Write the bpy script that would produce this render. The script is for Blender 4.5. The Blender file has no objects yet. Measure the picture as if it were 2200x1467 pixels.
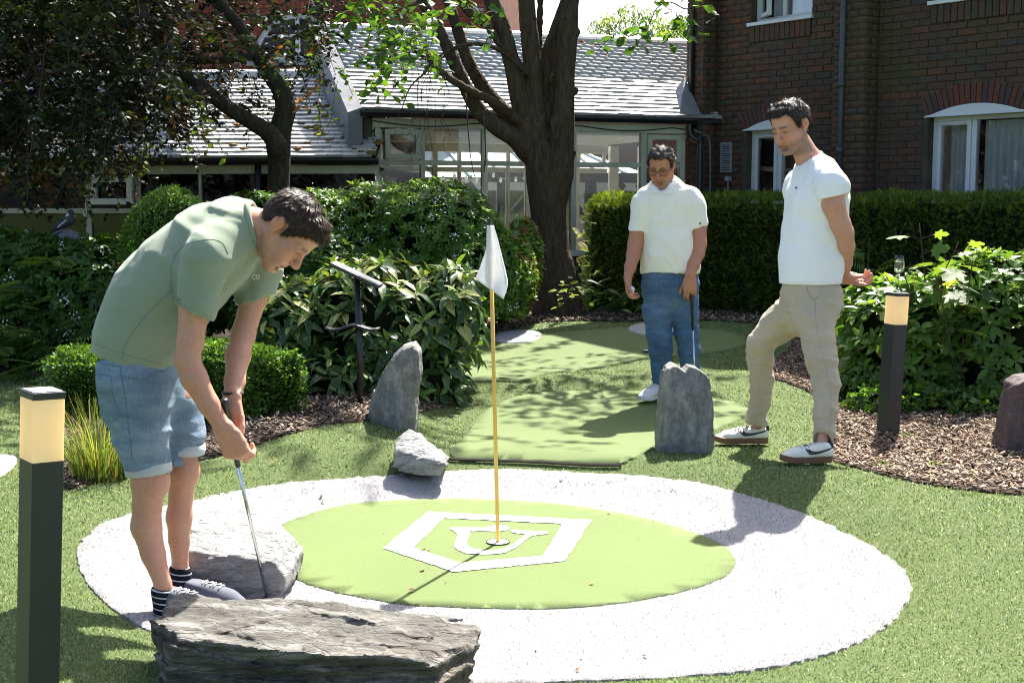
import bpy, bmesh, math, random
import numpy as np
from mathutils import Vector, Matrix, Quaternion
from mathutils.geometry import delaunay_2d_cdt, tessellate_polygon

random.seed(7)
RNG = np.random.default_rng(11)
SC = bpy.context.scene
COL = SC.collection

# ---------------------------------------------------------------- camera
F, CU, CV, CAMH = 2750.0, 1100.0, 733.5, 1.34
PITCH = math.atan((733.5 - 440.0) / F)
cam = bpy.data.cameras.new("camera")
cam.sensor_width = 36.0
cam.lens = 45.0
cam.clip_start = 0.05
cam.clip_end = 600.0
cam_o = bpy.data.objects.new("camera", cam)
COL.objects.link(cam_o)
cam_o.location = (0, 0, CAMH)
cam_o.rotation_euler = (math.pi / 2 - PITCH, 0, 0)
SC.camera = cam_o

# ---------------------------------------------------------------- light
SUN_EL = math.radians(52.5)
SUN_AZ = math.atan2(0.38, 0.925)
SUN_DIR = Vector((math.sin(SUN_AZ) * math.cos(SUN_EL), math.cos(SUN_AZ) * math.cos(SUN_EL), math.sin(SUN_EL)))
w = bpy.data.worlds.new("World")
SC.world = w
w.use_nodes = True
nt = w.node_tree
for n in list(nt.nodes):
    nt.nodes.remove(n)
sky = nt.nodes.new("ShaderNodeTexSky")
sky.sky_type = 'NISHITA'
sky.sun_disc = False
sky.sun_elevation = SUN_EL
sky.sun_rotation = SUN_AZ
sky.altitude = 50
sky.air_density = 0.7
sky.dust_density = 3.0
sky.ozone_density = 1.0
bg = nt.nodes.new("ShaderNodeBackground")
bg.inputs[1].default_value = 0.1
wo = nt.nodes.new("ShaderNodeOutputWorld")
nt.links.new(sky.outputs[0], bg.inputs[0])
nt.links.new(bg.outputs[0], wo.inputs[0])
sun = bpy.data.lights.new("sun", 'SUN')
sun.energy = 5.0
sun.angle = math.radians(0.53)
sun.color = (1.0, 0.955, 0.88)
sun_o = bpy.data.objects.new("sun", sun)
COL.objects.link(sun_o)
sun_o.location = (6, 14, 22)
sun_o.rotation_euler = SUN_DIR.to_track_quat('Z', 'Y').to_euler()

vs = SC.view_settings
vs.view_transform = 'Standard'
vs.look = 'None'
vs.exposure = 1.95
vs.gamma = 1.0
vs.use_curve_mapping = False
SC.cycles.use_denoising = True
SC.cycles.filter_width = 1.05
SC.cycles.max_bounces = 10
SC.cycles.diffuse_bounces = 4
SC.cycles.glossy_bounces = 3
SC.cycles.transmission_bounces = 6
SC.cycles.transparent_max_bounces = 12
SC.cycles.sample_clamp_indirect = 8.0
SC.cycles.caustics_reflective = False
SC.cycles.caustics_refractive = False

# ---------------------------------------------------------------- helpers
_cp, _sp = math.cos(PITCH), math.sin(PITCH)


def ray(u, v):
    x = (u - CU) / F
    y = (CV - v) / F
    return (x, _cp + y * _sp, -_sp + y * _cp)


def at(u, v, d):
    """world point seen at photo pixel (u, v), d metres in front of the camera"""
    r = ray(u, v)
    t = d / r[1]
    return Vector((r[0] * t, d, CAMH + r[2] * t))


def sst(a, b, x):
    t = np.clip((np.asarray(x, float) - a) / (b - a), 0, 1)
    return t * t * (3 - 2 * t)


def vnoise(P, seed=0):
    P = np.asarray(P, float)
    i = np.floor(P).astype(np.int64)
    f = P - i
    f = f * f * (3 - 2 * f)
    out = 0

    def hh(a, b, c):
        n = (a * 374761393 + b * 668265263 + c * 1440662683 + seed * 974634777) & 0xffffffff
        n = ((n ^ (n >> 13)) * 1274126177) & 0xffffffff
        n = ((n ^ (n >> 16)) * 668265261) & 0xffffffff
        return (n ^ (n >> 15)) / 4294967295.0
    for dx in (0, 1):
        wx = f[..., 0] if dx else 1 - f[..., 0]
        for dy in (0, 1):
            wy = f[..., 1] if dy else 1 - f[..., 1]
            for dz in (0, 1):
                wz = f[..., 2] if dz else 1 - f[..., 2]
                out = out + wx * wy * wz * hh(i[..., 0] + dx, i[..., 1] + dy, i[..., 2] + dz)
    return out * 2 - 1


def fbm(P, octv=4, seed=0, gain=0.5):
    P = np.asarray(P, float)
    a, s, o = 1.0, 0.0, 0.0
    for k in range(octv):
        o = o + a * vnoise(P, seed + k * 17)
        s += a
        a *= gain
        P = P * 2.03
    return o / s


BOWL = (-0.08, 5.02)


def hgt(x, y):
    """ground height"""
    x = np.asarray(x, float)
    y = np.asarray(y, float)
    r = np.hypot((x - BOWL[0]) / 1.55, (y - BOWL[1]) / 1.48)
    z = -0.12 * (1 - sst(0.80, 1.16, r)) + 0.03 * sst(0.95, 1.2, r) * (1 - sst(1.3, 1.9, r))
    z = z + 0.1 * np.exp(-((y - 9.1 - 0.25 * x) / 0.42) ** 2) * sst(-0.9, -0.2, x) * (1 - sst(1.6, 2.6, x))
    z = z + 0.09 * np.exp(-(((x - 2.4) / 0.7) ** 2 + ((y - 5.2) / 0.9) ** 2))
    z = z + 0.17 * sst(9.5, 12.8, y)
    z = z + 0.14 * sst(6.0, 7.2, y) * (1 - sst(8.6, 9.6, y)) * (1 - sst(-0.95, -0.25, x)) * sst(-2.2, -1.3, x)
    P = np.stack([x * 0.55, y * 0.55, x * 0 + 3.3], -1)
    z = z + 0.035 * vnoise(P, 5) * sst(1.05, 1.5, r) * (1 - sst(12.0, 13.8, y)) * (1 - sst(6.0, 7.0, np.abs(x)))
    return z


def gp(u, v, z0=0.0):
    """ground point seen at a photo pixel"""
    r = ray(u, v)
    z = z0
    for _ in range(25):
        t = (z - CAMH) / r[2]
        z = 0.5 * z + 0.5 * float(hgt(r[0] * t, r[1] * t))
    t = (z - CAMH) / r[2]
    return Vector((r[0] * t, r[1] * t, float(hgt(r[0] * t, r[1] * t))))


def tag(o, label=None, cat=None, group=None, kind=None):
    if label:
        o["label"] = label
    if cat:
        o["category"] = cat
    if group:
        o["group"] = group
    if kind:
        o["kind"] = kind
    return o


def link(o, parent=None):
    COL.objects.link(o)
    if parent is not None:
        o.parent = parent
    return o


def empty(name, loc=(0, 0, 0), rz=0.0):
    o = bpy.data.objects.new(name, None)
    o.empty_display_size = 0.1
    o.location = loc
    o.rotation_euler = (0, 0, rz)
    return link(o)


def np_mesh(name, V, faces, mats=None, smooth=True, col=None, midx=None, uv=None):
    """faces: (n,3) or (n,4) int array"""
    V = np.asarray(V, np.float32)
    Fc = np.asarray(faces, np.int32)
    me = bpy.data.meshes.new(name)
    n, k = Fc.shape
    me.vertices.add(len(V))
    me.vertices.foreach_set("co", V.ravel())
    me.loops.add(n * k)
    me.loops.foreach_set("vertex_index", Fc.ravel())
    me.polygons.add(n)
    me.polygons.foreach_set("loop_start", np.arange(0, n * k, k, dtype=np.int32))
    if smooth:
        me.polygons.foreach_set("use_smooth", np.ones(n, bool))
    if midx is not None:
        me.polygons.foreach_set("material_index", np.asarray(midx, np.int32))
    me.update(calc_edges=True)
    if col is not None:
        c = np.asarray(col, np.float32)
        if c.shape[1] == 3:
            c = np.concatenate([c, np.ones((len(c), 1), np.float32)], 1)
        a = me.attributes.new("Col", 'FLOAT_COLOR', 'POINT')
        a.data.foreach_set("color", c.ravel())
    for m in (mats or []):
        me.materials.append(m)
    return me


def mobj(name, me, parent=None):
    return link(bpy.data.objects.new(name, me), parent)


class MB:
    """collects polygons of one part"""

    def __init__(s):
        s.v, s.f, s.c = [], [], []

    def quad(s, *pts):
        b = len(s.v)
        s.v += [tuple(p) for p in pts]
        s.f.append(tuple(range(b, b + len(pts))))
        return s

    def box(s, x0, x1, y0, y1, z0, z1, M=None):
        b = len(s.v)
        P = [(x0, y0, z0), (x1, y0, z0), (x1, y1, z0), (x0, y1, z0), (x0, y0, z1), (x1, y0, z1), (x1, y1, z1), (x0, y1, z1)]
        if M is not None:
            P = [tuple(M @ Vector(p)) for p in P]
        s.v += P
        for q in ((3, 2, 1, 0), (4, 5, 6, 7), (0, 1, 5, 4), (1, 2, 6, 5), (2, 3, 7, 6), (3, 0, 4, 7)):
            s.f.append(tuple(b + i for i in q))
        return s

    def bar(s, a, b, wd, dp, up=(0, 0, 1)):
        a, b = Vector(a), Vector(b)
        z = (b - a)
        L = z.length
        z = z / L
        x = Vector(up).cross(z)
        if x.length < 1e-4:
            x = Vector((1, 0, 0)).cross(z)
        x.normalize()
        y = z.cross(x)
        M = Matrix((x, y, z)).transposed().to_4x4()
        M.translation = a
        return s.box(-wd / 2, wd / 2, -dp / 2, dp / 2, 0, L, M)

    def tube(s, pts, rad, seg=8, cap=True, wob=0.0, seed=0):
        pts = [Vector(p) for p in pts]
        n = len(pts)
        if not hasattr(rad, '__len__'):
            rad = [rad] * n
        b = len(s.v)
        t0 = (pts[1] - pts[0]).normalized()
        x = t0.orthogonal().normalized()
        rr = random.Random(seed)
        for i in range(n):
            t = (pts[min(i + 1, n - 1)] - pts[max(i - 1, 0)]).normalized()
            x = (x - t * x.dot(t)).normalized()
            y = t.cross(x)
            for k in range(seg):
                a = 2 * math.pi * k / seg
                r = rad[i] * (1 + wob * (rr.random() - 0.5) * 2)
                s.v.append(tuple(pts[i] + (x * math.cos(a) + y * math.sin(a)) * r))
        for i in range(n - 1):
            for k in range(seg):
                s.f.append((b + i * seg + k, b + i * seg + (k + 1) % seg, b + (i + 1) * seg + (k + 1) % seg, b + (i + 1) * seg + k))
        if cap:
            s.f.append(tuple(b + k for k in reversed(range(seg))))
            s.f.append(tuple(b + (n - 1) * seg + k for k in range(seg)))
        return s

    def lathe(s, prof, c=(0, 0, 0), seg=20):
        b = len(s.v)
        for (r, z) in prof:
            for k in range(seg):
                a = 2 * math.pi * k / seg
                s.v.append((c[0] + r * math.cos(a), c[1] + r * math.sin(a), c[2] + z))
        for i in range(len(prof) - 1):
            for k in range(seg):
                s.f.append((b + i * seg + k, b + i * seg + (k + 1) % seg, b + (i + 1) * seg + (k + 1) % seg, b + (i + 1) * seg + k))
        return s

    def build(s, name, m, parent=None, smooth=False, bevel=0.0, auto=False):
        me = bpy.data.meshes.new(name)
        me.from_pydata(s.v, [], s.f)
        if smooth:
            me.polygons.foreach_set("use_smooth", np.ones(len(me.polygons), bool))
        if m is not None:
            for mm in (m if isinstance(m, (list, tuple)) else [m]):
                me.materials.append(mm)
        o = mobj(name, me, parent)
        if bevel:
            bv = o.modifiers.new("bevel", 'BEVEL')
            bv.width = bevel
            bv.segments = 2
            bv.limit_method = 'ANGLE'
        return o


def catmull(P, n=6):
    """smooth polyline through tuples of any length"""
    P = [np.array(p, float) for p in P]
    Q = [2 * P[0] - P[1]] + P + [2 * P[-1] - P[-2]]
    out = []
    for i in range(1, len(Q) - 2):
        for k in range(n):
            t = k / n
            a, b, c, d = Q[i - 1], Q[i], Q[i + 1], Q[i + 2]
            out.append(0.5 * ((2 * b) + (-a + c) * t + (2 * a - 5 * b + 4 * c - d) * t * t + (-a + 3 * b - 3 * c + d) * t ** 3))
    out.append(P[-1])
    return out


def closed_smooth(P, n=5):
    P = [np.array(p, float) for p in P]
    m = len(P)
    out = []
    for i in range(m):
        a, b, c, d = P[i - 1], P[i], P[(i + 1) % m], P[(i + 2) % m]
        for k in range(n):
            t = k / n
            out.append(0.5 * ((2 * b) + (-a + c) * t + (2 * a - 5 * b + 4 * c - d) * t * t + (-a + 3 * b - 3 * c + d) * t ** 3))
    return out


def inpoly(x, y, poly):
    x = np.asarray(x)
    y = np.asarray(y)
    c = np.zeros(x.shape, bool)
    P = np.asarray(poly)
    j = len(P) - 1
    for i in range(len(P)):
        xi, yi, xj, yj = P[i, 0], P[i, 1], P[j, 0], P[j, 1]
        if yi != yj:
            m = ((yi > y) != (yj > y)) & (x < (xj - xi) * (y - yi) / (yj - yi) + xi)
            c ^= m
        j = i
    return c


# ---------------------------------------------------------------- materials
class N:
    """tiny node-tree writer"""

    def __init__(s, name):
        s.m = bpy.data.materials.new(name)
        s.m.use_nodes = True
        s.t = s.m.node_tree
        for n in list(s.t.nodes):
            s.t.nodes.remove(n)
        s.out = s.t.nodes.new("ShaderNodeOutputMaterial")

    def n(s, typ, **kw):
        nd = s.t.nodes.new("ShaderNode" + typ)
        for k, v in kw.items():
            setattr(nd, k, v)
        return nd

    def l(s, a, b):
        s.t.links.new(a, b)

    def coord(s, kind="Object", scale=(1, 1, 1), rot=(0, 0, 0)):
        c = s.n("TexCoord")
        mp = s.n("Mapping")
        mp.inputs["Scale"].default_value = scale
        mp.inputs["Rotation"].default_value = rot
        s.l(c.outputs[kind], mp.inputs[0])
        return mp.outputs[0]

    def noise(s, vec, scale, detail=4, rough=0.55, dist=0.0):
        t = s.n("TexNoise")
        t.inputs["Scale"].default_value = scale
        t.inputs["Detail"].default_value = detail
        t.inputs["Roughness"].default_value = rough
        t.inputs["Distortion"].default_value = dist
        if vec is not None:
            s.l(vec, t.inputs["Vector"])
        return t.outputs["Fac"]

    def vor(s, vec, scale, feature='F1', rand=1.0):
        t = s.n("TexVoronoi", feature=feature)
        t.inputs["Scale"].default_value = scale
        t.inputs["Randomness"].default_value = rand
        s.l(vec, t.inputs["Vector"])
        return t

    def ramp(s, fac, stops, interp='LINEAR'):
        r = s.n("ValToRGB")
        cr = r.color_ramp
        cr.interpolation = interp
        while len(cr.elements) < len(stops):
            cr.elements.new(0.5)
        for e, (p, c) in zip(cr.elements, stops):
            e.position = p
            e.color = (c[0], c[1], c[2], 1) if hasattr(c, '__len__') else (c, c, c, 1)
        s.l(fac, r.inputs[0])
        return r.outputs[0]

    def mix(s, fac, a, b, typ='MIX'):
        m = s.n("Mix", data_type='RGBA', blend_type=typ)
        for sock, val in ((m.inputs["Factor"], fac), (m.inputs["A"], a), (m.inputs["B"], b)):
            if sock.type == 'RGBA' or True:
                pass
        ins = [i for i in m.inputs if i.enabled]
        for sock, val in zip(ins, (fac, a, b)):
            if hasattr(val, "is_output"):
                s.l(val, sock)
            elif hasattr(val, '__len__'):
                sock.default_value = (*val[:3], 1)
            else:
                sock.default_value = val
        return [o for o in m.outputs if o.enabled][0]

    def math(s, op, a, b=None):
        m = s.n("Math", operation=op)
        for sock, val in zip(m.inputs, (a, b)):
            if val is None:
                continue
            if hasattr(val, "is_output"):
                s.l(val, sock)
            else:
                sock.default_value = val
        return m.outputs[0]

    def bump(s, h, strength=0.3, dist=0.01, normal=None):
        b = s.n("Bump")
        b.inputs["Strength"].default_value = strength
        b.inputs["Distance"].default_value = dist
        s.l(h, b.inputs["Height"])
        if normal is not None:
            s.l(normal, b.inputs["Normal"])
        return b.outputs[0]

    def bsdf(s, base, rough=0.6, spec=0.5, normal=None, metal=0.0, **kw):
        p = s.n("BsdfPrincipled")

        def put(nm, val):
            sock = p.inputs[nm]
            if hasattr(val, "is_output"):
                s.l(val, sock)
            elif hasattr(val, '__len__') and sock.type == 'RGBA':
                sock.default_value = (*val[:3], 1)
            else:
                sock.default_value = val
        put("Base Color", base)
        put("Roughness", rough)
        put("Specular IOR Level", spec)
        put("Metallic", metal)
        if normal is not None:
            s.l(normal, p.inputs["Normal"])
        for k, v in kw.items():
            put(k.replace("_", " "), v)
        return p.outputs[0]

    def done(s, shader):
        s.l(shader, s.out.inputs[0])
        return s.m


def simple(name, base, rough=0.6, spec=0.5, var=0.12, scale=8.0, bump=0.0, bscale=60.0, metal=0.0, bdist=0.004):
    k = N(name)
    v = k.coord()
    f = k.noise(v, scale, 5)
    c = k.ramp(f, [(0.3, [x * (1 - var) for x in base]), (0.7, [min(1, x * (1 + var)) for x in base])])
    nm = None
    if bump:
        nm = k.bump(k.noise(v, bscale, 4), bump, bdist)
    return k.done(k.bsdf(c, rough, spec, nm, metal))


def leaf_mat(name, tint=(1, 1, 1), rough=0.4, trans=0.35, spec=0.22, use_random=False, base=None, spots=None):
    """leaf: attribute colour (or own colour varied per object) with light passing through"""
    k = N(name)
    if use_random:
        oi = k.n("ObjectInfo")
        c = k.ramp(oi.outputs["Random"], base)
    else:
        a = k.n("Attribute", attribute_name="Col")
        c = a.outputs["Color"]
    if spots is not None:
        vz = k.vor(k.coord("Object"), spots[0])
        vz2 = k.noise(k.coord("Object"), spots[0] * 0.3, 2)
        fac = k.math('MULTIPLY', k.ramp(vz.outputs["Distance"], [(spots[1], 1.0), (spots[1] + 0.08, 0.0)]), k.ramp(vz2, [(0.42, 0.0), (0.55, 1.0)]))
        c = k.mix(fac, c, spots[2])
    p = k.bsdf(c, rough, spec)
    t = k.n("BsdfTranslucent")
    tc = k.mix(1.0, c, (1.6 * tint[0], 1.5 * tint[1], 0.5 * tint[2]), 'MULTIPLY')
    k.l(tc, t.inputs[0])
    ms = k.n("MixShader")
    ms.inputs[0].default_value = trans
    k.l(p, ms.inputs[1])
    k.l(t.outputs[0], ms.inputs[2])
    return k.done(ms.outputs[0])


def glass_mat(name, tint=(0.86, 0.9, 0.88), rough=0.02, refl=1.0):
    k = N(name)
    tr = k.n("BsdfTransparent")
    tr.inputs[0].default_value = (*tint, 1)
    gl = k.n("BsdfGlossy")
    gl.inputs["Roughness"].default_value = rough
    fr = k.n("Fresnel")
    fr.inputs[0].default_value = 1.55
    nz = k.bump(k.noise(k.coord(), 1.3, 2), 0.06, 0.02)
    k.l(nz, gl.inputs["Normal"])
    fac = k.math('MULTIPLY', fr.outputs[0], 1.6 * refl)
    ms = k.n("MixShader")
    k.l(fac, ms.inputs[0])
    k.l(tr.outputs[0], ms.inputs[1])
    k.l(gl.outputs[0], ms.inputs[2])
    return k.done(ms.outputs[0])
# ================================================================ ground
RING_PX = [(165, 1200), (175, 1170), (215, 1130), (280, 1107), (340, 1092), (410, 1080), (470, 1065), (560, 1048), (650, 1037), (760, 1030), (860, 1021), (960, 1015),
           (1060, 1010), (1160, 1012), (1260, 1019), (1350, 1023), (1430, 1030), (1520, 1043), (1600, 1066), (1680, 1090), (1760, 1120), (1840, 1160), (1900, 1195), (1940, 1228),
           (1955, 1262), (1945, 1302), (1905, 1345), (1840, 1385), (1760, 1413), (1650, 1437), (1520, 1452), (1380, 1461), (1250, 1466), (1150, 1470), (1000, 1476), (850, 1480),
           (700, 1474), (560, 1455), (430, 1415), (330, 1362), (300, 1347), (230, 1300), (185, 1250)]
GREEN_PX = [(575, 1148), (640, 1117), (720, 1093), (800, 1082), (900, 1077), (1000, 1076), (1100, 1079), (1200, 1087), (1300, 1101), (1400, 1121), (1480, 1145), (1540, 1169),
            (1573, 1195), (1578, 1222), (1550, 1248), (1480, 1272), (1390, 1292), (1290, 1306), (1180, 1313), (1070, 1313), (960, 1309), (870, 1304), (790, 1291), (720, 1277),
            (660, 1259), (622, 1237), (588, 1212), (566, 1184), (564, 1165)]
MID_PX = [(970, 981), (985, 953), (1010, 925), (1026, 897), (1071, 868), (1149, 846), (1271, 841), (1374, 843), (1460, 850), (1529, 859), (1578, 866), (1606, 878), (1590, 900), (1545, 922),
          (1480, 940), (1418, 955), (1392, 972), (1355, 990), (1310, 999), (1240, 998), (1150, 992), (1060, 989)]
FAR_PX = [(560, 838), (640, 838), (800, 836), (969, 826), (1063, 820), (1150, 812), (1235, 800), (1300, 789), (1378, 773), (1440, 768), (1500, 764), (1560, 755), (1602, 742), (1604, 728),
          (1560, 712), (1497, 708), (1420, 707), (1325, 706), (1210, 715), (1161, 719), (1100, 728), (1040, 738), (900, 752), (700, 772), (560, 790), (500, 815)]
BUNK1_PX = [(1060, 724), (1085, 713), (1125, 711), (1155, 715), (1163, 723), (1150, 733), (1120, 739), (1085, 738), (1063, 734)]
BUNK2_PX = [(1349, 708), (1365, 699), (1400, 695), (1440, 697), (1460, 704), (1452, 715), (1425, 721), (1390, 722), (1360, 717)]
BUNK3_PX = [(-120, 1000), (-40, 985), (15, 980), (36, 988), (30, 1002), (5, 1022), (-60, 1050), (-160, 1050)]
MULCH_R_PX = [(1650, 800), (1664, 814), (1696, 825), (1742, 846), (1778, 876), (1798, 912), (1793, 950), (1790, 990), (1850, 1009), (1900, 1022), (2000, 1043), (2100, 1056),
              (2200, 1064), (2420, 1075), (2560, 980), (2500, 860), (2300, 780), (1960, 730), (1800, 715), (1725, 722), (1690, 752), (1665, 780)]
MULCH_L_PX = [(136, 1046), (190, 1042), (250, 1032), (330, 1012), (420, 992), (520, 966), (600, 940), (700, 914), (790, 905), (900, 888), (985, 862), (985, 838), (900, 836), (700, 846),
              (640, 853), (570, 862), (420, 868), (240, 880), (150, 900), (124, 960)]
SOIL_PX = [(-700, 830), (-200, 815), (0, 806), (130, 792), (300, 785), (480, 775), (640, 762), (800, 750), (960, 735), (1050, 718), (1085, 706), (1165, 693), (1250, 690), (1350, 692), (1450, 688),
           (1560, 690), (1640, 698), (1700, 712)]


def px_poly(px, n=5, z0=0.0, jit=0.0, seed=1):
    pts = [gp(p[0], p[1], z0) for p in px]
    out = closed_smooth([(p.x, p.y) for p in pts], n)
    if jit:
        r = np.random.default_rng(seed)
        out = [p + r.normal(0, jit, 2) for p in out]
    return np.array(out)


RING = px_poly(RING_PX, 10, jit=0.004)
GREEN = px_poly(GREEN_PX, 12, jit=0.0025)
MID = px_poly(MID_PX, 8, jit=0.004)
FAR = px_poly(FAR_PX, 6, 0.05, jit=0.004)
BUNK1 = px_poly(BUNK1_PX, 5, 0.1)
BUNK2 = px_poly(BUNK2_PX, 5, 0.1)
BUNK3 = px_poly(BUNK3_PX, 5)
MULCH_R = px_poly(MULCH_R_PX, 6, jit=0.006)
MULCH_L = px_poly(MULCH_L_PX, 6, jit=0.006)
_s = [gp(u, v, 0.1) for u, v in SOIL_PX]
SOIL = np.array([(p.x, p.y) for p in _s] + [(6.0, 8.6), (12.0, 7.0), (30, 10), (30, 60), (-30, 60), (-30, 9)])


def turf_mat(name, c0, c1, c2, scale, bump, bd, trans=True):
    k = N(name)
    v = k.coord()
    f1 = k.noise(v, scale, 3, 0.7)
    f2 = k.noise(v, 1.4, 4, 0.6)
    vor = k.vor(v, scale * 1.7)
    c = k.ramp(f1, [(0.3, c0), (0.5, c1), (0.72, c2)])
    c = k.mix(k.ramp(f2, [(0.35, 0.0), (0.75, 0.4)]), c, [x * 0.75 for x in c1])
    h = k.math('ADD', vor.outputs["Distance"], f1)
    return k.done(k.bsdf(c, 0.85, 0.25, k.bump(h, bump, bd)))


M_TURF = turf_mat("turf_backing", (0.055, 0.085, 0.022), (0.135, 0.2, 0.055), (0.27, 0.32, 0.125), 260, 0.9, 0.012)
M_PUTT = turf_mat("putting_turf", (0.075, 0.112, 0.031), (0.122, 0.168, 0.051), (0.177, 0.222, 0.087), 330, 0.55, 0.004)
M_PUTT2 = turf_mat("putting_turf_darker", (0.068, 0.102, 0.031), (0.109, 0.15, 0.047), (0.155, 0.196, 0.076), 330, 0.5, 0.004)  # slightly darker mix for the middle and far greens


def white_turf_mat():
    k = N("white_turf")
    v = k.coord()
    f1 = k.noise(v, 330, 3, 0.75)
    dirt = k.noise(v, 2.2, 6, 0.7)
    spk = k.noise(v, 90, 4, 0.7)
    c = k.ramp(f1, [(0.32, (0.2, 0.19, 0.185)), (0.5, (0.37, 0.36, 0.355)), (0.64, (0.5, 0.49, 0.49))])
    d = k.math('MULTIPLY', k.ramp(dirt, [(0.55, 0.0), (0.75, 0.4)]), k.ramp(spk, [(0.42, 0.0), (0.62, 1.0)]))
    c = k.mix(d, c, (0.27, 0.24, 0.21))
    return k.done(k.bsdf(c, 0.9, 0.2, k.bump(k.math('ADD', f1, spk), 0.8, 0.008)))


M_WHITE = white_turf_mat()
M_PAINT = turf_mat("white_inlay", (0.55, 0.55, 0.55), (0.74, 0.74, 0.74), (0.8, 0.8, 0.8), 380, 0.6, 0.004)


def mulch_mat(name, dark):
    k = N(name)
    v = k.coord()
    vz = k.vor(v, 42)
    f = k.noise(v, 25, 5, 0.7)
    g = k.mix(0.5, vz.outputs["Color"], f)
    c = k.ramp(g, [(0.25, [0.025 * dark, 0.018 * dark, 0.012 * dark]), (0.5, [0.1 * dark, 0.07 * dark, 0.048 * dark]), (0.8, [0.26 * dark, 0.2 * dark, 0.145 * dark])])
    return k.done(k.bsdf(c, 0.95, 0.1, k.bump(k.math('ADD', vz.outputs["Distance"], f), 1.0, 0.03)))


M_MULCH = mulch_mat("bark_mulch", 1.0)
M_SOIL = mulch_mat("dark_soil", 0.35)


def sheet(name, poly, off, m, spacing=0.12, kind="structure"):
    poly = np.asarray(poly)
    lo, hi = poly.min(0), poly.max(0)
    gx, gy = np.meshgrid(np.arange(lo[0], hi[0], spacing), np.arange(lo[1], hi[1], spacing))
    gx = gx.ravel() + RNG.uniform(-0.2, 0.2, gx.size) * spacing
    gy = gy.ravel() + RNG.uniform(-0.2, 0.2, gy.size) * spacing
    k = inpoly(gx, gy, poly)
    pts = [Vector(p) for p in poly] + [Vector((a, b)) for a, b in zip(gx[k], gy[k])]
    n = len(poly)
    vo, eo, fo, *_ = delaunay_2d_cdt(pts, [(i, (i + 1) % n) for i in range(n)], [], 1, 1e-5)
    P = np.array([(p.x, p.y) for p in vo])
    z = hgt(P[:, 0], P[:, 1]) + off
    T = np.array([f for f in fo if len(f) == 3])
    a, b, c = P[T[0, 0]], P[T[0, 1]], P[T[0, 2]]
    if (b[0] - a[0]) * (c[1] - a[1]) - (b[1] - a[1]) * (c[0] - a[0]) < 0:
        T = T[:, ::-1]
    V = np.column_stack([P, z])
    # turned-down edge
    ed = {}
    for t in T:
        for i in range(3):
            ed[(t[i], t[(i + 1) % 3])] = 1
    bd = [e for e in ed if (e[1], e[0]) not in ed]
    k = len(V)
    sk = []
    low = []
    for (i, j) in bd:
        low += [V[i] - (0, 0, 0.05), V[j] - (0, 0, 0.05)]
        sk += [(j, i, k), (j, k, k + 1)]
        k += 2
    V = np.concatenate([V, np.array(low)])
    T = np.concatenate([T, np.array(sk)])
    me = np_mesh(name, V, T, [m])
    o = mobj(name, me)
    o["kind"] = kind
    return o


# the ground itself: fine where the camera looks, coarse out to the horizon
xs = np.concatenate([[-250, -120, -60, -35, -22, -15, -11, -8.5], np.arange(-7, 8.01, 0.075), [9.5, 12, 16, 23, 36, 60, 120, 250]])
ys = np.concatenate([[-150, -70, -30, -14, -7, -3, -1, 0.5, 1.5, 2.2], np.arange(2.6, 14.01, 0.075), [15, 17, 20, 25, 34, 50, 80, 140, 260]])
X, Y = np.meshgrid(xs, ys, indexing='ij')
Z = hgt(X, Y)
nx, ny = X.shape
idx = np.arange(nx * ny).reshape(nx, ny)
fc = np.stack([idx[:-1, :-1], idx[1:, :-1], idx[1:, 1:], idx[:-1, 1:]], -1).reshape(-1, 4)
mobj("ground", np_mesh("ground", np.stack([X, Y, Z], -1).reshape(-1, 3), fc, [M_TURF]))["kind"] = "structure"
tag(bpy.data.objects["ground"], "long pile artificial turf banks round the putting holes")

sheet("soil_bed", SOIL, 0.005, M_SOIL, 0.6)
sheet("mulch_bed", MULCH_R, 0.010, M_MULCH, 0.15)
sheet("mulch_bed", MULCH_L, 0.010, M_MULCH, 0.15)
sheet("bunker_ring", RING, 0.008, M_WHITE, 0.09)
sheet("putting_green", GREEN, 0.012, M_PUTT, 0.1)
sheet("putting_green", MID, 0.008, M_PUTT2, 0.1)
sheet("putting_green", FAR, 0.008, M_PUTT2, 0.15)
sheet("bunker", BUNK1, 0.013, M_WHITE, 0.08)
sheet("bunker", BUNK2, 0.013, M_WHITE, 0.08)
sheet("bunker", BUNK3, 0.013, M_WHITE, 0.08)


def c6(x, y):
    return (740 + x / 3.6667, 1020 + y / 3.6667)


def edge_dense(P, step=0.02, jit=0.0025, closed=True):
    out = []
    n = len(P)
    for i in range(n):
        a, b = np.array(P[i]), np.array(P[(i + 1) % n])
        m = max(1, int(np.linalg.norm(b - a) / step))
        for k in range(m):
            out.append(a + (b - a) * k / m + RNG.normal(0, jit, 2))
    return out


def gxy(p):
    q = gp(*p)
    return (q.x, q.y)


# white badge inlay: pentagon outline with the curled emblem in it
out5 = edge_dense([gxy(c6(*p)) for p in [(660, 312), (1945, 378), (1735, 705), (860, 790), (305, 600)]])
in5 = edge_dense([gxy(c6(*p)) for p in [(785, 362), (1720, 408), (1560, 665), (910, 718), (540, 598)]])
mat_z = lambda P, o: [(p[0], p[1], float(hgt(p[0], p[1])) + o) for p in P]


def inlay(name, loops, off, m, parent):
    L = [[Vector(p) for p in mat_z(l, 0)] for l in loops]
    flat = [v for l in L for v in l]
    tris = tessellate_polygon(L)
    me = bpy.data.meshes.new(name)
    me.from_pydata([(v.x, v.y, v.z + off) for v in flat], [], [tuple(t) for t in tris])
    me.materials.append(m)
    me.update()
    if me.polygons[0].normal.z < 0:
        me.flip_normals()
    return mobj(name, me, parent)


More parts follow.
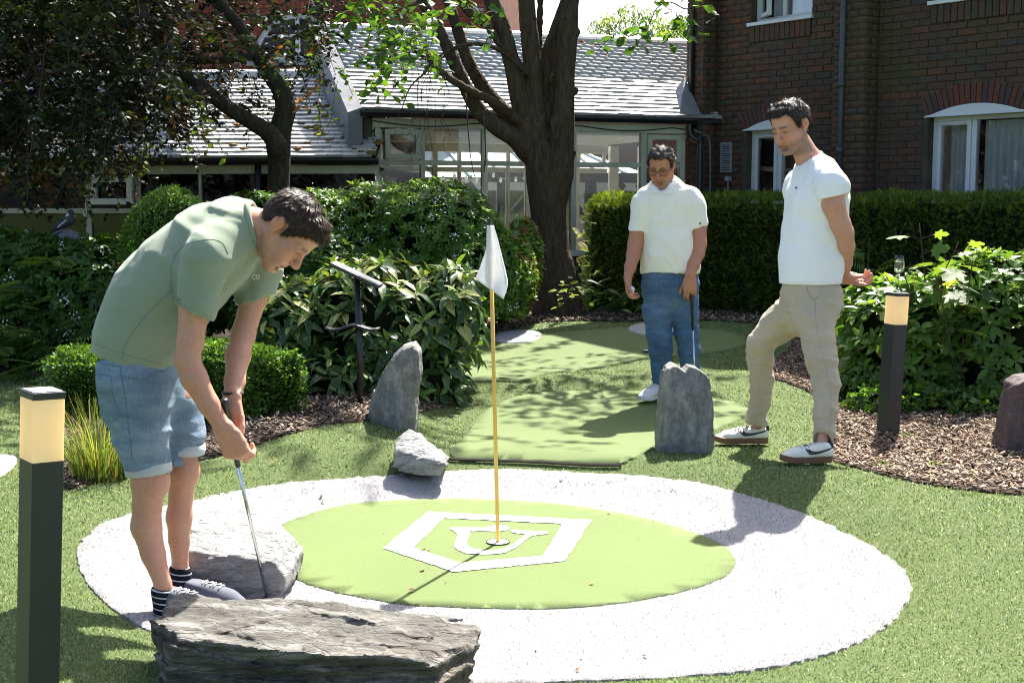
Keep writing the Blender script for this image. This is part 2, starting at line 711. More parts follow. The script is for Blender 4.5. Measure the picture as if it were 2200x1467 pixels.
badge = empty("turf_badge", gp(1070, 1172))
bpy.context.view_layer.update()
tag(badge, "white pentagon badge with curled emblem set into the putting green", "badge")
bo = inlay("badge_outline", [out5, in5], 0.0155, M_PAINT, badge)
bo.matrix_parent_inverse = badge.matrix_world.inverted()
emb = [(825, 447), (870, 435), (980, 436), (1110, 439), (1180, 424), (1240, 419), (1297, 433), (1294, 452), (1220, 469), (1090, 466), (985, 466), (985, 502), (962, 545), (968, 580), (1015, 608),
       (1100, 622), (1180, 622), (1260, 606), (1330, 572), (1385, 528), (1424, 492), (1322, 477), (1308, 455), (1490, 466), (1602, 470), (1600, 488), (1472, 503), (1425, 537), (1355, 597),
       (1262, 637), (1172, 651), (1080, 652), (960, 641), (898, 620), (863, 590), (870, 560), (892, 492), (865, 467)]
be = inlay("emblem", [edge_dense([gxy(c6(*p)) for p in emb], 0.015, 0.0018)], 0.0155, M_PAINT, badge)
be.matrix_parent_inverse = badge.matrix_world.inverted()


# ---- turf pile, bark chips, litter
def blades(n, xr, yr, test, hgt_m, wid, cols, off=0.0, lean=0.6, seed=3, dref=4.0, curl=True):
    r = np.random.default_rng(seed)
    x = r.uniform(*xr, n)
    y = r.uniform(*yr, n)
    keep = r.random(n) < np.clip((dref / y) ** 1.6, 0, 1)
    x, y = x[keep], y[keep]
    k = (np.abs(x) < 0.43 * y + 0.3) & test(x, y)
    x, y = x[k], y[k]
    n = len(x)
    z = hgt(x, y) + off
    a = r.uniform(0, 6.283, n)
    sc = np.clip((y / dref), 1, 2.2)
    hh = hgt_m * r.uniform(0.6, 1.25, n) * np.clip(sc, 1, 1.25)
    ww = wid * sc * r.uniform(0.7, 1.3, n)
    la = r.uniform(0, 6.283, n)
    lm = lean * hh * r.random(n)
    B = np.stack([x, y, z], -1)
    d = np.stack([np.cos(a), np.sin(a), 0 * a], -1) * ww[:, None]
    t = np.stack([np.cos(la) * lm, np.sin(la) * lm, np.sqrt(np.maximum(hh ** 2 - lm ** 2 * 0.6, 1e-6))], -1)
    V = np.stack([B - d, B + d, B + t], 1).reshape(-1, 3)
    C = np.array(cols)[r.integers(0, len(cols), n)] * r.uniform(0.75, 1.25, (n, 1))
    C = np.repeat(C, 3, 0)
    return V, np.arange(3 * n).reshape(-1, 3), C


def fibre_mat(name, trans=0.3):
    k = N(name)
    a = k.n("Attribute", attribute_name="Col")
    p = k.bsdf(a.outputs["Color"], 0.55, 0.35)
    t = k.n("BsdfTranslucent")
    k.l(a.outputs["Color"], t.inputs[0])
    ms = k.n("MixShader")
    ms.inputs[0].default_value = trans
    k.l(p, ms.inputs[1])
    k.l(t.outputs[0], ms.inputs[2])
    return k.done(ms.outputs[0])


M_FIB = fibre_mat("turf_fibre", 0.42)
NOTURF = [RING, GREEN, MID, FAR, BUNK1, BUNK2, BUNK3, MULCH_R, MULCH_L, SOIL]
TCOL = [(0.108, 0.163, 0.038), (0.178, 0.247, 0.058), (0.246, 0.312, 0.09), (0.325, 0.372, 0.138), (0.44, 0.45, 0.27), (0.11, 0.195, 0.055), (0.045, 0.09, 0.025)]


def is_turf(x, y):
    k = np.ones(x.shape, bool)
    for p in NOTURF:
        k &= ~inpoly(x, y, p)
    return k


V, Fc, C = blades(1500000, (-5.5, 5.5), (3.0, 13), is_turf, 0.010, 0.0018, TCOL, lean=1.25)
tag(mobj("turf_pile", np_mesh("turf_pile", V, Fc, [M_FIB], smooth=False, col=C)), "upright green fibres of the artificial turf", "turf", kind="stuff")
isr = lambda x, y: inpoly(x, y, RING) & ~inpoly(x, y, GREEN)
V, Fc, C = blades(420000, (-2.0, 2.0), (3.2, 6.9), isr, 0.009, 0.0014, [(0.5, 0.49, 0.485), (0.4, 0.39, 0.38), (0.58, 0.58, 0.58), (0.26, 0.245, 0.23)], off=0.007, lean=1.2, seed=8)
tag(mobj("white_pile", np_mesh("white_pile", V, Fc, [M_FIB], smooth=False, col=C)), "short white fibres of the bunker ring", "turf", kind="stuff")


def chips(n, poly, cols, smin, smax, off, seed, dark_under=None):
    r = np.random.default_rng(seed)
    lo, hi = np.asarray(poly).min(0), np.asarray(poly).max(0)
    x = r.uniform(lo[0], hi[0], n)
    y = r.uniform(lo[1], hi[1], n)
    k = inpoly(x, y, poly) & (np.abs(x) < 0.45 * y + 0.4) & (y < 14.5)
    x, y = x[k], y[k]
    n = len(x)
    L = r.uniform(smin, smax, n)
    W = L * r.uniform(0.18, 0.5, n)
    T = r.uniform(0.002, 0.006, n)
    a = r.uniform(0, 6.283, n)
    pa = r.normal(0, 0.35, n)
    ro = r.normal(0, 0.4, n)
    ux = np.stack([np.cos(a) * np.cos(pa), np.sin(a) * np.cos(pa), np.sin(pa)], -1)
    sd = np.stack([-np.sin(a), np.cos(a), 0 * a], -1)
    up = np.cross(ux, sd)
    vy = sd * np.cos(ro)[:, None] + up * np.sin(ro)[:, None]
    wz = np.cross(ux, vy)
    c = np.stack([x, y, hgt(x, y) + off + np.abs(np.sin(pa)) * L * 0.5 + r.uniform(0.001, 0.012, n)], -1)
    P = []
    for sx, sy, sz in ((-1, -1, -1), (1, -0.6, -1), (1, 0.7, -1), (-1, 1, -1), (-1, -1, 1), (1, -0.6, 1), (1, 0.7, 1), (-1, 1, 1)):
        P.append(c + ux * (L * sx / 2)[:, None] + vy * (W * sy / 2)[:, None] + wz * (T * sz / 2)[:, None])
    V = np.stack(P, 1).reshape(-1, 3)
    q = np.array([(4, 5, 6, 7), (0, 1, 5, 4), (1, 2, 6, 5), (2, 3, 7, 6), (3, 0, 4, 7)])
    Fq = (np.arange(n)[:, None, None] * 8 + q[None]).reshape(-1, 4)
    C = np.repeat(np.array(cols)[r.integers(0, len(cols), n)] * r.uniform(0.7, 1.3, (n, 1)), 8, 0)
    return V, Fq, C


def vcol_mat(name, rough=0.85, spec=0.2, bump=0.0, bs=80):
    k = N(name)
    a = k.n("Attribute", attribute_name="Col")
    v = k.coord()
    f = k.noise(v, bs, 4)
    c = k.mix(1.0, a.outputs["Color"], k.ramp(f, [(0.3, 0.7), (0.7, 1.15)]), 'MULTIPLY')
    return k.done(k.bsdf(c, rough, spec, k.bump(f, bump, 0.004) if bump else None))


M_CHIP = vcol_mat("bark_chip")
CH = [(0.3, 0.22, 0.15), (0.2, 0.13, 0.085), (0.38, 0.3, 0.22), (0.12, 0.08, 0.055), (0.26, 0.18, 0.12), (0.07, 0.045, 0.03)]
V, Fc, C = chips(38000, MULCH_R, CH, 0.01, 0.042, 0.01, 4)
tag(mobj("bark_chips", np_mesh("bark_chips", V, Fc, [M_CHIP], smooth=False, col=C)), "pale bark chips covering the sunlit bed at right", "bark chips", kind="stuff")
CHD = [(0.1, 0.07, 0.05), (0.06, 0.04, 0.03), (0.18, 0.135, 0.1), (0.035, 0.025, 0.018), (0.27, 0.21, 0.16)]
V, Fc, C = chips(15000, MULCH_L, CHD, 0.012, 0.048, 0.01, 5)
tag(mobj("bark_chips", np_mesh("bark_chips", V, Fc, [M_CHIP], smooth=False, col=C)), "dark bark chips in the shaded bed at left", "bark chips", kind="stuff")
BACKBED = np.array([gxy(p) for p in [(1050, 718), (1165, 694), (1250, 691), (1350, 693), (1450, 689), (1560, 691), (1640, 699), (1700, 712), (1720, 690), (1560, 660), (1300, 650), (1150, 655), (1000, 690)]])
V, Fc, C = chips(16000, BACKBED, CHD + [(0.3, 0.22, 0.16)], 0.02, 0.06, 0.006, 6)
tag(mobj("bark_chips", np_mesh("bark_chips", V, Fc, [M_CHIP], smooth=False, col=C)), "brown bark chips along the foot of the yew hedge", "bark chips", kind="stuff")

# dark timber lip along the front of the middle green
lip = empty("green_edging", (0, 0, 0))
tag(lip, "dark edging strip along the front of the middle putting green", "edging")
pts = catmull([gp(u, v) for u, v in [(962, 990), (1010, 992), (1070, 994), (1150, 997), (1240, 1002), (1335, 1004)]], 6)
MB().tube([(p[0], p[1], float(hgt(p[0], p[1])) + 0.012) for p in pts], 0.009, 6).build("strip", simple("edging_dark", (0.05, 0.035, 0.025), 0.9, bump=0.5), lip)
# ================================================================ buildings
def brick_mat(name, rnd="obj", ramp=None, moss=0.5):
    k = N(name)
    if rnd == "obj":
        fac = k.n("ObjectInfo").outputs["Random"]
    else:
        fac = k.n("Attribute", attribute_name="Col").outputs["Fac"]
    g = k.n("NewGeometry").outputs["Position"]
    c = k.ramp(fac, ramp)
    f = k.noise(g, 22, 5, 0.65)
    c = k.mix(1.0, c, k.ramp(f, [(0.25, 0.72), (0.75, 1.22)]), 'MULTIPLY')
    big = k.noise(g, 0.75, 3, 0.6)
    c = k.mix(k.ramp(big, [(0.48, 0.0), (0.68, moss)]), c, (0.062, 0.066, 0.018))
    fine = k.noise(g, 160, 3, 0.6)
    return k.done(k.bsdf(c, 0.85, 0.3, k.bump(fine, 0.35, 0.003)))


BR = [(0.0, (0.08, 0.045, 0.03)), (0.2, (0.066, 0.044, 0.033)), (0.42, (0.092, 0.048, 0.031)), (0.6, (0.056, 0.047, 0.042)), (0.75, (0.076, 0.05, 0.033)), (0.93, (0.11, 0.047, 0.029)), (1.0, (0.125, 0.05, 0.03))]
M_BRICK = brick_mat("brick_mixed", "obj", BR)
M_BRICKS = brick_mat("brick_mixed_mass", "att", BR)
M_MORTAR = simple("mortar", (0.075, 0.065, 0.048), 0.95, 0.1, 0.3, 6, 0.5, 90)
M_VOUS = brick_mat("brick_arch", "obj", [(0, (0.15, 0.045, 0.03)), (0.6, (0.1, 0.045, 0.035)), (1, (0.06, 0.045, 0.045))], 0.1)
M_UPVC = simple("white_upvc", (0.58, 0.6, 0.62), 0.35, 0.5, 0.05, 3)
M_SAGE = simple("sage_paint", (0.4, 0.41, 0.3), 0.5, 0.4, 0.12, 4, 0.1, 40)
M_CREAM = simple("cream_paint", (0.62, 0.62, 0.53), 0.5, 0.4, 0.1, 4)
M_BLACKPL = simple("black_plastic", (0.012, 0.012, 0.013), 0.4, 0.5, 0.2, 6)
M_LEAD = simple("lead_flashing", (0.16, 0.17, 0.185), 0.55, 0.5, 0.25, 5, 0.3, 12, bdist=0.01)
M_GLASS = glass_mat("window_glass", (0.93, 0.95, 0.94), 0.02, 0.9)
M_GLASSD = glass_mat("window_glass_dark", (0.42, 0.45, 0.44), 0.03, 0.3)  # darker tint and weaker reflection than the clear panes
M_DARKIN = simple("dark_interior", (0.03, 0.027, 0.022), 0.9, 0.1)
M_CURT = simple("net_curtain", (0.62, 0.64, 0.66), 0.9, 0.1, 0.05)
M_STONE = simple("stone_sill", (0.32, 0.31, 0.29), 0.9, 0.2, 0.2, 5, 0.4, 50)
M_STEELG = simple("grey_vent", (0.25, 0.25, 0.25), 0.5, 0.5, 0.1)


class Site:
    """a facade's own frame: x along the wall, y into the building, z up"""

    def __init__(s, name, origin, xdir):
        s.o = Vector((origin[0], origin[1], 0))
        x = Vector((xdir[0], xdir[1], 0)).normalized()
        s.x, s.y = x, Vector((-x.y, x.x, 0))
        s.M = Matrix(((x.x, s.y.x, 0, s.o.x), (x.y, s.y.y, 0, s.o.y), (0, 0, 1, 0), (0, 0, 0, 1)))
        s.e = empty(name)
        s.e.matrix_world = s.M
        s.child = None

    def loc(s, u, v, y=0.0):
        r = Vector(ray(u, v))
        c = Vector((0, 0, CAMH))
        p0 = s.o + s.y * y
        t = (p0 - c).dot(s.y) / r.dot(s.y)
        p = c + r * t - s.o
        return p.dot(s.x), p.z

    def X(s, u, y=0.0, v=300):
        return s.loc(u, v, y)[0]

    def Z(s, u, v, y=0.0):
        return s.loc(u, v, y)[1]


def wall_bricks(x0, x1, z0, z1, y, openings, arches, course=0.075, bl=0.225, skip=None, phase=0.0):
    """list of (x0,x1,z0,z1) of single bricks in stretcher bond"""
    out = []
    nz = int(round((z1 - z0) / course))
    for j in range(nz):
        za = z0 + j * course
        zb = za + course - 0.011
        segs = [(x0, x1)]
        for (a, b, c, d) in openings:
            if zb > c and za < d:
                ns = []
                for (p, q) in segs:
                    if b <= p or a >= q:
                        ns.append((p, q))
                    else:
                        if a > p:
                            ns.append((p, a))
                        if b < q:
                            ns.append((b, q))
                segs = ns
        for (xc, rad, zc, rin) in arches:   # arch ring taken out of the bond
            zm = (za + zb) / 2
            if zm > zc:
                dd = rad * rad - (zm - zc) ** 2
                if dd > 0:
                    hw = min(math.sqrt(dd), rin)
                    ns = []
                    for (p, q) in segs:
                        a, b = xc - hw, xc + hw
                        if b <= p or a >= q:
                            ns.append((p, q))
                        else:
                            if a > p:
                                ns.append((p, a))
                            if b < q:
                                ns.append((b, q))
                    segs = ns
        o = phase + (j % 2) * bl / 2
        for (p, q) in segs:
            k = math.floor((p - o) / bl)
            while True:
                a = max(p, o + k * bl)
                b = min(q, o + (k + 1) * bl) - 0.010
                if a >= q - 0.02:
                    break
                if b - a > 0.03:
                    out.append((a, b, za, zb))
                k += 1
    return out


_bm = {}


def unit_brick(m, name="brick", bev=0.03):
    key = (m.name, name)
    if key not in _bm:
        mb = MB()
        e = 0.02
        # unit brick: x 0..1, z 0..1, y -1 (face) .. 0, with a slightly eased face edge
        mb.v = [(0, 0, 0), (1, 0, 0), (1, 0, 1), (0, 0, 1), (0, -0.75, 0), (1, -0.75, 0), (1, -0.75, 1), (0, -0.75, 1), (e, -1, e * 2), (1 - e, -1, e * 2), (1 - e, -1, 1 - e * 2), (e, -1, 1 - e * 2)]
        mb.f = [(0, 1, 5, 4), (1, 2, 6, 5), (2, 3, 7, 6), (3, 0, 4, 7), (4, 5, 9, 8), (5, 6, 10, 9), (6, 7, 11, 10), (7, 4, 8, 11), (8, 9, 10, 11)]
        me = bpy.data.meshes.new(name)
        me.from_pydata(mb.v, [], mb.f)
        me.materials.append(m)
        _bm[key] = me
    return _bm[key]


def lay_bricks(site, rects, y, depth, singles, parent_single, parent_mass, m1=None, m2=None, key=None):
    m1, m2 = m1 or M_BRICK, m2 or M_BRICKS
    rects = sorted(rects, key=key or (lambda r: -r[0]))
    me = unit_brick(m1)
    for (a, b, c, d) in rects[:singles]:
        o = bpy.data.objects.new("brick", me)
        o.location = (a, y, c)
        o.scale = (b - a, depth * random.uniform(0.8, 1.15), d - c)
        link(o, parent_single)
    rest = rects[singles:]
    if rest:
        base = np.array(me.vertices and [v.co[:] for v in me.vertices])
        q = np.array([tuple(p.vertices) for p in me.polygons])
        V, Fq, C = [], [], []
        for i, (a, b, c, d) in enumerate(rest):
            V.append(base * np.array([b - a, depth * random.uniform(0.8, 1.15), d - c]) + np.array([a, y, c]))
            Fq.append(q + 12 * i)
            C.append(np.full((12, 3), random.random()))
        o = mobj("brickwork", np_mesh("brickwork", np.concatenate(V), np.concatenate(Fq), [m2], smooth=False, col=np.concatenate(C)), parent_mass)
        o["kind"] = "stuff"


# ---------------------------------------------------------------- right: brick wing with bedrooms
W = Site("brick_building", (5.12, 12.91), (0.63, -0.776))
tag(W.e, "dark red and brown brick wing with white windows behind the yew hedge", "building")
HW1 = (-1.10, 0.0, 0.95, 2.27)
HW2 = (-3.60, -2.68, 0.95, 2.24)
HW3 = (-3.56, -2.66, 3.50, 4.75)
HW4 = (-1.10, 0.0, 3.46, 4.75)
WTOP = 6.1
core = MB()
# backing wall behind the bricks, built round the openings
xsW = [-4.40, -3.60, -2.66, -1.10, 0.0, 3.2]


def backing(mb, x0, x1, z0, z1, ops, y0, y1):
    xs = sorted({x0, x1} | {p for o in ops for p in o[:2]})
    for a, b in zip(xs[:-1], xs[1:]):
        cuts = sorted([(o[2], o[3]) for o in ops if o[0] < b - 1e-6 and o[1] > a + 1e-6])
        z = z0
        for c, d in cuts:
            if c > z:
                mb.box(a, b, y0, y1, z, c)
            z = max(z, d)
        if z < z1:
            mb.box(a, b, y0, y1, z, z1)


ARR = 0.11   # rise of the window arches
backing(core, -4.39, 3.2, -0.3, WTOP, [(HW1[0], HW1[1], HW1[2], HW1[3] + ARR + 0.02), (HW2[0], HW2[1], HW2[2], HW2[3] + ARR + 0.02), HW3, HW4], 0.0, 0.28)
core.box(-4.39, -4.15, 0.28, 6, -0.3, WTOP)
wall = core.build("wall", M_MORTAR, W.e)


def arch_geom(o, rise):
    c = (o[1] - o[0]) / 2
    R = (c * c + rise * rise) / (2 * rise)
    return (o[0] + c, o[3] + rise - R, R, c)


ar1 = arch_geom(HW1, ARR)
ar2 = arch_geom(HW2, ARR)
arches = [(a[0], a[2] + 0.222, a[1], a[3] + 0.06) for a in (ar1, ar2)]
ops = [HW1, HW2, (HW3[0], HW3[1], HW3[2] - 0.235, HW3[3]), (HW4[0], HW4[1], HW4[2] - 0.235, HW4[3]), (-4.40, -4.09, -1, 9), (-2.165, -1.74, -1, 9)]
R1 = wall_bricks(-4.09, 1.6, 0.0, 4.95, 0, ops, arches)
R1 = [r for r in R1]
vis = [r for r in R1 if r[2] > 1.33 and r[2] < 3.75 and r[0] < 0.12 and not (r[2] > 3.2 and r[0] > -0.2)]
oth = [r for r in R1 if r not in set(vis)]
lay_bricks(W, vis, 0.0, 0.014, 300, wall, wall)
lay_bricks(W, oth, 0.0, 0.014, 0, wall, wall)
# piers
for i, (a, b) in enumerate(((-4.38, -4.09), (-2.16, -1.745))):
    p = MB().box(a + 0.012, b - 0.012, -0.238, -0.001, -0.3, WTOP).build("pier", M_MORTAR, W.e)
    rr = wall_bricks(a, b, 0.0, 4.95, 0, [], [], bl=0.2125 if i else 0.15, phase=a)
    lay_bricks(W, rr, -0.238, 0.012, 0, p, p)
    # side face that looks toward the camera, bricks turned ninety degrees
    V, Fq, C = [], [], []
    base = np.array([v.co[:] for v in unit_brick(M_BRICK).vertices])
    q = np.array([tuple(f.vertices) for f in unit_brick(M_BRICK).polygons])
    for j, (y0, y1, z0, z1) in enumerate(wall_bricks(-0.238, -0.012, 0, 4.95, 0, [], [], phase=-0.24)):
        B = base * np.array([y1 - y0, 0.012, z1 - z0])
        P = np.stack([b - 0.012 - B[:, 1], y0 + B[:, 0], z0 + B[:, 2]], -1)
        V.append(P)
        Fq.append(q + 12 * j)
        C.append(np.full((12, 3), random.random()))
    o = mobj("brickwork", np_mesh("brickwork", np.concatenate(V), np.concatenate(Fq), [M_BRICKS], smooth=False, col=np.concatenate(C)), p)
    o["kind"] = "stuff"


def arch_stones(site, ar, parent, depth=0.215, n=19, y=0.0):
    xc, zc, R, c = ar
    a0 = math.asin(min(1, (c + 0.035) / R))
    for i in range(n):
        t0 = -a0 + 2 * a0 * i / n + 0.004 / R
        t1 = -a0 + 2 * a0 * (i + 1) / n - 0.005 / R
        pts = []
        for r in (R, R + depth):
            for t in (t0, t1):
                pts.append((xc + r * math.sin(t), zc + r * math.cos(t)))
        (a, b, c2, d) = pts
        mb = MB()
        yf, yb = y - 0.014, y + 0.24
        mb.v = [(a[0], yf, a[1]), (b[0], yf, b[1]), (d[0], yf, d[1]), (c2[0], yf, c2[1]), (a[0], yb, a[1]), (b[0], yb, b[1]), (d[0], yb, d[1]), (c2[0], yb, c2[1])]
        mb.f = [(0, 1, 2, 3), (0, 4, 5, 1), (1, 5, 6, 2), (2, 6, 7, 3), (3, 7, 4, 0)]
        mb.build("brick", M_VOUS, parent)


arch_stones(W, ar1, wall, n=20)
arch_stones(W, ar2, wall, n=17)
# soldier courses below the upper windows
for o_ in (HW3, HW4):
    n = int((o_[1] - o_[0]) / 0.075)
    for i in range(n):
        a = o_[0] + (o_[1] - o_[0]) * i / n
        o = bpy.data.objects.new("brick", unit_brick(M_BRICK))
        o.location = (a, 0, o_[2] - 0.235)
        o.scale = ((o_[1] - o_[0]) / n - 0.01, 0.03, 0.215)
        link(o, wall)


def curtain(site, x0, x1, z0, z1, y, parent, folds=7, seed=1):
    n = 60
    xs_ = np.linspace(x0, x1, n)
    r = np.random.default_rng(seed)
    ph = np.cumsum(r.uniform(0.6, 1.4, n)) * folds * 2 * math.pi / n
    V = []
    for z in np.linspace(z0, z1, 6):
        am = 0.018 + 0.012 * (z1 - z) / (z1 - z0)
        V.append(np.stack([xs_, y + am * np.sin(ph), np.full(n, z)], -1))
    V = np.concatenate(V)
    ix = np.arange(6 * n).reshape(6, n)
    fq = np.stack([ix[:-1, :-1], ix[:-1, 1:], ix[1:, 1:], ix[1:, :-1]], -1).reshape(-1, 4)
    return mobj("curtain", np_mesh("curtain", V, fq, [M_CURT]), parent)


def upvc_window(site, o, mull, arched=None, y=0.09, open_left=False, vent=True, curt=True):
    x0, x1, z0, z1 = o
    t = 0.055
    root = MB()
    root.box(x0, x1, y, y + 0.07, z0, z0 + t).box(x0, x1, y, y + 0.07, z1 - t, z1)
    root.box(x0, x0 + t, y, y + 0.07, z0 + t, z1 - t).box(x1 - t, x1, y, y + 0.07, z0 + t, z1 - t)
    root.box(mull - t / 2, mull + t / 2, y, y + 0.07, z0 + t, z1 - t)
    win = root.build("window", M_UPVC, site.e, bevel=0.006)
    if arched:
        xc, zc, R, c = arched
        hd = MB()
        n = 16
        front, back = [], []
        for i in range(n + 1):
            x = x0 - 0.02 + (x1 - x0 + 0.04) * i / n
            z = zc + math.sqrt(max(R * R - (x - xc) ** 2, 0))
            front.append((x, max(z, z1 + 0.004)))
        b = len(hd.v)
        for yy in (-0.03, y + 0.05):
            for x, z in front:
                hd.v.append((x, yy, z1 + 0.002))
                hd.v.append((x, yy, max(z - 0.004, z1 + 0.006)))
        m = 2 * (n + 1)
        for i in range(n):
            hd.f.append((2 * i, 2 * i + 2, 2 * i + 3, 2 * i + 1))
            hd.f.append((2 * i, m + 2 * i, m + 2 * i + 2, 2 * i + 2))
        hd.build("arch_panel", M_UPVC, win)
        MB().box(x0 - 0.03, x1 + 0.02, -0.05, y + 0.03, z1 - 0.012, z1 + 0.001).build("drip_rail", M_UPVC, win)
    s = 0.045
    sx0, sx1 = x0 + t + 0.002, mull - t / 2 - 0.002
    za, zb = z0 + t + 0.002, z1 - t - 0.002
    if not open_left:
        sash = MB()
        sash.box(sx0, sx1, y - 0.016, y + 0.05, za, za + s).box(sx0, sx1, y - 0.016, y + 0.05, zb - s, zb)
        sash.box(sx0, sx0 + s, y - 0.016, y + 0.05, za + s, zb - s).box(sx1 - s, sx1, y - 0.016, y + 0.05, za + s, zb - s)
        sh = sash.build("sash", M_UPVC, win, bevel=0.005)
        MB().box(sx0 + s, sx1 - s, y + 0.012, y + 0.02, za + s, zb - s).build("pane", M_GLASS, win)
        if vent:
            MB().box(sx0 + 0.06, sx1 - 0.06, y - 0.03, y - 0.017, zb - 0.032, zb - 0.012).build("trickle_vent", M_UPVC, win)
    else:
        wd = sx1 - sx0
        ang = math.radians(-35)
        Mt = Matrix.Translation((sx0, y - 0.01, 0)) @ Matrix.Rotation(ang, 4, 'Z')
        sash = MB()
        for bx in ((0, wd, 0, 0.05, za, za + s), (0, wd, 0, 0.05, zb - s, zb), (0, s, 0, 0.05, za + s, zb - s), (wd - s, wd, 0, 0.05, za + s, zb - s)):
            sash.box(*bx, M=Mt)
        sash.build("sash", M_UPVC, win)
        MB().box(s, wd - s, 0.02, 0.028, za + s, zb - s, M=Mt).build("pane", M_GLASS, win)
    MB().box(mull + t / 2, x1 - t, y + 0.022, y + 0.03, z0 + t, z1 - t).build("pane", M_GLASS, win)
    MB().box(x0 - 0.03, x1 + 0.03, -0.06, y, z0 - 0.04, z0 - 0.001).build("sill", M_UPVC, win)
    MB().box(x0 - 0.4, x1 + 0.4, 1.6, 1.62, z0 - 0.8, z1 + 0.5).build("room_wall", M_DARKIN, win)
    if curt:
        curtain(site, mull + 0.03, x1 - 0.02, z0 + 0.02, z1 - 0.06, y + 0.16, win, 7, 2)
        curtain(site, x0 + 0.09, mull - 0.06, z0 + 0.02, z1 - 0.06, y + 0.2, win, 6, 3)
    return win


upvc_window(W, HW1, -0.62, ar1)
upvc_window(W, HW2, -3.17, ar2, curt=False)
upvc_window(W, HW3, -3.14, None, open_left=True, vent=False)
upvc_window(W, HW4, -0.62, None)
# pieces of a room seen through the middle window: a pale table edge and shelf
wd = MB()
wd.box(-3.2, -2.75, 0.7, 1.1, 1.30, 1.34).box(-3.2, -2.75, 0.9, 1.1, 1.5, 1.53).box(-3.1, -2.8, 1.2, 1.24, 1.62, 1.9)
wd.build("furniture", M_CREAM, W.e)
roofm = simple("slate_dark", (0.09, 0.09, 0.1), 0.6, 0.4, 0.2, 8, 0.4, 40)
rf = MB()
rf.quad((-4.6, -0.45, WTOP - 0.12), (3.4, -0.45, WTOP - 0.12), (3.4, 3.2, WTOP + 2.2), (-4.6, 3.2, WTOP + 2.2))
rf.quad((-4.6, -0.45, WTOP - 0.2), (-4.6, 3.2, WTOP - 0.2), (3.4, 3.2, WTOP - 0.2), (3.4, -0.45, WTOP - 0.2))
rf.quad((-4.6, -0.45, WTOP - 0.2), (3.4, -0.45, WTOP - 0.2), (3.4, -0.45, WTOP - 0.12), (-4.6, -0.45, WTOP - 0.12))
rf.build("roof", roofm, W.e)
# louvred vent, outside tap box, rainwater pipes
vx0, vz0 = W.loc(1551, 371)
vx1, vz1 = W.loc(1575, 306)
vn = MB()
vn.box(vx0, vx1, -0.035, -0.012, vz0, vz0 + 0.02).box(vx0, vx1, -0.035, -0.012, vz1 - 0.02, vz1).box(vx0, vx0 + 0.02, -0.035, -0.012, vz0 + 0.02, vz1 - 0.02).box(vx1 - 0.02, vx1, -0.035, -0.012, vz0 + 0.02, vz1 - 0.02)
vo = vn.build("vent_grille", M_STEELG, W.e)
MB().box(vx0 + 0.02, vx1 - 0.02, -0.02, -0.016, vz0 + 0.02, vz1 - 0.02).build("backing", M_BLACKPL, vo)
nsl = 11
for i in range(nsl):
    z = vz0 + 0.025 + (vz1 - vz0 - 0.05) * (i + 0.3) / nsl
    MB().quad((vx0 + 0.02, -0.036, z), (vx1 - 0.02, -0.036, z), (vx1 - 0.02, -0.02, z + 0.02), (vx0 + 0.02, -0.02, z + 0.02)).quad((vx0 + 0.02, -0.038, z), (vx0 + 0.02, -0.022, z + 0.02), (vx1 - 0.02, -0.022, z + 0.02), (vx1 - 0.02, -0.038, z)).build("slat", M_STEELG, vo)
tx, tz = W.loc(1570, 385)
tb = MB().box(tx - 0.03, tx + 0.03, -0.09, -0.012, tz - 0.03, tz + 0.03).build("tap_box", M_STEELG, W.e, bevel=0.01)
MB().tube([(tx, -0.05, tz - 0.03), (tx, -0.05, tz - 0.35)], 0.009, 6).build("pipe", M_STEELG, W.e)
pp = MB()
pxx = -2.03
pp.tube([(pxx, -0.275, -0.2), (pxx, -0.275, WTOP)], 0.034, 12)
for z in (0.6, 1.9, 2.62, 3.9):
    pp.tube([(pxx, -0.275, z), (pxx, -0.275, z + 0.07)], 0.042, 12)
pp.build("drainpipe", simple("pipe_dark_grey", (0.045, 0.05, 0.06), 0.45, 0.5), W.e, smooth=True)
MB().tube([(-4.27, -0.275, 2.2), (-4.27, -0.275, WTOP)], 0.034, 12).build("drainpipe", M_BLACKPL, W.e, smooth=True)

# ---------------------------------------------------------------- middle: glazed garden room
c0 = at(800, 300, 14.55)
c1 = at(1470, 300, 15.9)
G = Site("garden_room", (c0.x, c0.y), (c1.x - c0.x, c1.y - c0.y))
tag(G.e, "sage framed glazed garden room with pale mossy tiled roof", "building")
GL = (Vector((c1.x, c1.y)) - Vector((c0.x, c0.y))).length
GZE = G.Z(1130, 262)           # underside of the gutter
GSILL = G.Z(1250, 541)
glz = []


def gbar(mb, u0, u1, v0, v1, y0, y1, um=None):
    um = um or (u0 + u1) / 2
    mb.box(G.X(u0), G.X(u1), y0, y1, G.Z(um, v1), G.Z(um, v0))


fr = MB()
zT = G.Z(1100, 352)
fr.box(0.0, GL, -0.02, 0.10, GZE - 0.10, GZE)
fr.build("fascia", M_SAGE, G.e)
zh = GZE - 0.10
posts = [(806, 818), (904, 913), (1036, 1041), (1228, 1239), (1378, 1390), (1462, 1472)]
for (a, b) in posts:
    thin = (a == 1036)
    MB().box(G.X(a), G.X(b), 0.012 if thin else 0.0, 0.07, GSILL, zh).build("mullion", M_SAGE, G.e, bevel=0.004)
xe = [(G.X(a), G.X(b)) for a, b in posts]
for i in range(len(xe) - 1):
    a, b = xe[i][1], xe[i + 1][0]
    MB().box(a, b, 0.004, 0.066, zT - 0.028, zT + 0.028).build("transom", M_SAGE, G.e)
    MB().box(a, b, 0.03, 0.038, zT + 0.028, zh).build("pane", M_GLASS, G.e)
    MB().box(a, b, 0.03, 0.038, GSILL + 0.02, zT - 0.028).build("pane", M_GLASS, G.e)
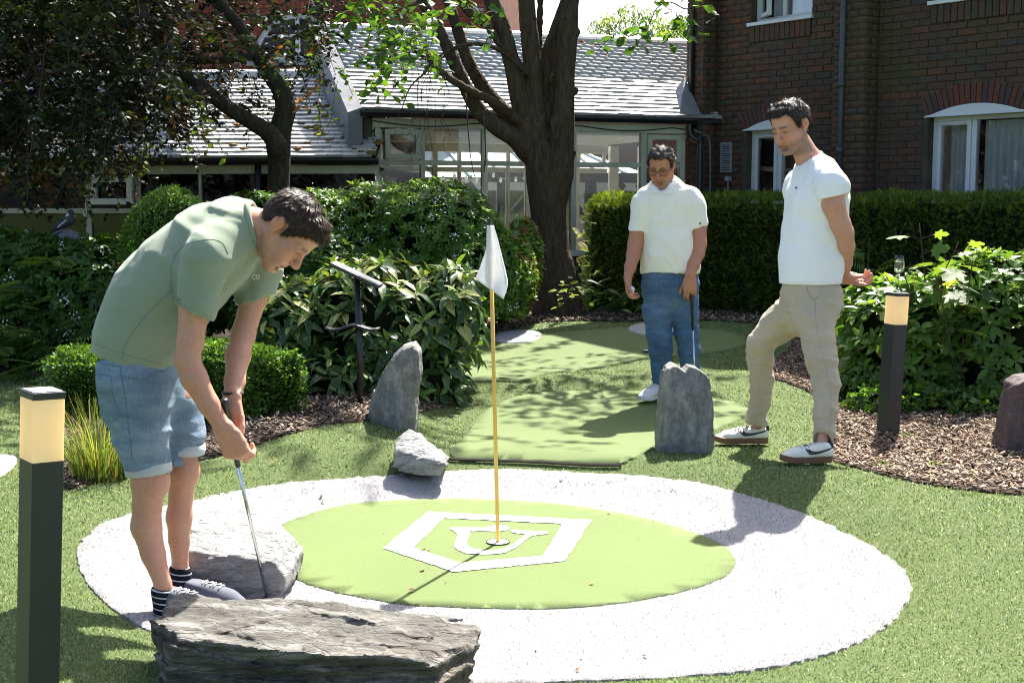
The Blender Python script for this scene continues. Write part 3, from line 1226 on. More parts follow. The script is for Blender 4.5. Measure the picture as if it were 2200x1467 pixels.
MB().box(-0.02, GL, -0.06, 0.10, GSILL - 0.05, GSILL + 0.018).build("sill", M_CREAM, G.e)
MB().box(0.0, GL, 0.0, 0.2, -0.2, GSILL - 0.052).build("plinth_wall", M_MORTAR, G.e)
# two top-hung casements
for (u0, u1) in ((826, 903), (1390, 1462)):
    a, b = G.X(u0), G.X(u1)
    z0, z1 = zT + 0.035, zh - 0.02
    cs = MB()
    t = 0.06
    cs.box(a, b, -0.035, 0.02, z0, z0 + t).box(a, b, -0.035, 0.02, z1 - t, z1).box(a, a + t, -0.035, 0.02, z0 + t, z1 - t).box(b - t, b, -0.035, 0.02, z0 + t, z1 - t)
    cs.build("casement", M_SAGE, G.e, bevel=0.005)
# return wall on the left, above the lower wing
MB().box(-0.10, -0.002, 0.0, 3.4, 0.2, GZE).build("end_wall", M_MORTAR, G.e)
# gutter, cable, downpipe
gt = MB()
prof = [(0.0, 0.0), (-0.03, -0.045), (-0.085, -0.045), (-0.115, 0.0), (-0.115, 0.025), (0.0, 0.025)]
for (y, z) in prof:
    gt.v.append((-0.16, y - 0.02, GZE + 0.055 + z))
for (y, z) in prof:
    gt.v.append((GL + 0.12, y - 0.02, GZE + 0.055 + z))
for i in range(6):
    gt.f.append((i, (i + 1) % 6, 6 + (i + 1) % 6, 6 + i))
gt.f += [tuple(range(5, -1, -1)), tuple(range(6, 12))]
gt.build("gutter", M_BLACKPL, G.e)
cb = []
for i in range(41):
    x = GL * i / 40
    cb.append((x, -0.035, GZE - 0.03 - 0.05 * abs(math.sin(math.pi * x / 1.25))))
MB().tube(cb, 0.006, 5).build("cable", M_BLACKPL, G.e)
dx = GL + 0.03
MB().tube(catmull([(dx, -0.08, GZE + 0.02), (dx, -0.08, GZE - 0.06), (dx + 0.02, -0.10, GZE - 0.14), (dx + 0.10, -0.13, GZE - 0.2), (dx + 0.12, -0.13, GZE - 0.3), (dx + 0.12, -0.13, -0.2)], 5), 0.036, 10).build("downpipe", M_BLACKPL, G.e, smooth=True)
MB().tube(catmull([(dx + 0.03, -0.13, GZE - 0.06), (dx + 0.15, -0.15, GZE - 0.12), (dx + 0.26, -0.13, GZE - 0.3), (dx + 0.27, -0.12, 0.5)], 5), 0.011, 6).build("cable", simple("cable_green_grey", (0.12, 0.14, 0.11), 0.5), G.e)


# ---- tiled roofs
def tile_mat(name, rnd):
    k = N(name)
    fac = k.n("ObjectInfo").outputs["Random"] if rnd == "obj" else k.n("Attribute", attribute_name="Col").outputs["Fac"]
    g = k.n("NewGeometry").outputs["Position"]
    c = k.ramp(fac, [(0, (0.4, 0.395, 0.39)), (0.5, (0.47, 0.465, 0.455)), (1, (0.54, 0.53, 0.52))])
    f = k.noise(g, 14, 6, 0.7)
    c = k.mix(k.ramp(f, [(0.5, 0.0), (0.75, 0.6)]), c, (0.2, 0.19, 0.15))
    return k.done(k.bsdf(c, 0.3, 0.9, k.bump(k.noise(g, 70, 4), 0.2, 0.003)))


M_TILE = tile_mat("roof_tile", "obj")
M_TILES = tile_mat("roof_tile_mass", "att")
M_MOSS = vcol_mat("roof_moss", 0.95, 0.1, 0.8, 60)


def unit_tile():
    mb = MB()
    mb.v = [(0, 0, 0), (1, 0, 0), (1, 1, 0), (0, 1, 0), (0, 0, 1), (1, 0, 1), (1, 1, 0.35), (0, 1, 0.35)]
    mb.f = [(4, 5, 6, 7), (0, 1, 5, 4), (1, 2, 6, 5), (3, 0, 4, 7)]
    me = bpy.data.meshes.new("roof_tile")
    me.from_pydata(mb.v, [], mb.f)
    me.materials.append(M_TILE)
    return me


UT = unit_tile()


def tiled_roof(site, x0, x1, yE, zE, yR, zR, gauge, tw, singles, prefer, sag=0.0):
    """tiles laid in courses from the eaves (yE, zE) to the ridge (yR, zR); the tail of each sits proud of the next"""
    L = math.hypot(yR - yE, zR - zE)
    ang = math.atan2(zR - zE, yR - yE)
    roof = empty("roof")
    roof.parent = site.e
    # boarding below the tiles
    bd = MB()
    bd.quad((x0, yE, zE - 0.012), (x1, yE, zE - 0.012), (x1, yR, zR - 0.012), (x0, yR, zR - 0.012))
    bd.quad((x0, yE, zE - 0.06), (x0, yR, zR - 0.06), (x1, yR, zR - 0.06), (x1, yE, zE - 0.06))
    bd.quad((x0, yE, zE - 0.06), (x1, yE, zE - 0.06), (x1, yE, zE - 0.012), (x0, yE, zE - 0.012))
    bd.quad((x0, yE, zE - 0.06), (x0, yE, zE - 0.012), (x0, yR, zR - 0.012), (x0, yR, zR - 0.06))
    bd.build("boarding", M_BLACKPL, roof)
    rows = int(L / gauge)
    T = []
    for j in range(rows):
        s = j * gauge
        n = int((x1 - x0) / tw)
        off = (j % 2) * tw / 2
        for i in range(-1, n + 1):
            a = max(x0, x0 + off + i * tw)
            b = min(x1, x0 + off + (i + 1) * tw) - 0.004
            if b - a > 0.03:
                T.append((a, b, s + random.uniform(-0.004, 0.004), random.uniform(0.03, 0.04), random.gauss(0, 0.006)))
    T.sort(key=prefer)
    Rm = Matrix.Rotation(ang, 4, 'X')
    for (a, b, s, th, rz) in T[:singles]:
        o = bpy.data.objects.new("roof_tile", UT)
        o.matrix_local = Matrix.Translation((a, yE + s * math.cos(ang), zE + s * math.sin(ang))) @ Rm @ Matrix.Rotation(rz, 4, 'Z') @ Matrix.Diagonal((b - a, gauge * 1.25, th, 1))
        link(o)
        o.parent = roof
    base = np.array([v.co[:] for v in UT.vertices])
    q = np.array([tuple(p.vertices) for p in UT.polygons])
    V, Fq, C = [], [], []
    ca, sa = math.cos(ang), math.sin(ang)
    for i, (a, b, s, th, rz) in enumerate(T[singles:]):
        B = base * np.array([b - a, gauge * 1.25, th])
        V.append(np.stack([a + B[:, 0], yE + (s + B[:, 1]) * ca - B[:, 2] * sa, zE + (s + B[:, 1]) * sa + B[:, 2] * ca], -1))
        Fq.append(q + 8 * i)
        C.append(np.full((8, 3), random.random()))
    if V:
        o = mobj("roof_tiling", np_mesh("roof_tiling", np.concatenate(V), np.concatenate(Fq), [M_TILES], smooth=False, col=np.concatenate(C)), roof)
        o["kind"] = "stuff"
    # ridge tiles
    rl = 0.45
    n = max(1, int((x1 - x0) / rl))
    for i in range(n):
        a, b = x0 + (x1 - x0) * i / n, x0 + (x1 - x0) * (i + 1) / n - 0.008
        mb = MB()
        m = 8
        for x in (a, b):
            for k in range(m + 1):
                t = math.pi * k / m
                mb.v.append((x, yR - 0.12 * math.cos(t), zR - 0.055 + 0.12 * math.sin(t)))
        for k in range(m):
            mb.f.append((k, m + 1 + k, m + 2 + k, k + 1))
        mb.f.append(tuple(range(m + 1)))
        mb.build("ridge_tile", M_TILE, roof, smooth=False)
    return roof, ang


def moss(site, roof, ang, yE, zE, spots, seed):
    """cushions of moss standing on the tiles"""
    r = np.random.default_rng(seed)
    V, Fq, C = [], [], []
    nb = 0
    for (x, s, rad) in spots:
        g, h = 9, 5
        th = np.linspace(0, 2 * np.pi, g, endpoint=False)
        P = []
        for k in range(h):
            ph = (k / (h - 1)) * np.pi / 2
            rr = rad * np.cos(ph) * (1 + 0.3 * r.normal(size=g) * (k < h - 1))
            P.append(np.stack([rr * np.cos(th) * 1.15, rr * np.sin(th) * 0.9, np.full(g, rad * 0.75 * np.sin(ph)) + r.normal(0, rad * 0.06, g)], -1))
        P = np.concatenate(P)
        ca, sa = math.cos(ang), math.sin(ang)
        sy, lz = s + P[:, 1], P[:, 2] + 0.01
        V.append(np.stack([x + P[:, 0], yE + sy * ca - lz * sa, zE + sy * sa + lz * ca], -1))
        ix = np.arange(g * h).reshape(h, g) + nb
        Fq.append(np.stack([ix[:-1], np.roll(ix[:-1], -1, 1), np.roll(ix[1:], -1, 1), ix[1:]], -1).reshape(-1, 4))
        nb += g * h
        base = np.array([(0.2, 0.115, 0.035), (0.13, 0.1, 0.03), (0.17, 0.085, 0.035), (0.24, 0.16, 0.06)][r.integers(0, 4)])
        C.append(np.repeat(base[None] * r.uniform(0.7, 1.2, (g * h, 1)), 1, 0))
    o = mobj("moss", np_mesh("moss", np.concatenate(V), np.concatenate(Fq), [M_MOSS], smooth=True, col=np.concatenate(C)), roof)
    o["kind"] = "stuff"


GRUN, GRISE = 1.82, 1.14
groof, ga = tiled_roof(G, -0.14, GL + 0.95, -0.06, GZE + 0.09, GRUN, GZE + 0.09 + GRISE, 0.1, 0.165, 300, lambda t: -abs(t[0] - 99) * 0 + t[2])
GSL = math.hypot(GRUN + 0.06, GRISE)
r_ = np.random.default_rng(3)
sp = []
for _ in range(150):
    s = GSL * r_.beta(2.4, 1.1)
    sp.append((r_.uniform(0.0, GL), s, r_.uniform(0.012, 0.03)))
for _ in range(22):
    sp.append((GL * r_.uniform(0.62, 0.98), GSL * r_.uniform(0.9, 0.99), r_.uniform(0.02, 0.045)))
for _ in range(45):
    sp.append((GL * r_.uniform(0.02, 0.35), GSL * r_.uniform(0.45, 0.98), r_.uniform(0.015, 0.045)))
moss(G, groof, ga, -0.06, GZE + 0.09, sp, 5)
# lead upstand along the left verge of the higher roof, and the gable below it
vg = MB()
ya, za_, yb, zb_ = -0.10, GZE + 0.10, GRUN, GZE + 0.10 + GRISE
vg.v = [(-0.30, ya, za_ - 0.05), (-0.135, ya, za_ + 0.01), (-0.135, yb, zb_ + 0.03), (-0.30, yb, zb_ - 0.03), (-0.30, ya, za_ - 0.75), (-0.30, yb, zb_ - 0.75), (-0.135, ya, za_ - 0.75), (-0.135, yb, zb_ - 0.75)]
vg.f = [(0, 1, 2, 3), (4, 0, 3, 5), (4, 6, 1, 0), (3, 2, 7, 5)]
vg.build("lead_upstand", M_LEAD, G.e)
lf = MB()
lf.v = [(GL - 0.12, -0.12, GZE + 0.13), (GL + 0.16, -0.14, GZE + 0.12), (GL + 0.12, 0.25, GZE + 0.62), (GL - 0.02, 0.22, GZE + 0.44)]
lf.f = [(0, 1, 2, 3)]
lf.build("lead_apron", M_LEAD, G.e)

# ---- what shows through the glass: inner screen, pergola, glazed roof opposite, far wall
inn = MB()
yi = 2.7
MB().box(-0.3, GL + 0.1, 0.12, yi + 0.1, GZE - 0.13, GZE - 0.11).build("ceiling_panel", M_CREAM, G.e)
flo = MB().box(-0.3, GL + 0.3, 0.21, 9.0, 0.3, 0.34)
flo.build("inner_floor", M_STONE, G.e)
zr0, zr1 = G.Z(1290, 331, yi), G.Z(1290, 365, yi)
for (a, b) in ((1036, 1048), (1233, 1246), (1312, 1330), (1375, 1384), (826, 838), (878, 884), (930, 940), (985, 991), (1090, 1096), (1130, 1140), (1185, 1191), (1420, 1428)):
    inn.box(G.X(a, yi), G.X(b, yi), yi, yi + 0.08, 0.34, GZE - 0.13)
inn.box(-0.3, GL + 0.2, yi + 0.01, yi + 0.07, zr1 - 0.05, zr1 + 0.02).box(-0.3, GL + 0.2, yi + 0.01, yi + 0.07, zr0, GZE - 0.13)
inn.box(-0.3, GL + 0.2, yi + 0.01, yi + 0.07, 0.34, 0.55)
inn.build("inner_screen", M_CREAM, G.e)
MB().box(-0.3, GL + 0.2, yi + 0.035, yi + 0.04, 0.55, zr1 - 0.05).build("inner_pane", M_GLASS, G.e)
ow = MB()
oz0, oz1 = G.Z(1280, 362, yi - 0.06), G.Z(1280, 312, yi - 0.06)
ox0, ox1 = G.X(1246, yi - 0.06), G.X(1308, yi - 0.06)
Mt = Matrix.Translation((0, yi - 0.02, oz1)) @ Matrix.Rotation(math.radians(14), 4, 'X') @ Matrix.Translation((0, 0, -oz1))
for bx in ((ox0, ox1, 0, 0.04, oz0, oz0 + 0.05), (ox0, ox1, 0, 0.04, oz1 - 0.05, oz1), (ox0, ox0 + 0.05, 0, 0.04, oz0 + 0.05, oz1 - 0.05), (ox1 - 0.05, ox1, 0, 0.04, oz0 + 0.05, oz1 - 0.05)):
    ow.box(*bx, M=Mt)
ow.build("inner_casement", M_UPVC, G.e)
yp = 5.0
M_TIMB = simple("dark_timber", (0.045, 0.05, 0.055), 0.7, 0.3, 0.2)
zb0 = G.Z(1200, 392, yp)
pg = MB()
pg.box(G.X(1040, yp), G.X(1460, yp), yp - 0.06, yp + 0.06, zb0, zb0 + 0.16)
pg.build("pergola_beam", M_TIMB, G.e)
for uc in (1080, 1270, 1440):
    p = MB()
    xc = G.X(uc, yp)
    p.box(xc - 0.07, xc + 0.07, yp - 0.07, yp + 0.07, 0.34, zb0)
    for sgn in (-1, 1):
        p.bar((xc + sgn * 0.05, yp, zb0 - 0.62), (xc + sgn * 0.58, yp, zb0 - 0.02), 0.07, 0.1)
    p.build("pergola_post", M_TIMB, G.e)
# sunlit glass roof of the courtyard building
M_PALE = simple("glazed_roof_panel", (0.5, 0.6, 0.55), 0.35, 0.5, 0.06, 2)
yr = 6.6
zrl, zrh = G.Z(1100, 382, yr), G.Z(1100, 318, yr + 1.6)
gr = MB()
xa, xb = G.X(700, yr), G.X(1420, yr)
gr.quad((xa, yr, zrl), (xb, yr, zrl), (xb - 1.0, yr + 1.6, zrh), (xa, yr + 1.6, zrh))
gro = gr.build("glass_roof", M_PALE, G.e)
xx = xa
nb_ = MB()
while xx < xb - 0.1:
    nb_.bar((xx, yr - 0.01, zrl + 0.02), (min(xx, xb - 1.0), yr + 1.59, zrh + 0.02), 0.04, 0.04)
    xx += 0.62
nb_.build("glazing_bars", M_UPVC, gro)
fw = MB()
fw.box(xa, xb + 2, yr + 0.05, yr + 0.15, zrl - 0.22, zrl - 0.02)
for k in range(9):
    x = xa + (xb - xa) * k / 8
    fw.box(x - 0.05, x + 0.05, yr + 0.06, yr + 0.14, 0.34, zrl - 0.22)
fw.box(xa, xb + 2, yr + 0.06, yr + 0.14, 0.34, 0.9)
fw.build("courtyard_front", M_CREAM, G.e)
MB().box(xa, xb + 2, yr + 0.8, yr + 0.85, 0.34, zrl - 0.05).build("courtyard_room", simple("room_grey", (0.3, 0.32, 0.3), 0.8), G.e)
MB().box(xa - 2, xb + 4, yr + 1.75, yr + 2.0, 0.3, zrh + 0.7).build("far_wall", simple("far_brick", (0.12, 0.05, 0.04), 0.9), G.e)
# string lights
M_BULB = simple("bulb_glass", (0.75, 0.75, 0.7), 0.15, 0.6)
blb = MB()
wire = []
for i in range(46):
    x = GL * (0.02 + 0.96 * i / 45)
    z = G.Z(1150, 372, 3.4) - 0.09 * abs(math.sin(i * 0.42))
    wire.append((x, 3.4 + 0.4 * math.sin(i * 0.2), z))
    if i % 2 == 0:
        c = wire[-1]
        blb.lathe([(0.0, -0.075), (0.018, -0.065), (0.026, -0.045), (0.018, -0.02), (0.01, 0.0)], c, 8)
sl = MB().tube(wire, 0.004, 4).build("light_string", M_BLACKPL)
sl.matrix_world = G.M
tag(sl, "string of small round bulbs hung behind the garden room glass", "string lights")
bo_ = blb.build("bulbs", M_BULB, sl, smooth=True)

# ---------------------------------------------------------------- left: low wing
l0 = at(-260, 400, 14.7)
l1 = at(812, 400, 14.25)
LW = Site("low_wing", (l0.x, l0.y), (l1.x - l0.x, l1.y - l0.y))
tag(LW.e, "low sage framed wing with mossy roof behind the dark leaved tree", "building")
LL = (Vector((l1.x, l1.y)) - Vector((l0.x, l0.y))).length
LZE = LW.Z(600, 356)
zhd = LW.Z(400, 374)
MB().box(0, LL, -0.02, 0.1, zhd, LZE).build("fascia", M_SAGE, LW.e)
zrail = LW.Z(100, 453)
pl = [(-40, -28), (178, 190), (286, 298), (424, 430), (612, 620), (806, 815)]
pxs = [(LW.X(a), LW.X(b)) for a, b in pl]
for a, b in pxs:
    MB().box(a, b, 0, 0.07, 0.3, zhd).build("mullion", M_SAGE, LW.e)
for i in range(len(pxs) - 1):
    a, b = pxs[i][1], pxs[i + 1][0]
    MB().box(a, b, 0.004, 0.066, zrail - 0.028, zrail + 0.028).build("transom", M_SAGE, LW.e)
    MB().box(a, b, 0.03, 0.036, zrail + 0.028, zhd).build("pane", M_GLASSD, LW.e)
    MB().box(a, b, 0.03, 0.036, 0.5, zrail - 0.028).build("pane", M_GLASSD, LW.e)
a, b = LW.X(193), LW.X(284)
z0, z1 = LW.Z(240, 440), zhd - 0.02
cs = MB()
t = 0.07
cs.box(a, b, -0.05, 0.02, z0, z0 + t).box(a, b, -0.05, 0.02, z1 - t, z1).box(a, a + t, -0.05, 0.02, z0 + t, z1 - t).box(b - t, b, -0.05, 0.02, z0 + t, z1 - t)
cs.build("casement", M_CREAM, LW.e, bevel=0.006)
MB().box(-0.5, LL, 0.0, 0.12, -0.3, 0.5).build("plinth_wall", M_MORTAR, LW.e)
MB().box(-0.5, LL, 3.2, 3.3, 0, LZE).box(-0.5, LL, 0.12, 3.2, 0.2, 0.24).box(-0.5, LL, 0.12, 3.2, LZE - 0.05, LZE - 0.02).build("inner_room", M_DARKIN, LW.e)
gt = MB()
for (y, z) in prof:
    gt.v.append((-0.5, y - 0.02, LZE + 0.05 + z))
for (y, z) in prof:
    gt.v.append((LL + 0.02, y - 0.02, LZE + 0.05 + z))
for i in range(6):
    gt.f.append((i, (i + 1) % 6, 6 + (i + 1) % 6, 6 + i))
gt.f += [tuple(range(5, -1, -1)), tuple(range(6, 12))]
gt.build("gutter", M_BLACKPL, LW.e)
xd = LW.X(556)
MB().tube([(xd, -0.06, LZE + 0.02), (xd, -0.06, 0.0)], 0.036, 10).build("downpipe", M_BLACKPL, LW.e, smooth=True)
LRUN, LRISE = 1.78, 1.09
lroof, la_ = tiled_roof(LW, -0.4, LL - 0.02, -0.06, LZE + 0.085, LRUN, LZE + 0.085 + LRISE, 0.1, 0.165, 300, lambda t: -t[0] * 1.0 + abs(t[2] - 0.8) * 0.5)
LSL = math.hypot(LRUN + 0.06, LRISE)
zR_ = LZE + 0.085 + LRISE
MB().quad((-0.4, LRUN, zR_), (LL - 0.02, LRUN, zR_), (LL - 0.02, 3.7, LZE), (-0.4, 3.7, LZE)).quad((-0.4, -0.05, LZE), (-0.4, LRUN, zR_ - 0.02), (-0.4, 3.7, LZE)).build("rear_slope", roofm, LW.e)
sp = []
for _ in range(170):
    sp.append((LL * (1 - 0.75 * r_.beta(1.0, 1.2)), LSL * r_.uniform(0.02, 0.98), r_.uniform(0.018, 0.055)))
for _ in range(60):
    sp.append((LL * r_.uniform(0.95, 0.995), LSL * r_.uniform(0.0, 0.98), r_.uniform(0.015, 0.035)))
moss(LW, lroof, la_, -0.06, LZE + 0.085, sp, 9)

# ---------------------------------------------------------------- far left: tall red brick house
b0 = at(-300, 300, 26.5)
b1 = at(1072, 300, 25.0)
B = Site("red_brick_house", (b0.x, b0.y), (b1.x - b0.x, b1.y - b0.y))
tag(B.e, "tall red brick house with white arched window behind the low wing", "building")
BLn = (Vector((b1.x, b1.y)) - Vector((b0.x, b0.y))).length
BRR = [(0, (0.2, 0.048, 0.028)), (0.3, (0.26, 0.065, 0.036)), (0.6, (0.17, 0.042, 0.03)), (0.85, (0.3, 0.08, 0.045)), (1, (0.12, 0.04, 0.035))]
M_RED = brick_mat("red_brick_mass", "att", BRR, 0.0)
M_REDV = brick_mat("red_brick_arch", "obj", BRR, 0.0)
M_MORT2 = simple("mortar_red", (0.16, 0.07, 0.05), 0.95, 0.1, 0.3, 6)
wx, wz = B.loc(637, 128)
wr = B.X(735) - wx
wl = MB()
backing(wl, 0, BLn, 0, 8.5, [(wx - wr, wx + wr, wz, wz + wr + 0.02)], 0.0, 0.4)
wl.box(BLn - 0.4, BLn, 0.4, 6, 0, 8.5)
bw = wl.build("wall", M_MORT2, B.e)
# spandrels that close the square opening down to the half circle
sp_ = MB()
n = 14
for sg in (-1, 1):
    for i in range(n):
        t0, t1 = math.pi / 2 * i / n, math.pi / 2 * (i + 1) / n
        p0, p1 = (wx + sg * wr * math.cos(t0), wz + wr * math.sin(t0)), (wx + sg * wr * math.cos(t1), wz + wr * math.sin(t1))
        sp_.quad((p0[0], 0.0, p0[1]), (p1[0], 0.0, p1[1]), (p1[0], 0.0, wz + wr + 0.02), (p0[0], 0.0, wz + wr + 0.02))
        sp_.quad((p0[0], 0.0, p0[1]), (p0[0], 0.2, p0[1]), (p1[0], 0.2, p1[1]), (p1[0], 0.0, p1[1]))
sp_.build("spandrel", M_MORT2, bw)
rects = []
for r in wall_bricks(B.X(380), BLn, 3.2, 6.2, 0, [(wx - wr - 0.02, wx + wr + 0.02, wz - 0.13, wz)], [(wx, wr + 0.23, wz, wr + 0.23)]):
    rects.append(r)
lay_bricks(B, rects, 0.0, 0.014, 0, bw, bw, M_REDV, M_RED)
for i in range(36):
    t0, t1 = math.pi * i / 36 + 0.006, math.pi * (i + 1) / 36 - 0.006
    mb = MB()
    P = [(wx + r * math.cos(t), wz + r * math.sin(t)) for r in (wr + 0.005, wr + 0.22) for t in (t0, t1)]
    a, b, c, d = P
    mb.v = [(a[0], -0.016, a[1]), (b[0], -0.016, b[1]), (d[0], -0.016, d[1]), (c[0], -0.016, c[1]), (a[0], 0.1, a[1]), (b[0], 0.1, b[1]), (d[0], 0.1, d[1]), (c[0], 0.1, c[1])]
    mb.f = [(0, 1, 2, 3), (0, 4, 5, 1), (1, 5, 6, 2), (2, 6, 7, 3), (3, 7, 4, 0)]
    mb.build("brick", M_REDV, bw)
aw = MB()
m = 24
for k in range(m):
    t0, t1 = math.pi * k / m, math.pi * (k + 1) / m
    for y0 in (0.08,):
        q = [(wx + r * math.cos(t), wz + r * math.sin(t)) for r in (wr - 0.09, wr) for t in (t0, t1)]
        a, b, c, d = q
        aw.quad((a[0], y0, a[1]), (b[0], y0, b[1]), (d[0], y0, d[1]), (c[0], y0, c[1]))
        aw.quad((a[0], y0, a[1]), (a[0], y0 + 0.08, a[1]), (b[0], y0 + 0.08, b[1]), (b[0], y0, b[1]))
aw.box(wx - wr, wx + wr, 0.08, 0.16, wz, wz + 0.09)
aw.box(wx - 0.04, wx + 0.04, 0.085, 0.155, wz + 0.09, wz + wr - 0.05)
aw.box(wx + 0.42 * wr, wx + 0.42 * wr + 0.05, 0.085, 0.155, wz + 0.09, wz + wr * 0.6)
aw.box(wx - wr * 0.8, wx + 0.1 * wr, 0.086, 0.154, wz + wr * 0.5, wz + wr * 0.5 + 0.05)
av = aw.build("arched_window", M_UPVC, B.e)
gp_ = MB()
gp_.v = [(wx, 0.13, wz)] + [(wx + (wr - 0.05) * math.cos(math.pi * k / m), 0.13, wz + (wr - 0.05) * math.sin(math.pi * k / m)) for k in range(m + 1)]
gp_.f = [(0, k + 1, k + 2) for k in range(m)]
gp_.build("pane", M_GLASSD, av)
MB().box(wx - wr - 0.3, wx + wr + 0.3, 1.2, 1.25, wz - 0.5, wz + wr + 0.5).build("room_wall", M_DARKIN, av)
MB().box(wx - wr - 0.1, wx + wr + 0.02, -0.07, 0.1, wz - 0.12, wz - 0.005).build("sill", M_STONE, av)
x0, x1 = B.X(747), B.X(778)
pi = MB().box(x0, x1, -0.11, -0.015, 2.5, 8.5).build("pilaster", M_MORT2, B.e)
lay_bricks(B, wall_bricks(x0, x1, 3.2, 6.2, 0, [], [], phase=x0), -0.11, 0.014, 0, pi, pi, M_REDV, M_RED)
x0, x1 = B.X(1012), B.X(1072)
pi = MB().box(x0, x1, -0.11, -0.015, 2.5, 8.5).build("pilaster", M_MORT2, B.e)
lay_bricks(B, wall_bricks(x0, x1, 3.2, 6.2, 0, [], [], phase=x0), -0.11, 0.014, 0, pi, pi, M_REDV, M_RED)
cp = MB()
zc1, zc0 = B.Z(1020, 22), B.Z(1020, 44)
for i in range(9):
    a = x0 + (x1 - x0) * (0.05 + 0.4 * random.random())
    z = zc0 + (zc1 - zc0) * random.random()
    cp.box(a, a + 0.08, -0.17, -0.126, z, z + 0.06)
cp.build("carved_block", M_STONE, pi)
# ================================================================ shapes grown from distance fields
class Field:
    def __init__(s, lo, hi, h, fine=()):
        """rectilinear grid; fine = [(lo, hi, h)] boxes sampled more closely"""
        s.ax = []
        for k in range(3):
            pts = [np.arange(lo[k], hi[k] + h, h)]
            for (a, b, hf) in fine:
                pts = [p[(p < a[k] - hf * 0.4) | (p > b[k] + hf * 0.4)] if True else p for p in pts]
                pts.append(np.arange(a[k], b[k] + hf, hf))
            q = np.unique(np.round(np.concatenate(pts), 5))
            keep = [q[0]]
            for x in q[1:]:
                if x - keep[-1] > 0.0012:
                    keep.append(x)
            s.ax.append(np.array(keep, np.float32))
        s.v = np.full([len(a) for a in s.ax], 0.08, np.float32)

    def win(s, lo, hi, pad):
        sl = []
        for k in range(3):
            a = np.searchsorted(s.ax[k], lo[k] - pad)
            b = np.searchsorted(s.ax[k], hi[k] + pad)
            sl.append(slice(max(a - 1, 0), min(b + 1, len(s.ax[k]))))
        return tuple(sl)

    def xyz(s, sl):
        return s.ax[0][sl[0]][:, None, None], s.ax[1][sl[1]][None, :, None], s.ax[2][sl[2]][None, None, :]

    def put(s, sl, d, k, op):
        a = s.v[sl]
        if op == "+":
            if k > 0:
                h = np.maximum(k - np.abs(a - d), 0) / k
                s.v[sl] = np.minimum(a, d) - h * h * k * 0.25
            else:
                s.v[sl] = np.minimum(a, d)
        else:
            d = -d
            if k > 0:
                h = np.maximum(k - np.abs(a - d), 0) / k
                s.v[sl] = np.maximum(a, d) + h * h * k * 0.25
            else:
                s.v[sl] = np.maximum(a, d)

    def cone(s, p0, p1, r0, r1, k=0.02, flat=None, op="+"):
        p0, p1 = np.array(p0, float), np.array(p1, float)
        R = max(r0, r1) * (max(1, flat[1]) if flat else 1)
        sl = s.win(np.minimum(p0, p1) - R, np.maximum(p0, p1) + R, 0.05 + k)
        X, Y, Z = s.xyz(sl)
        ba = p1 - p0
        L2 = float(ba @ ba) + 1e-9
        dx, dy, dz = X - p0[0], Y - p0[1], Z - p0[2]
        t = np.clip((dx * ba[0] + dy * ba[1] + dz * ba[2]) / L2, 0, 1)
        qx, qy, qz = dx - t * ba[0], dy - t * ba[1], dz - t * ba[2]
        if flat:
            f = np.array(flat[0], float)
            f /= np.linalg.norm(f)
            g = (qx * f[0] + qy * f[1] + qz * f[2]) * (1 / flat[1] - 1)
            qx, qy, qz = qx + g * f[0], qy + g * f[1], qz + g * f[2]
        d = np.sqrt(qx * qx + qy * qy + qz * qz) - (r0 + (r1 - r0) * t)
        s.put(sl, d.astype(np.float32), k, op)
        return s

    def chain(s, pts, k=0.02, flat=None, op="+"):
        for (a, ra), (b, rb) in zip(pts[:-1], pts[1:]):
            s.cone(a, b, ra, rb, k, flat, op)
        return s

    def ell(s, c, r, A=None, k=0.02, op="+"):
        c, r = np.array(c, float), np.array(r, float)
        R = r.max()
        sl = s.win(c - R, c + R, 0.05 + k)
        X, Y, Z = s.xyz(sl)
        dx, dy, dz = X - c[0], Y - c[1], Z - c[2]
        if A is None:
            A = np.eye(3)
        A = np.asarray(A, float)
        q = [(dx * A[i][0] + dy * A[i][1] + dz * A[i][2]) / r[i] for i in range(3)]
        k0 = np.sqrt(q[0] ** 2 + q[1] ** 2 + q[2] ** 2)
        k1 = np.sqrt((q[0] / r[0]) ** 2 + (q[1] / r[1]) ** 2 + (q[2] / r[2]) ** 2) + 1e-6
        d = k0 * (k0 - 1) / k1
        s.put(sl, d.astype(np.float32), k, op)
        return s

    def half(s, p, n, k=0.0, lo=None, hi=None):
        """keep the side the normal points away from; limited to a box when given"""
        n = np.array(n, float)
        n /= np.linalg.norm(n)
        sl = s.win(lo, hi, 0) if lo is not None else (slice(None),) * 3
        X, Y, Z = s.xyz(sl)
        d = (X - p[0]) * n[0] + (Y - p[1]) * n[1] + (Z - p[2]) * n[2]
        s.put(sl, (-d).astype(np.float32), k, "-")
        return s

    def like(s):
        o = Field.__new__(Field)
        o.ax = s.ax
        o.v = np.full(s.v.shape, 0.08, np.float32)
        return o

    def merge(s, o, k=0.02):
        s.put((slice(None),) * 3, o.v, k, "+")
        return s

    def displace(s, fn, band=0.05):
        k = np.argwhere(np.abs(s.v) < band)
        P = np.stack([s.ax[0][k[:, 0]], s.ax[1][k[:, 1]], s.ax[2][k[:, 2]]], -1)
        s.v[k[:, 0], k[:, 1], k[:, 2]] += fn(P).astype(np.float32)
        return s

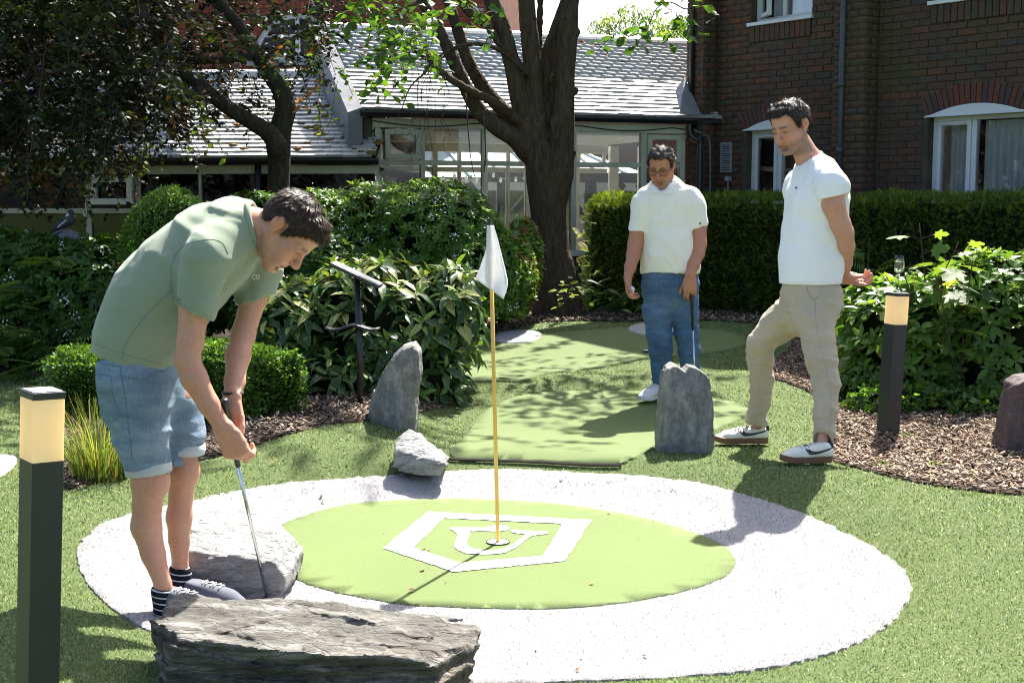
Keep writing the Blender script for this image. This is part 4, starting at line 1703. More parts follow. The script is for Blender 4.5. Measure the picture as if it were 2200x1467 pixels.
    def mesh(s, smooth=1):
        v = s.v.copy()
        for k in range(3):
            ix = [slice(None)] * 3
            for e in (0, -1):
                ix[k] = e
                v[tuple(ix)] = np.maximum(v[tuple(ix)], 0.01)
        ins = v < 0
        c = [ins[dx:ins.shape[0] - 1 + dx, dy:ins.shape[1] - 1 + dy, dz:ins.shape[2] - 1 + dz] for dx in (0, 1) for dy in (0, 1) for dz in (0, 1)]
        cnt = np.zeros(c[0].shape, np.int8)
        for q in c:
            cnt += q
        cells = np.argwhere((cnt > 0) & (cnt < 8))
        I, J, K = cells.T
        xs_, ys_, zs_ = s.ax
        val, pos = [], []
        for dx in (0, 1):
            for dy in (0, 1):
                for dz in (0, 1):
                    val.append(v[I + dx, J + dy, K + dz])
                    pos.append(np.stack([xs_[I + dx], ys_[J + dy], zs_[K + dz]], -1))
        acc = np.zeros((len(cells), 3))
        num = np.zeros(len(cells))
        for (a, b) in ((0, 1), (2, 3), (4, 5), (6, 7), (0, 2), (1, 3), (4, 6), (5, 7), (0, 4), (1, 5), (2, 6), (3, 7)):
            m = (val[a] < 0) != (val[b] < 0)
            t = val[a][m] / (val[a][m] - val[b][m])
            acc[m] += pos[a][m] + (pos[b][m] - pos[a][m]) * t[:, None]
            num[m] += 1
        V = acc / num[:, None]
        cid = np.full(cnt.shape, -1, np.int32)
        cid[I, J, K] = np.arange(len(cells))
        Q = []
        sx = ins[:-1] != ins[1:]
        for k in range(3):
            A = np.moveaxis(ins, k, 0)
            D = np.moveaxis(cid, k, 0)
            ed = np.argwhere(A[:-1, 1:-1, 1:-1] != A[1:, 1:-1, 1:-1])
            i, j, l = ed[:, 0], ed[:, 1] + 1, ed[:, 2] + 1
            q = np.stack([D[i, j - 1, l - 1], D[i, j, l - 1], D[i, j, l], D[i, j - 1, l]], -1)
            fl = A[i, j, l]
            if k == 1:
                fl = ~fl
            q[~fl] = q[~fl][:, ::-1]
            Q.append(q)
        Q = np.concatenate(Q)
        Q = Q[(Q >= 0).all(1)]
        for _ in range(smooth):
            S_, n_ = np.zeros_like(V), np.zeros(len(V))
            for a, b in ((0, 1), (1, 2), (2, 3), (3, 0)):
                np.add.at(S_, Q[:, a], V[Q[:, b]])
                np.add.at(n_, Q[:, a], 1)
                np.add.at(S_, Q[:, b], V[Q[:, a]])
                np.add.at(n_, Q[:, b], 1)
            V = 0.5 * V + 0.5 * S_ / np.maximum(n_, 1)[:, None]
        return V, Q


def poly_sdf(x, z, poly):
    P = np.asarray(poly, float)
    d = np.full(x.shape, 1e9)
    for i in range(len(P)):
        a, b = P[i], P[(i + 1) % len(P)]
        e = b - a
        wx, wz = x - a[0], z - a[1]
        t = np.clip((wx * e[0] + wz * e[1]) / (e @ e + 1e-12), 0, 1)
        d = np.minimum(d, (wx - t * e[0]) ** 2 + (wz - t * e[1]) ** 2)
    d = np.sqrt(d)
    return np.where(inpoly(x, z, P), -d, d)


# ================================================================ planting
def T_leaf(w=0.22, fold=0.06, droop=0.12, tip=0.0, wmid=0.4):
    """eight-triangle leaf, length 1 along +x, normal +z"""
    V = np.array([(0, 0, 0), (wmid, 0, 0.02), (0.76, 0, -droop * 0.45), (1, 0, -droop), (wmid * 0.85, w, fold), (wmid * 0.85, -w, fold), (0.74, w * 0.68, fold - droop * 0.4), (0.74, -w * 0.68, fold - droop * 0.4)], float)
    Fc = np.array([(0, 5, 1), (0, 1, 4), (1, 5, 7), (1, 7, 2), (1, 2, 6), (1, 6, 4), (2, 7, 3), (2, 3, 6)])
    return V, Fc


def T_small(w=0.3, fold=0.1):
    V = np.array([(0, 0, 0), (0.5, w, fold), (1, 0, -0.05), (0.5, -w, fold)], float)
    return V, np.array([(0, 2, 1), (0, 3, 2)])


def T_round(w=0.36):
    """obovate leaf"""
    V = np.array([(0, 0, 0), (0.5, 0, 0.0), (1, 0, -0.1), (0.3, w * 0.55, 0.04), (0.3, -w * 0.55, 0.04), (0.65, w, 0.05), (0.65, -w, 0.05), (0.9, w * 0.6, -0.02), (0.9, -w * 0.6, -0.02)], float)
    Fc = np.array([(0, 4, 1), (0, 1, 3), (1, 4, 6), (1, 3, 5), (1, 6, 8), (1, 5, 7), (1, 8, 2), (1, 2, 7)])
    Fc[[1, 3, 5, 7]] = Fc[[1, 3, 5, 7]]
    Fc[3] = (1, 5, 3)
    Fc[5] = (1, 7, 5)
    return V, Fc


def T_palmate():
    """five-lobed sycamore leaf, stalk end at the origin"""
    ang = [(-150, 0.22), (-120, 0.5), (-95, 0.36), (-70, 0.78), (-48, 0.62), (-38, 0.45), (-22, 0.8), (0, 1.0), (22, 0.8), (38, 0.45), (48, 0.62), (70, 0.78), (95, 0.36), (120, 0.5), (150, 0.22)]
    V = [(0.0, 0, 0), (0.35, 0, -0.02)]
    for a, r in ang:
        t = math.radians(a)
        V.append((0.28 + r * 0.62 * math.cos(t), r * 0.72 * math.sin(t), 0.03 - 0.12 * r * r))
    Fc = [(1, i, i + 1) for i in range(2, len(V) - 1)] + [(0, 2, 1), (0, 1, len(V) - 1)]
    return np.array(V), np.array(Fc)


def T_frond(n=9, w=0.2, lw=0.035):
    """pinnate leaf with n pairs of leaflets"""
    V, Fc = [], []
    for i in range(n):
        x = 0.12 + 0.86 * i / n
        L = w * math.sin(math.pi * (0.18 + 0.76 * i / n)) * 1.15
        for sg in (-1, 1):
            b = len(V)
            V += [(x, 0, -0.12 * x * x), (x + L * 0.25, sg * L * 0.5 - 0, 0.02 - 0.12 * x * x + 0.0), (x + L * 0.4, sg * L, -0.03 - 0.12 * x * x), (x + L * 0.25 + lw * 1.4, sg * L * 0.45, -0.12 * x * x)]
            Fc += [(b, b + 1, b + 2), (b, b + 2, b + 3)] if sg < 0 else [(b, b + 2, b + 1), (b, b + 3, b + 2)]
    b = len(V)
    V += [(0, 0.008, 0), (0, -0.008, 0), (1, 0, -0.12)]
    Fc.append((b, b + 1, b + 2))
    return np.array(V), np.array(Fc)


def T_yew(n=7):
    """flat yew spray: needles on both sides of a shoot"""
    V, Fc = [], []
    for i in range(n):
        x = 0.1 + 0.85 * i / n
        L = 0.34 * (1 - 0.45 * i / n)
        for sg in (-1, 1):
            b = len(V)
            V += [(x, 0, 0), (x + L * 0.35, sg * L, 0.03), (x + 0.09, 0, 0)]
            Fc.append((b, b + 1, b + 2) if sg < 0 else (b, b + 2, b + 1))
    return np.array(V), np.array(Fc)


def frames(D, Nn):
    x = D / (np.linalg.norm(D, axis=1, keepdims=True) + 1e-9)
    z = Nn - x * np.sum(Nn * x, 1, keepdims=True)
    z = z / (np.linalg.norm(z, axis=1, keepdims=True) + 1e-9)
    return x, np.cross(z, x), z


def scatter(T, P, D, Nn, S, C):
    V0, F0 = T
    x, y, z = frames(D, Nn)
    S = np.asarray(S)[:, None, None]
    V = P[:, None] + S * (V0[None, :, 0:1] * x[:, None] + V0[None, :, 1:2] * y[:, None] + V0[None, :, 2:3] * z[:, None])
    n, m = len(P), len(V0)
    Fc = (np.arange(n)[:, None, None] * m + F0[None]).reshape(-1, 3)
    return V.reshape(-1, 3), Fc, np.repeat(C, m, 0)


def objcol_leaf(name, rough=0.38, trans=0.3, spots=None):
    k = N(name)
    oi = k.n("ObjectInfo")
    c = oi.outputs["Color"]
    if spots:
        v = k.coord("Object")
        vz = k.vor(v, spots[0])
        mk = k.noise(v, spots[0] * 0.22, 2)
        fac = k.math('MULTIPLY', k.ramp(vz.outputs["Distance"], [(spots[1], 1.0), (spots[1] + 0.1, 0.0)]), k.ramp(mk, [(0.4, 0.0), (0.52, 1.0)]))
        c = k.mix(fac, c, spots[2])
    g = k.noise(k.coord("Object"), 6.0, 3)
    c = k.mix(1.0, c, k.ramp(g, [(0.3, 0.78), (0.7, 1.2)]), 'MULTIPLY')
    p = k.bsdf(c, rough, 0.25)
    t = k.n("BsdfTranslucent")
    k.l(k.mix(1.0, c, (1.6, 1.5, 0.45), 'MULTIPLY'), t.inputs[0])
    ms = k.n("MixShader")
    ms.inputs[0].default_value = trans
    k.l(p, ms.inputs[1])
    k.l(t.outputs[0], ms.inputs[2])
    return k.done(ms.outputs[0])


def foliage(root, T, P, D, Nn, S, C, m_mass, m_one=None, singles=0, order=None, name="foliage", smooth=True):
    """the largest leaves one by one, the others as one mass"""
    P, D, Nn, S, C = (np.asarray(a, float) for a in (P, D, Nn, S, C))
    if singles:
        k = np.argsort(order if order is not None else P[:, 1])
        one, rest = k[:singles], k[singles:]
        me = np_mesh("leaf", T[0], T[1], [m_one], smooth=smooth)
        x, y, z = frames(D[one], Nn[one])
        for i, j in enumerate(one):
            o = bpy.data.objects.new("leaf", me)
            s = S[j]
            M = Matrix(((x[i, 0] * s, y[i, 0] * s, z[i, 0] * s, P[j, 0]), (x[i, 1] * s, y[i, 1] * s, z[i, 1] * s, P[j, 1]), (x[i, 2] * s, y[i, 2] * s, z[i, 2] * s, P[j, 2]), (0, 0, 0, 1)))
            link(o)
            o.parent = root
            o.matrix_basis = Matrix.Translation(-root.location) @ M if root.type == 'EMPTY' else M
            o.color = (*C[j], 1)
    else:
        rest = np.arange(len(P))
    if len(rest):
        V, Fc, Cc = scatter(T, P[rest], D[rest], Nn[rest], S[rest], C[rest])
        loc = np.array(root.location)
        o = mobj(name, np_mesh(name, V - loc, Fc, [m_mass], smooth=smooth, col=Cc), root)
        o["kind"] = "stuff"
        return o


def unit(a):
    return a / (np.linalg.norm(a, axis=-1, keepdims=True) + 1e-9)


def ell_points(ells, n, seed, lump=0.16, lscale=2.6, shell=(0.8, 1.04), cut_back=True):
    """points in the outer shell of a union of ellipsoids, with outward normals"""
    r = np.random.default_rng(seed)
    w = np.array([e[1][0] * e[1][2] + e[1][1] * e[1][2] + e[1][0] * e[1][1] for e in ells])
    w = w / w.sum()
    Ps, Ns = [], []
    for e, wi in zip(ells, w):
        m = int(n * wi * 2.6) + 10
        d = unit(r.normal(size=(m, 3)))
        if cut_back:
            d = d[(d[:, 1] < 0.35) & (d[:, 2] > -0.75)]
        c, R = np.array(e[0]), np.array(e[1])
        q = c + d * R
        f = 1 + lump * fbm(q * lscale, 3, seed)
        rad = r.uniform(*shell, len(d)) ** 0.7
        p = c + d * R * (f * rad)[:, None]
        nn = unit(d / R)
        keep = np.ones(len(p), bool)
        for e2 in ells:
            if e2 is e:
                continue
            keep &= np.sum(((p - np.array(e2[0])) / np.array(e2[1])) ** 2, 1) > 0.72
        keep &= p[:, 2] > hgt(p[:, 0], p[:, 1]) + 0.01
        Ps.append(p[keep])
        Ns.append(nn[keep])
    P, Nn = np.concatenate(Ps), np.concatenate(Ns)
    k = r.permutation(len(P))[:n]
    return P[k], Nn[k], r


M_CORE = simple("bush_shade", (0.012, 0.016, 0.008), 1.0, 0.0, 0.5, 6)  # solid filler blocking the view through; shade between leaves put into its colour
M_TWIG = simple("twig_bark", (0.06, 0.045, 0.032), 0.9, 0.2, 0.3, 20)


def core_mesh(root, ells, k=0.8, name="dark_core", seed=0):
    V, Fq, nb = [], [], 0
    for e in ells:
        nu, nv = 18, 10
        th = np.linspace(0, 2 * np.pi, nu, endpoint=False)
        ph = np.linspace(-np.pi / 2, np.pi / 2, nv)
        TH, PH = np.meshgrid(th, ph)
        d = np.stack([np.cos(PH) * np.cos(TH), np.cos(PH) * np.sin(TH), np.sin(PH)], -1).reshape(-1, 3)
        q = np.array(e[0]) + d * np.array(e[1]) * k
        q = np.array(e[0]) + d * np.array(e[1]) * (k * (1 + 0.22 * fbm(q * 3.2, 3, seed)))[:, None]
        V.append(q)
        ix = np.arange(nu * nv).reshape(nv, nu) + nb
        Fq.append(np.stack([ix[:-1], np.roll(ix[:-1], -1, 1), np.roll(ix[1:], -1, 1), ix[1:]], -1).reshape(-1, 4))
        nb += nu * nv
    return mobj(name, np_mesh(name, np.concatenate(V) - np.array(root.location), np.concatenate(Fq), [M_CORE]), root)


def pal(cols, n, r, var=0.25):
    c = np.array(cols)[r.integers(0, len(cols), n)]
    return np.clip(c * r.uniform(1 - var, 1 + var, (n, 1)), 0, 1)


def E(u, v, d, rx, ry, rz):
    p = at(u, v, d)
    return ((p.x, p.y, p.z), (rx, ry, rz))


def base_of(ells):
    c = np.mean([e[0] for e in ells], 0)
    return (float(c[0]), float(c[1]), float(hgt(c[0], c[1])))


M_LEAF = leaf_mat("leaf_glossy", rough=0.36, trans=0.42, spec=0.35)
M_LEAFM = leaf_mat("leaf_matt", rough=0.5, trans=0.35)
M_LEAFT = leaf_mat("leaf_thin", rough=0.45, trans=0.5)
M_LEAFDK = leaf_mat("leaf_dark", rough=0.55, trans=0.25, spec=0.3)
M_LEAF1 = objcol_leaf("leaf_single", 0.45, 0.35)
M_FLOWER = simple("white_petal", (0.75, 0.75, 0.72), 0.6, 0.3, 0.05)


def shrub(name, label, ells, n, size, cols, seed, T, mat, whorl=1, flowers=0, singles=0, corek=0.8, lump=0.16, lscale=2.6, updir=0.35, shell=(0.82, 1.04), group=None, mat1=None):
    root = empty(name, base_of(ells))
    tag(root, label, "shrub", group)
    P, Nn, r = ell_points(ells, n, seed, lump, lscale, shell)
    m = len(P)
    col = pal(cols, m, r)
    up = np.array([0, 0, 1.0])
    if whorl > 1:
        axis = unit(Nn * 0.8 + up * updir + r.normal(0, 0.3, (m, 3)))
        t1 = unit(np.cross(axis, r.normal(size=(m, 3))))
        t2 = np.cross(axis, t1)
        PP, DD, NN, SS, CC = [], [], [], [], []
        for k in range(whorl):
            a = 2 * np.pi * k / whorl + r.normal(0, 0.2, m)
            rad = t1 * np.cos(a)[:, None] + t2 * np.sin(a)[:, None]
            el = r.normal(0.35, 0.25, m)[:, None]
            D = unit(rad + axis * el)
            PP.append(P)
            DD.append(D)
            NN.append(unit(axis - rad * el * 0.6))
            SS.append(size * r.uniform(0.65, 1.25, m))
            CC.append(col * r.uniform(0.85, 1.15, (m, 1)))
        PP, DD, NN, SS, CC = (np.concatenate(a) for a in (PP, DD, NN, SS, CC))
    else:
        PP = P
        DD = unit(Nn * 0.55 + r.normal(0, 0.6, (m, 3)) + up * (updir - 0.35))
        NN = unit(Nn * 0.7 + up * 0.5 + r.normal(0, 0.35, (m, 3)))
        SS = size * r.uniform(0.6, 1.3, m)
        CC = col
    order = None
    if singles:
        order = PP[:, 1] - 0.5 * SS / size
    foliage(root, T, PP, DD, NN, SS, CC, mat, mat1 or M_LEAF1, singles, order)
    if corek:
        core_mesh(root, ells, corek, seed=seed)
    if flowers:
        P, Nn, r = ell_points(ells, flowers, seed + 50, lump, lscale, (1.0, 1.07))
        k = 14
        Pf = np.repeat(P, k, 0) + r.normal(0, 0.022, (len(P) * k, 3))
        n2 = len(Pf)
        V, Fc, _ = scatter(T_small(0.4, 0.05), Pf, r.normal(size=(n2, 3)), np.repeat(Nn, k, 0) + r.normal(0, 0.4, (n2, 3)), r.uniform(0.012, 0.02, n2), np.ones((n2, 3)))
        o = mobj("flowers", np_mesh("flowers", V - np.array(root.location), Fc, [M_FLOWER], smooth=False), root)
        o["kind"] = "stuff"
    return root


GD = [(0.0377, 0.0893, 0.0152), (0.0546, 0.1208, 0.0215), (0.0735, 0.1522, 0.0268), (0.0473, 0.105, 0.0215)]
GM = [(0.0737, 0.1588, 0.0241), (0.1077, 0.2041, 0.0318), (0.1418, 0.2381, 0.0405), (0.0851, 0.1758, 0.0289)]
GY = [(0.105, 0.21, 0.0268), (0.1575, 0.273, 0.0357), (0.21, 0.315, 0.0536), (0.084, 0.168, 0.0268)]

# -- mexican orange behind the spotted laurel, sunlit
shrub("flowering_shrub", "broad glossy shrub with white blossom below the garden room windows",
      [E(790, 535, 12.4, 0.75, 0.6, 0.62), E(930, 530, 12.3, 0.72, 0.6, 0.62), E(680, 560, 12.2, 0.5, 0.5, 0.62), E(1010, 590, 12.1, 0.5, 0.45, 0.5)],
      3300, 0.062, GM, 21, T_leaf(0.2, 0.05, 0.1), M_LEAF, whorl=5, flowers=75)
shrub("flowering_shrub", "light green shrub with browning leaves against the tree trunk",
      [E(1080, 600, 12.3, 0.32, 0.4, 0.5), E(1120, 560, 12.6, 0.2, 0.3, 0.42)], 1300, 0.058, GY + [(0.2, 0.1, 0.03)], 22, T_leaf(0.24, 0.05, 0.1), M_LEAF, whorl=4, flowers=8)
# -- dark growth on the left
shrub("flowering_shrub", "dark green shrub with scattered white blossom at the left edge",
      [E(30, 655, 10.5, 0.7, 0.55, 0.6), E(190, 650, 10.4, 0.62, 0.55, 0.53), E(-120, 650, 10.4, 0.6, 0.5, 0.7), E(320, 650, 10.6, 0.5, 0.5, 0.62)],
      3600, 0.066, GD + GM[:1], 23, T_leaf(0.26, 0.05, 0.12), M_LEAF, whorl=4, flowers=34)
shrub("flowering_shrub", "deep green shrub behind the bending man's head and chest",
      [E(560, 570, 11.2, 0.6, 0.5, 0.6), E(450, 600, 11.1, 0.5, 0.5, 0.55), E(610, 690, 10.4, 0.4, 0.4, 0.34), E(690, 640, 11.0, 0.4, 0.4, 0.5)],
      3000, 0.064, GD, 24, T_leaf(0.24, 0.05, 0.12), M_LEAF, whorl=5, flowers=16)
# -- clipped box
BOXC = [(0.0655, 0.142, 0.0204), (0.0928, 0.1856, 0.0278), (0.1201, 0.2293, 0.0371), (0.0437, 0.0983, 0.0167)]
shrub("box_ball", "clipped round box bush behind the bending man's back", [E(372, 520, 9.8, 0.37, 0.36, 0.38), E(425, 530, 9.9, 0.32, 0.3, 0.32)],
      15000, 0.021, BOXC, 25, T_small(0.34, 0.1), M_LEAFM, corek=0.86, lump=0.2, lscale=5.5, shell=(0.9, 1.05))


def box_points(M, hx, hy, hz, n, seed, lump, lscale, faces="ftlr"):
    r = np.random.default_rng(seed)
    ar = {"f": hx * hz * 4, "t": hx * hy * 4, "l": hy * hz * 4, "r": hy * hz * 4}
    tot = sum(ar[f] for f in faces)
    Ps, Ns = [], []
    for f in faces:
        m = int(n * ar[f] / tot)
        a, b = r.uniform(-1, 1, m), r.uniform(-1, 1, m)
        if f == "f":
            p, nn = np.stack([a * hx, np.full(m, -hy), b * hz], -1), (0, -1, 0)
        elif f == "t":
            p, nn = np.stack([a * hx, b * hy, np.full(m, hz)], -1), (0, 0, 1)
        elif f == "l":
            p, nn = np.stack([np.full(m, -hx), a * hy, b * hz], -1), (-1, 0, 0)
        else:
            p, nn = np.stack([np.full(m, hx), a * hy, b * hz], -1), (1, 0, 0)
        nn = np.tile(np.array(nn, float), (m, 1))
        # ease the top edges
        q = p / np.array([hx, hy, hz])
        ez = np.clip((np.abs(q[:, 1]) - 0.7) / 0.3, 0, 1) * np.clip((q[:, 2] - 0.8) / 0.2, 0, 1)
        p[:, 2] -= ez * 0.06
        p[:, 1] *= 1 - 0.12 * ez
        Ps.append(p)
        Ns.append(nn)
    p, nn = np.concatenate(Ps), np.concatenate(Ns)
    Mr = np.array(M.to_3x3())
    wp = p @ Mr.T + np.array(M.translation)
    wn = nn @ Mr.T
    f = lump * fbm(wp * lscale, 3, seed)
    wp = wp + wn * (f + r.uniform(-0.05, 0.015, len(wp)))[:, None]
    return wp, wn, r


def clipped_hedge(name, label, p0, p1, thick, ztop, n, size, cols, T, mat, seed, lump, lscale, faces="ftlr", zb=None, cat="hedge"):
    p0, p1 = Vector((p0[0], p0[1], 0)), Vector((p1[0], p1[1], 0))
    x = (p1 - p0).normalized()
    y = Vector((-x.y, x.x, 0))
    c = (p0 + p1) / 2
    zb = float(hgt(c.x, c.y)) if zb is None else zb
    hx, hy, hz = (p1 - p0).length / 2, thick / 2, (ztop - zb) / 2
    M = Matrix(((x.x, y.x, 0, c.x), (x.y, y.y, 0, c.y), (0, 0, 1, zb + hz), (0, 0, 0, 1)))
    root = empty(name, (c.x, c.y, zb))
    tag(root, label, cat)
    P, Nn, r = box_points(M, hx, hy, hz, n, seed, lump, lscale, faces)
    k = P[:, 2] > hgt(P[:, 0], P[:, 1])
    P, Nn = P[k], Nn[k]
    m = len(P)
    D = unit(Nn * 0.75 + r.normal(0, 0.45, (m, 3)) + np.array([0, 0, 0.35]))
    NN = unit(np.array([0, 0, 1.0]) + Nn * 0.4 + r.normal(0, 0.4, (m, 3)))
    foliage(root, T, P, D, NN, size * r.uniform(0.6, 1.35, m), pal(cols, m, r, 0.3), mat, smooth=False)
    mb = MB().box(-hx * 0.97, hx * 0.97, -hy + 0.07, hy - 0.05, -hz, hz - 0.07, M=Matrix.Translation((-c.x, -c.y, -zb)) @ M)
    mb.build("dark_core", M_CORE, root)  # filler block in the same shade colour, no branches modelled
    return root


a, b = gp(300, 915), gp(592, 905)
clipped_hedge("box_hedge", "low clipped box hedge between the bending man's arms and the spotted laurel", (a.x, a.y + 0.2), (b.x, b.y + 0.2), 0.42, 0.50, 17000, 0.023, BOXC, T_small(0.34, 0.1), M_LEAFM, 31, 0.07, 4.0)
a, b = gp(128, 905), gp(245, 912)
clipped_hedge("box_hedge", "small clipped box bush beside the bending man's shorts", (a.x, a.y + 0.25), (b.x, b.y + 0.2), 0.4, 0.40, 8000, 0.024, BOXC, T_small(0.34, 0.1), M_LEAFM, 32, 0.09, 4.0)
YEW = [(0.0487, 0.0974, 0.0124), (0.0792, 0.1401, 0.0176), (0.134, 0.2071, 0.0259), (0.0365, 0.0731, 0.0124), (0.2071, 0.268, 0.0362)]
hp = lambda t, off: (W.o + W.x * t - W.y * off)
h0, h1 = hp(-4.55, 1.25), hp(1.5, 1.25)
clipped_hedge("yew_hedge", "long dark clipped yew hedge along the brick wing", h0, h1, 0.85, 1.42, 46000, 0.05, YEW, T_yew(5), M_LEAFM, 33, 0.09, 2.2, "ftl", zb=0.05)
e1 = at(1335, 540, 13.9)
clipped_hedge("yew_hedge", "rounded end of the yew hedge beside the tree trunk", (e1.x - 0.22, 14.15), (e1.x + 0.33, 13.85), 0.6, 1.40, 10000, 0.05, YEW + [(0.2, 0.25, 0.04)], T_yew(5), M_LEAFM, 34, 0.14, 2.6, "ftl", zb=0.1)

# -- spotted laurel
aells = [E(810, 690, 8.65, 0.60, 0.5, 0.44), E(665, 690, 8.6, 0.33, 0.35, 0.30), E(960, 675, 8.7, 0.26, 0.35, 0.36), E(700, 830, 8.25, 0.33, 0.35, 0.24), E(880, 800, 8.5, 0.36, 0.35, 0.28)]
auc = empty("spotted_laurel", base_of(aells))
tag(auc, "spotted laurel with long yellow flecked leaves behind the leaning slate slab", "shrub")
P, Nn, r = ell_points(aells, 190, 41, 0.12, 2.4, (0.9, 1.05))
PP, DD, NN, SS, CC = [], [], [], [], []
up = np.array([0, 0, 1.0])
for p, nn in zip(P, Nn):
    ax = unit(nn * 0.65 + up * 0.75 + r.normal(0, 0.18, 3))
    t1 = unit(np.cross(ax, r.normal(size=3)))
    t2 = np.cross(ax, t1)
    hi = (p[2] - 0.35) / 0.7
    kk = r.integers(6, 10)
    for j in range(kk):
        a = 2.4 * j + r.normal(0, 0.2)
        rad = t1 * math.cos(a) + t2 * math.sin(a)
        el = r.uniform(-0.35, 0.15) if j < kk * 0.6 else r.uniform(0.5, 1.4)
        D = unit(rad + ax * el - up * 0.15)
        PP.append(p - ax * r.uniform(0, 0.05))
        DD.append(D)
        NN.append(unit(ax - rad * el * 0.5 + r.normal(0, 0.12, 3)))
        young = j >= kk * 0.6
        SS.append(r.uniform(0.08, 0.12) if young else r.uniform(0.13, 0.19))
        q = r.random()
        if young:
            c = np.array((0.13, 0.22, 0.04)) if q < 0.7 else np.array((0.2, 0.28, 0.06))
        elif q < 0.22 and hi > 0.3:
            c = np.array((0.3, 0.31, 0.1))
        else:
            c = np.array((0.035, 0.075, 0.022)) if q < 0.7 else np.array((0.06, 0.11, 0.03))
        CC.append(c * r.uniform(0.8, 1.2))
PP, DD, NN, SS, CC = (np.array(a) for a in (PP, DD, NN, SS, CC))
M_AUC = leaf_mat("laurel_leaf", rough=0.34, trans=0.22, spots=(55, 0.16, (0.34, 0.36, 0.1)))
M_AUC1 = objcol_leaf("laurel_leaf_single", 0.34, 0.22, spots=(9.0, 0.17, (0.34, 0.36, 0.1)))
foliage(auc, T_leaf(0.17, 0.045, 0.16, wmid=0.42), PP, DD, NN, SS, CC, M_AUC, M_AUC1, 300, PP[:, 1] - SS)
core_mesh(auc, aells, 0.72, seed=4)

# -- right hand shrub, sycamore seedlings, ivy
rsh = [E(1985, 735, 8.9, 0.5, 0.45, 0.46), E(2150, 720, 8.8, 0.62, 0.5, 0.58), E(1900, 700, 9.2, 0.32, 0.35, 0.36), E(2320, 740, 8.7, 0.5, 0.5, 0.55), E(1880, 830, 8.9, 0.26, 0.3, 0.18)]
shrub("evergreen_shrub", "rounded evergreen shrub with leaf rosettes behind the leaning bollard light", rsh, 900, 0.095, GM + [(0.1, 0.19, 0.035), (0.14, 0.24, 0.045)], 43, T_leaf(0.2, 0.04, 0.08, wmid=0.5), M_LEAF, whorl=6, singles=300, updir=0.7)
ivy = [E(1950, 862, 8.3, 0.42, 0.25, 0.1), E(2090, 868, 8.2, 0.4, 0.25, 0.1), E(1850, 850, 8.7, 0.2, 0.25, 0.14)]
shrub("ivy_clump", "low ivy spilling onto the bark chips under the evergreen shrub", ivy, 900, 0.05, GD + GM, 44, T_palmate(), M_LEAF, corek=0.6, lump=0.3)


def seedling(name, label, stems, leaf_n, size, cols, seed, T=None, mat=None, one=True, group=None, droop=0.2, flat=0.75):
    """thin stems with large leaves held near the top"""
    r = np.random.default_rng(seed)
    b = stems[0][0]
    root = empty(name, b)
    tag(root, label, "plant", group)
    mb = MB()
    PP, DD, NN, SS, CC = [], [], [], [], []
    loc = Vector(b)
    for st in stems:
        path = catmull([tuple(p) for p in st], 5)
        mb.tube([Vector(p) - loc for p in path], np.linspace(0.007, 0.003, len(path)), 6)
        m = len(path)
        for j in range(leaf_n):
            t = 0.35 + 0.65 * (j + r.random()) / leaf_n
            p = np.array(path[min(m - 1, int(t * (m - 1)))])
            a = r.uniform(0, 6.28)
            d = unit(np.array([math.cos(a), math.sin(a), r.uniform(-0.1, 0.6)]))
            q = p + d * size * r.uniform(0.25, 0.6)
            mb.tube([Vector(p) - loc, Vector(q) - loc], [0.0025, 0.0018], 4, cap=False)
            PP.append(q)
            DD.append(unit(d + np.array([0, 0, -droop])))
            NN.append(unit(np.array([0, 0, flat]) + r.normal(0, 0.35, 3) + np.array([0, -0.25, 0])))
            SS.append(size * r.uniform(0.55, 1.15))
            CC.append(np.array(cols[r.integers(0, len(cols))]) * r.uniform(0.8, 1.2))
    mb.build("stem", M_TWIG, root, smooth=True)
    n = len(PP)
    foliage(root, T or T_palmate(), PP, DD, NN, SS, CC, mat or M_LEAFT, objcol_leaf("thin_leaf_single", 0.55, 0.45) if "thin_leaf_single" not in bpy.data.materials else bpy.data.materials["thin_leaf_single"], n if one else 0)
    return root


g0 = lambda u, v: tuple(gp(u, v))
seedling("sycamore_seedling", "tall sycamore seedling with pale top leaves above the evergreen shrub",
         [[at(1985, 860, 8.75), at(1990, 650, 8.75), at(1975, 480, 8.7)], [at(1985, 860, 8.75), at(2010, 640, 8.6), at(2060, 520, 8.5)], [at(1985, 860, 8.75), at(1960, 660, 8.6), at(1935, 560, 8.5)]],
         9, 0.2, [(0.1, 0.17, 0.04), (0.16, 0.24, 0.06), (0.07, 0.13, 0.03), (0.22, 0.28, 0.08)], 51)
seedling("sycamore_seedling", "sycamore seedling with large spread leaves right of the wine glass",
         [[at(2060, 850, 8.5), at(2075, 660, 8.4), at(2090, 560, 8.3)], [at(2060, 850, 8.5), at(2030, 680, 8.35), at(2010, 590, 8.3)]], 8, 0.19, [(0.07, 0.13, 0.03), (0.11, 0.18, 0.045), (0.2, 0.26, 0.08)], 52)
seedling("ash_seedling", "small seedling with divided leaves beside the standing man's elbow", [[g0(1850, 760), at(1862, 620, 10.2), at(1868, 510, 10.2)], [g0(1850, 760), at(1850, 640, 10.1), at(1845, 560, 10.1)]], 7, 0.24,
         [(0.06, 0.12, 0.03), (0.08, 0.15, 0.035)], 53, T=T_frond(5, 0.34, 0.1))
seedling("young_sapling", "bright green leafy sapling in front of the tree trunk", [[g0(1205, 692), at(1210, 640, 12.75), at(1212, 605, 12.7)], [g0(1205, 692), at(1218, 630, 12.7), at(1228, 612, 12.7)]], 8, 0.115,
         [(0.2, 0.3, 0.04), (0.14, 0.22, 0.035), (0.26, 0.34, 0.06)], 54, T=T_leaf(0.26, 0.05, 0.1))
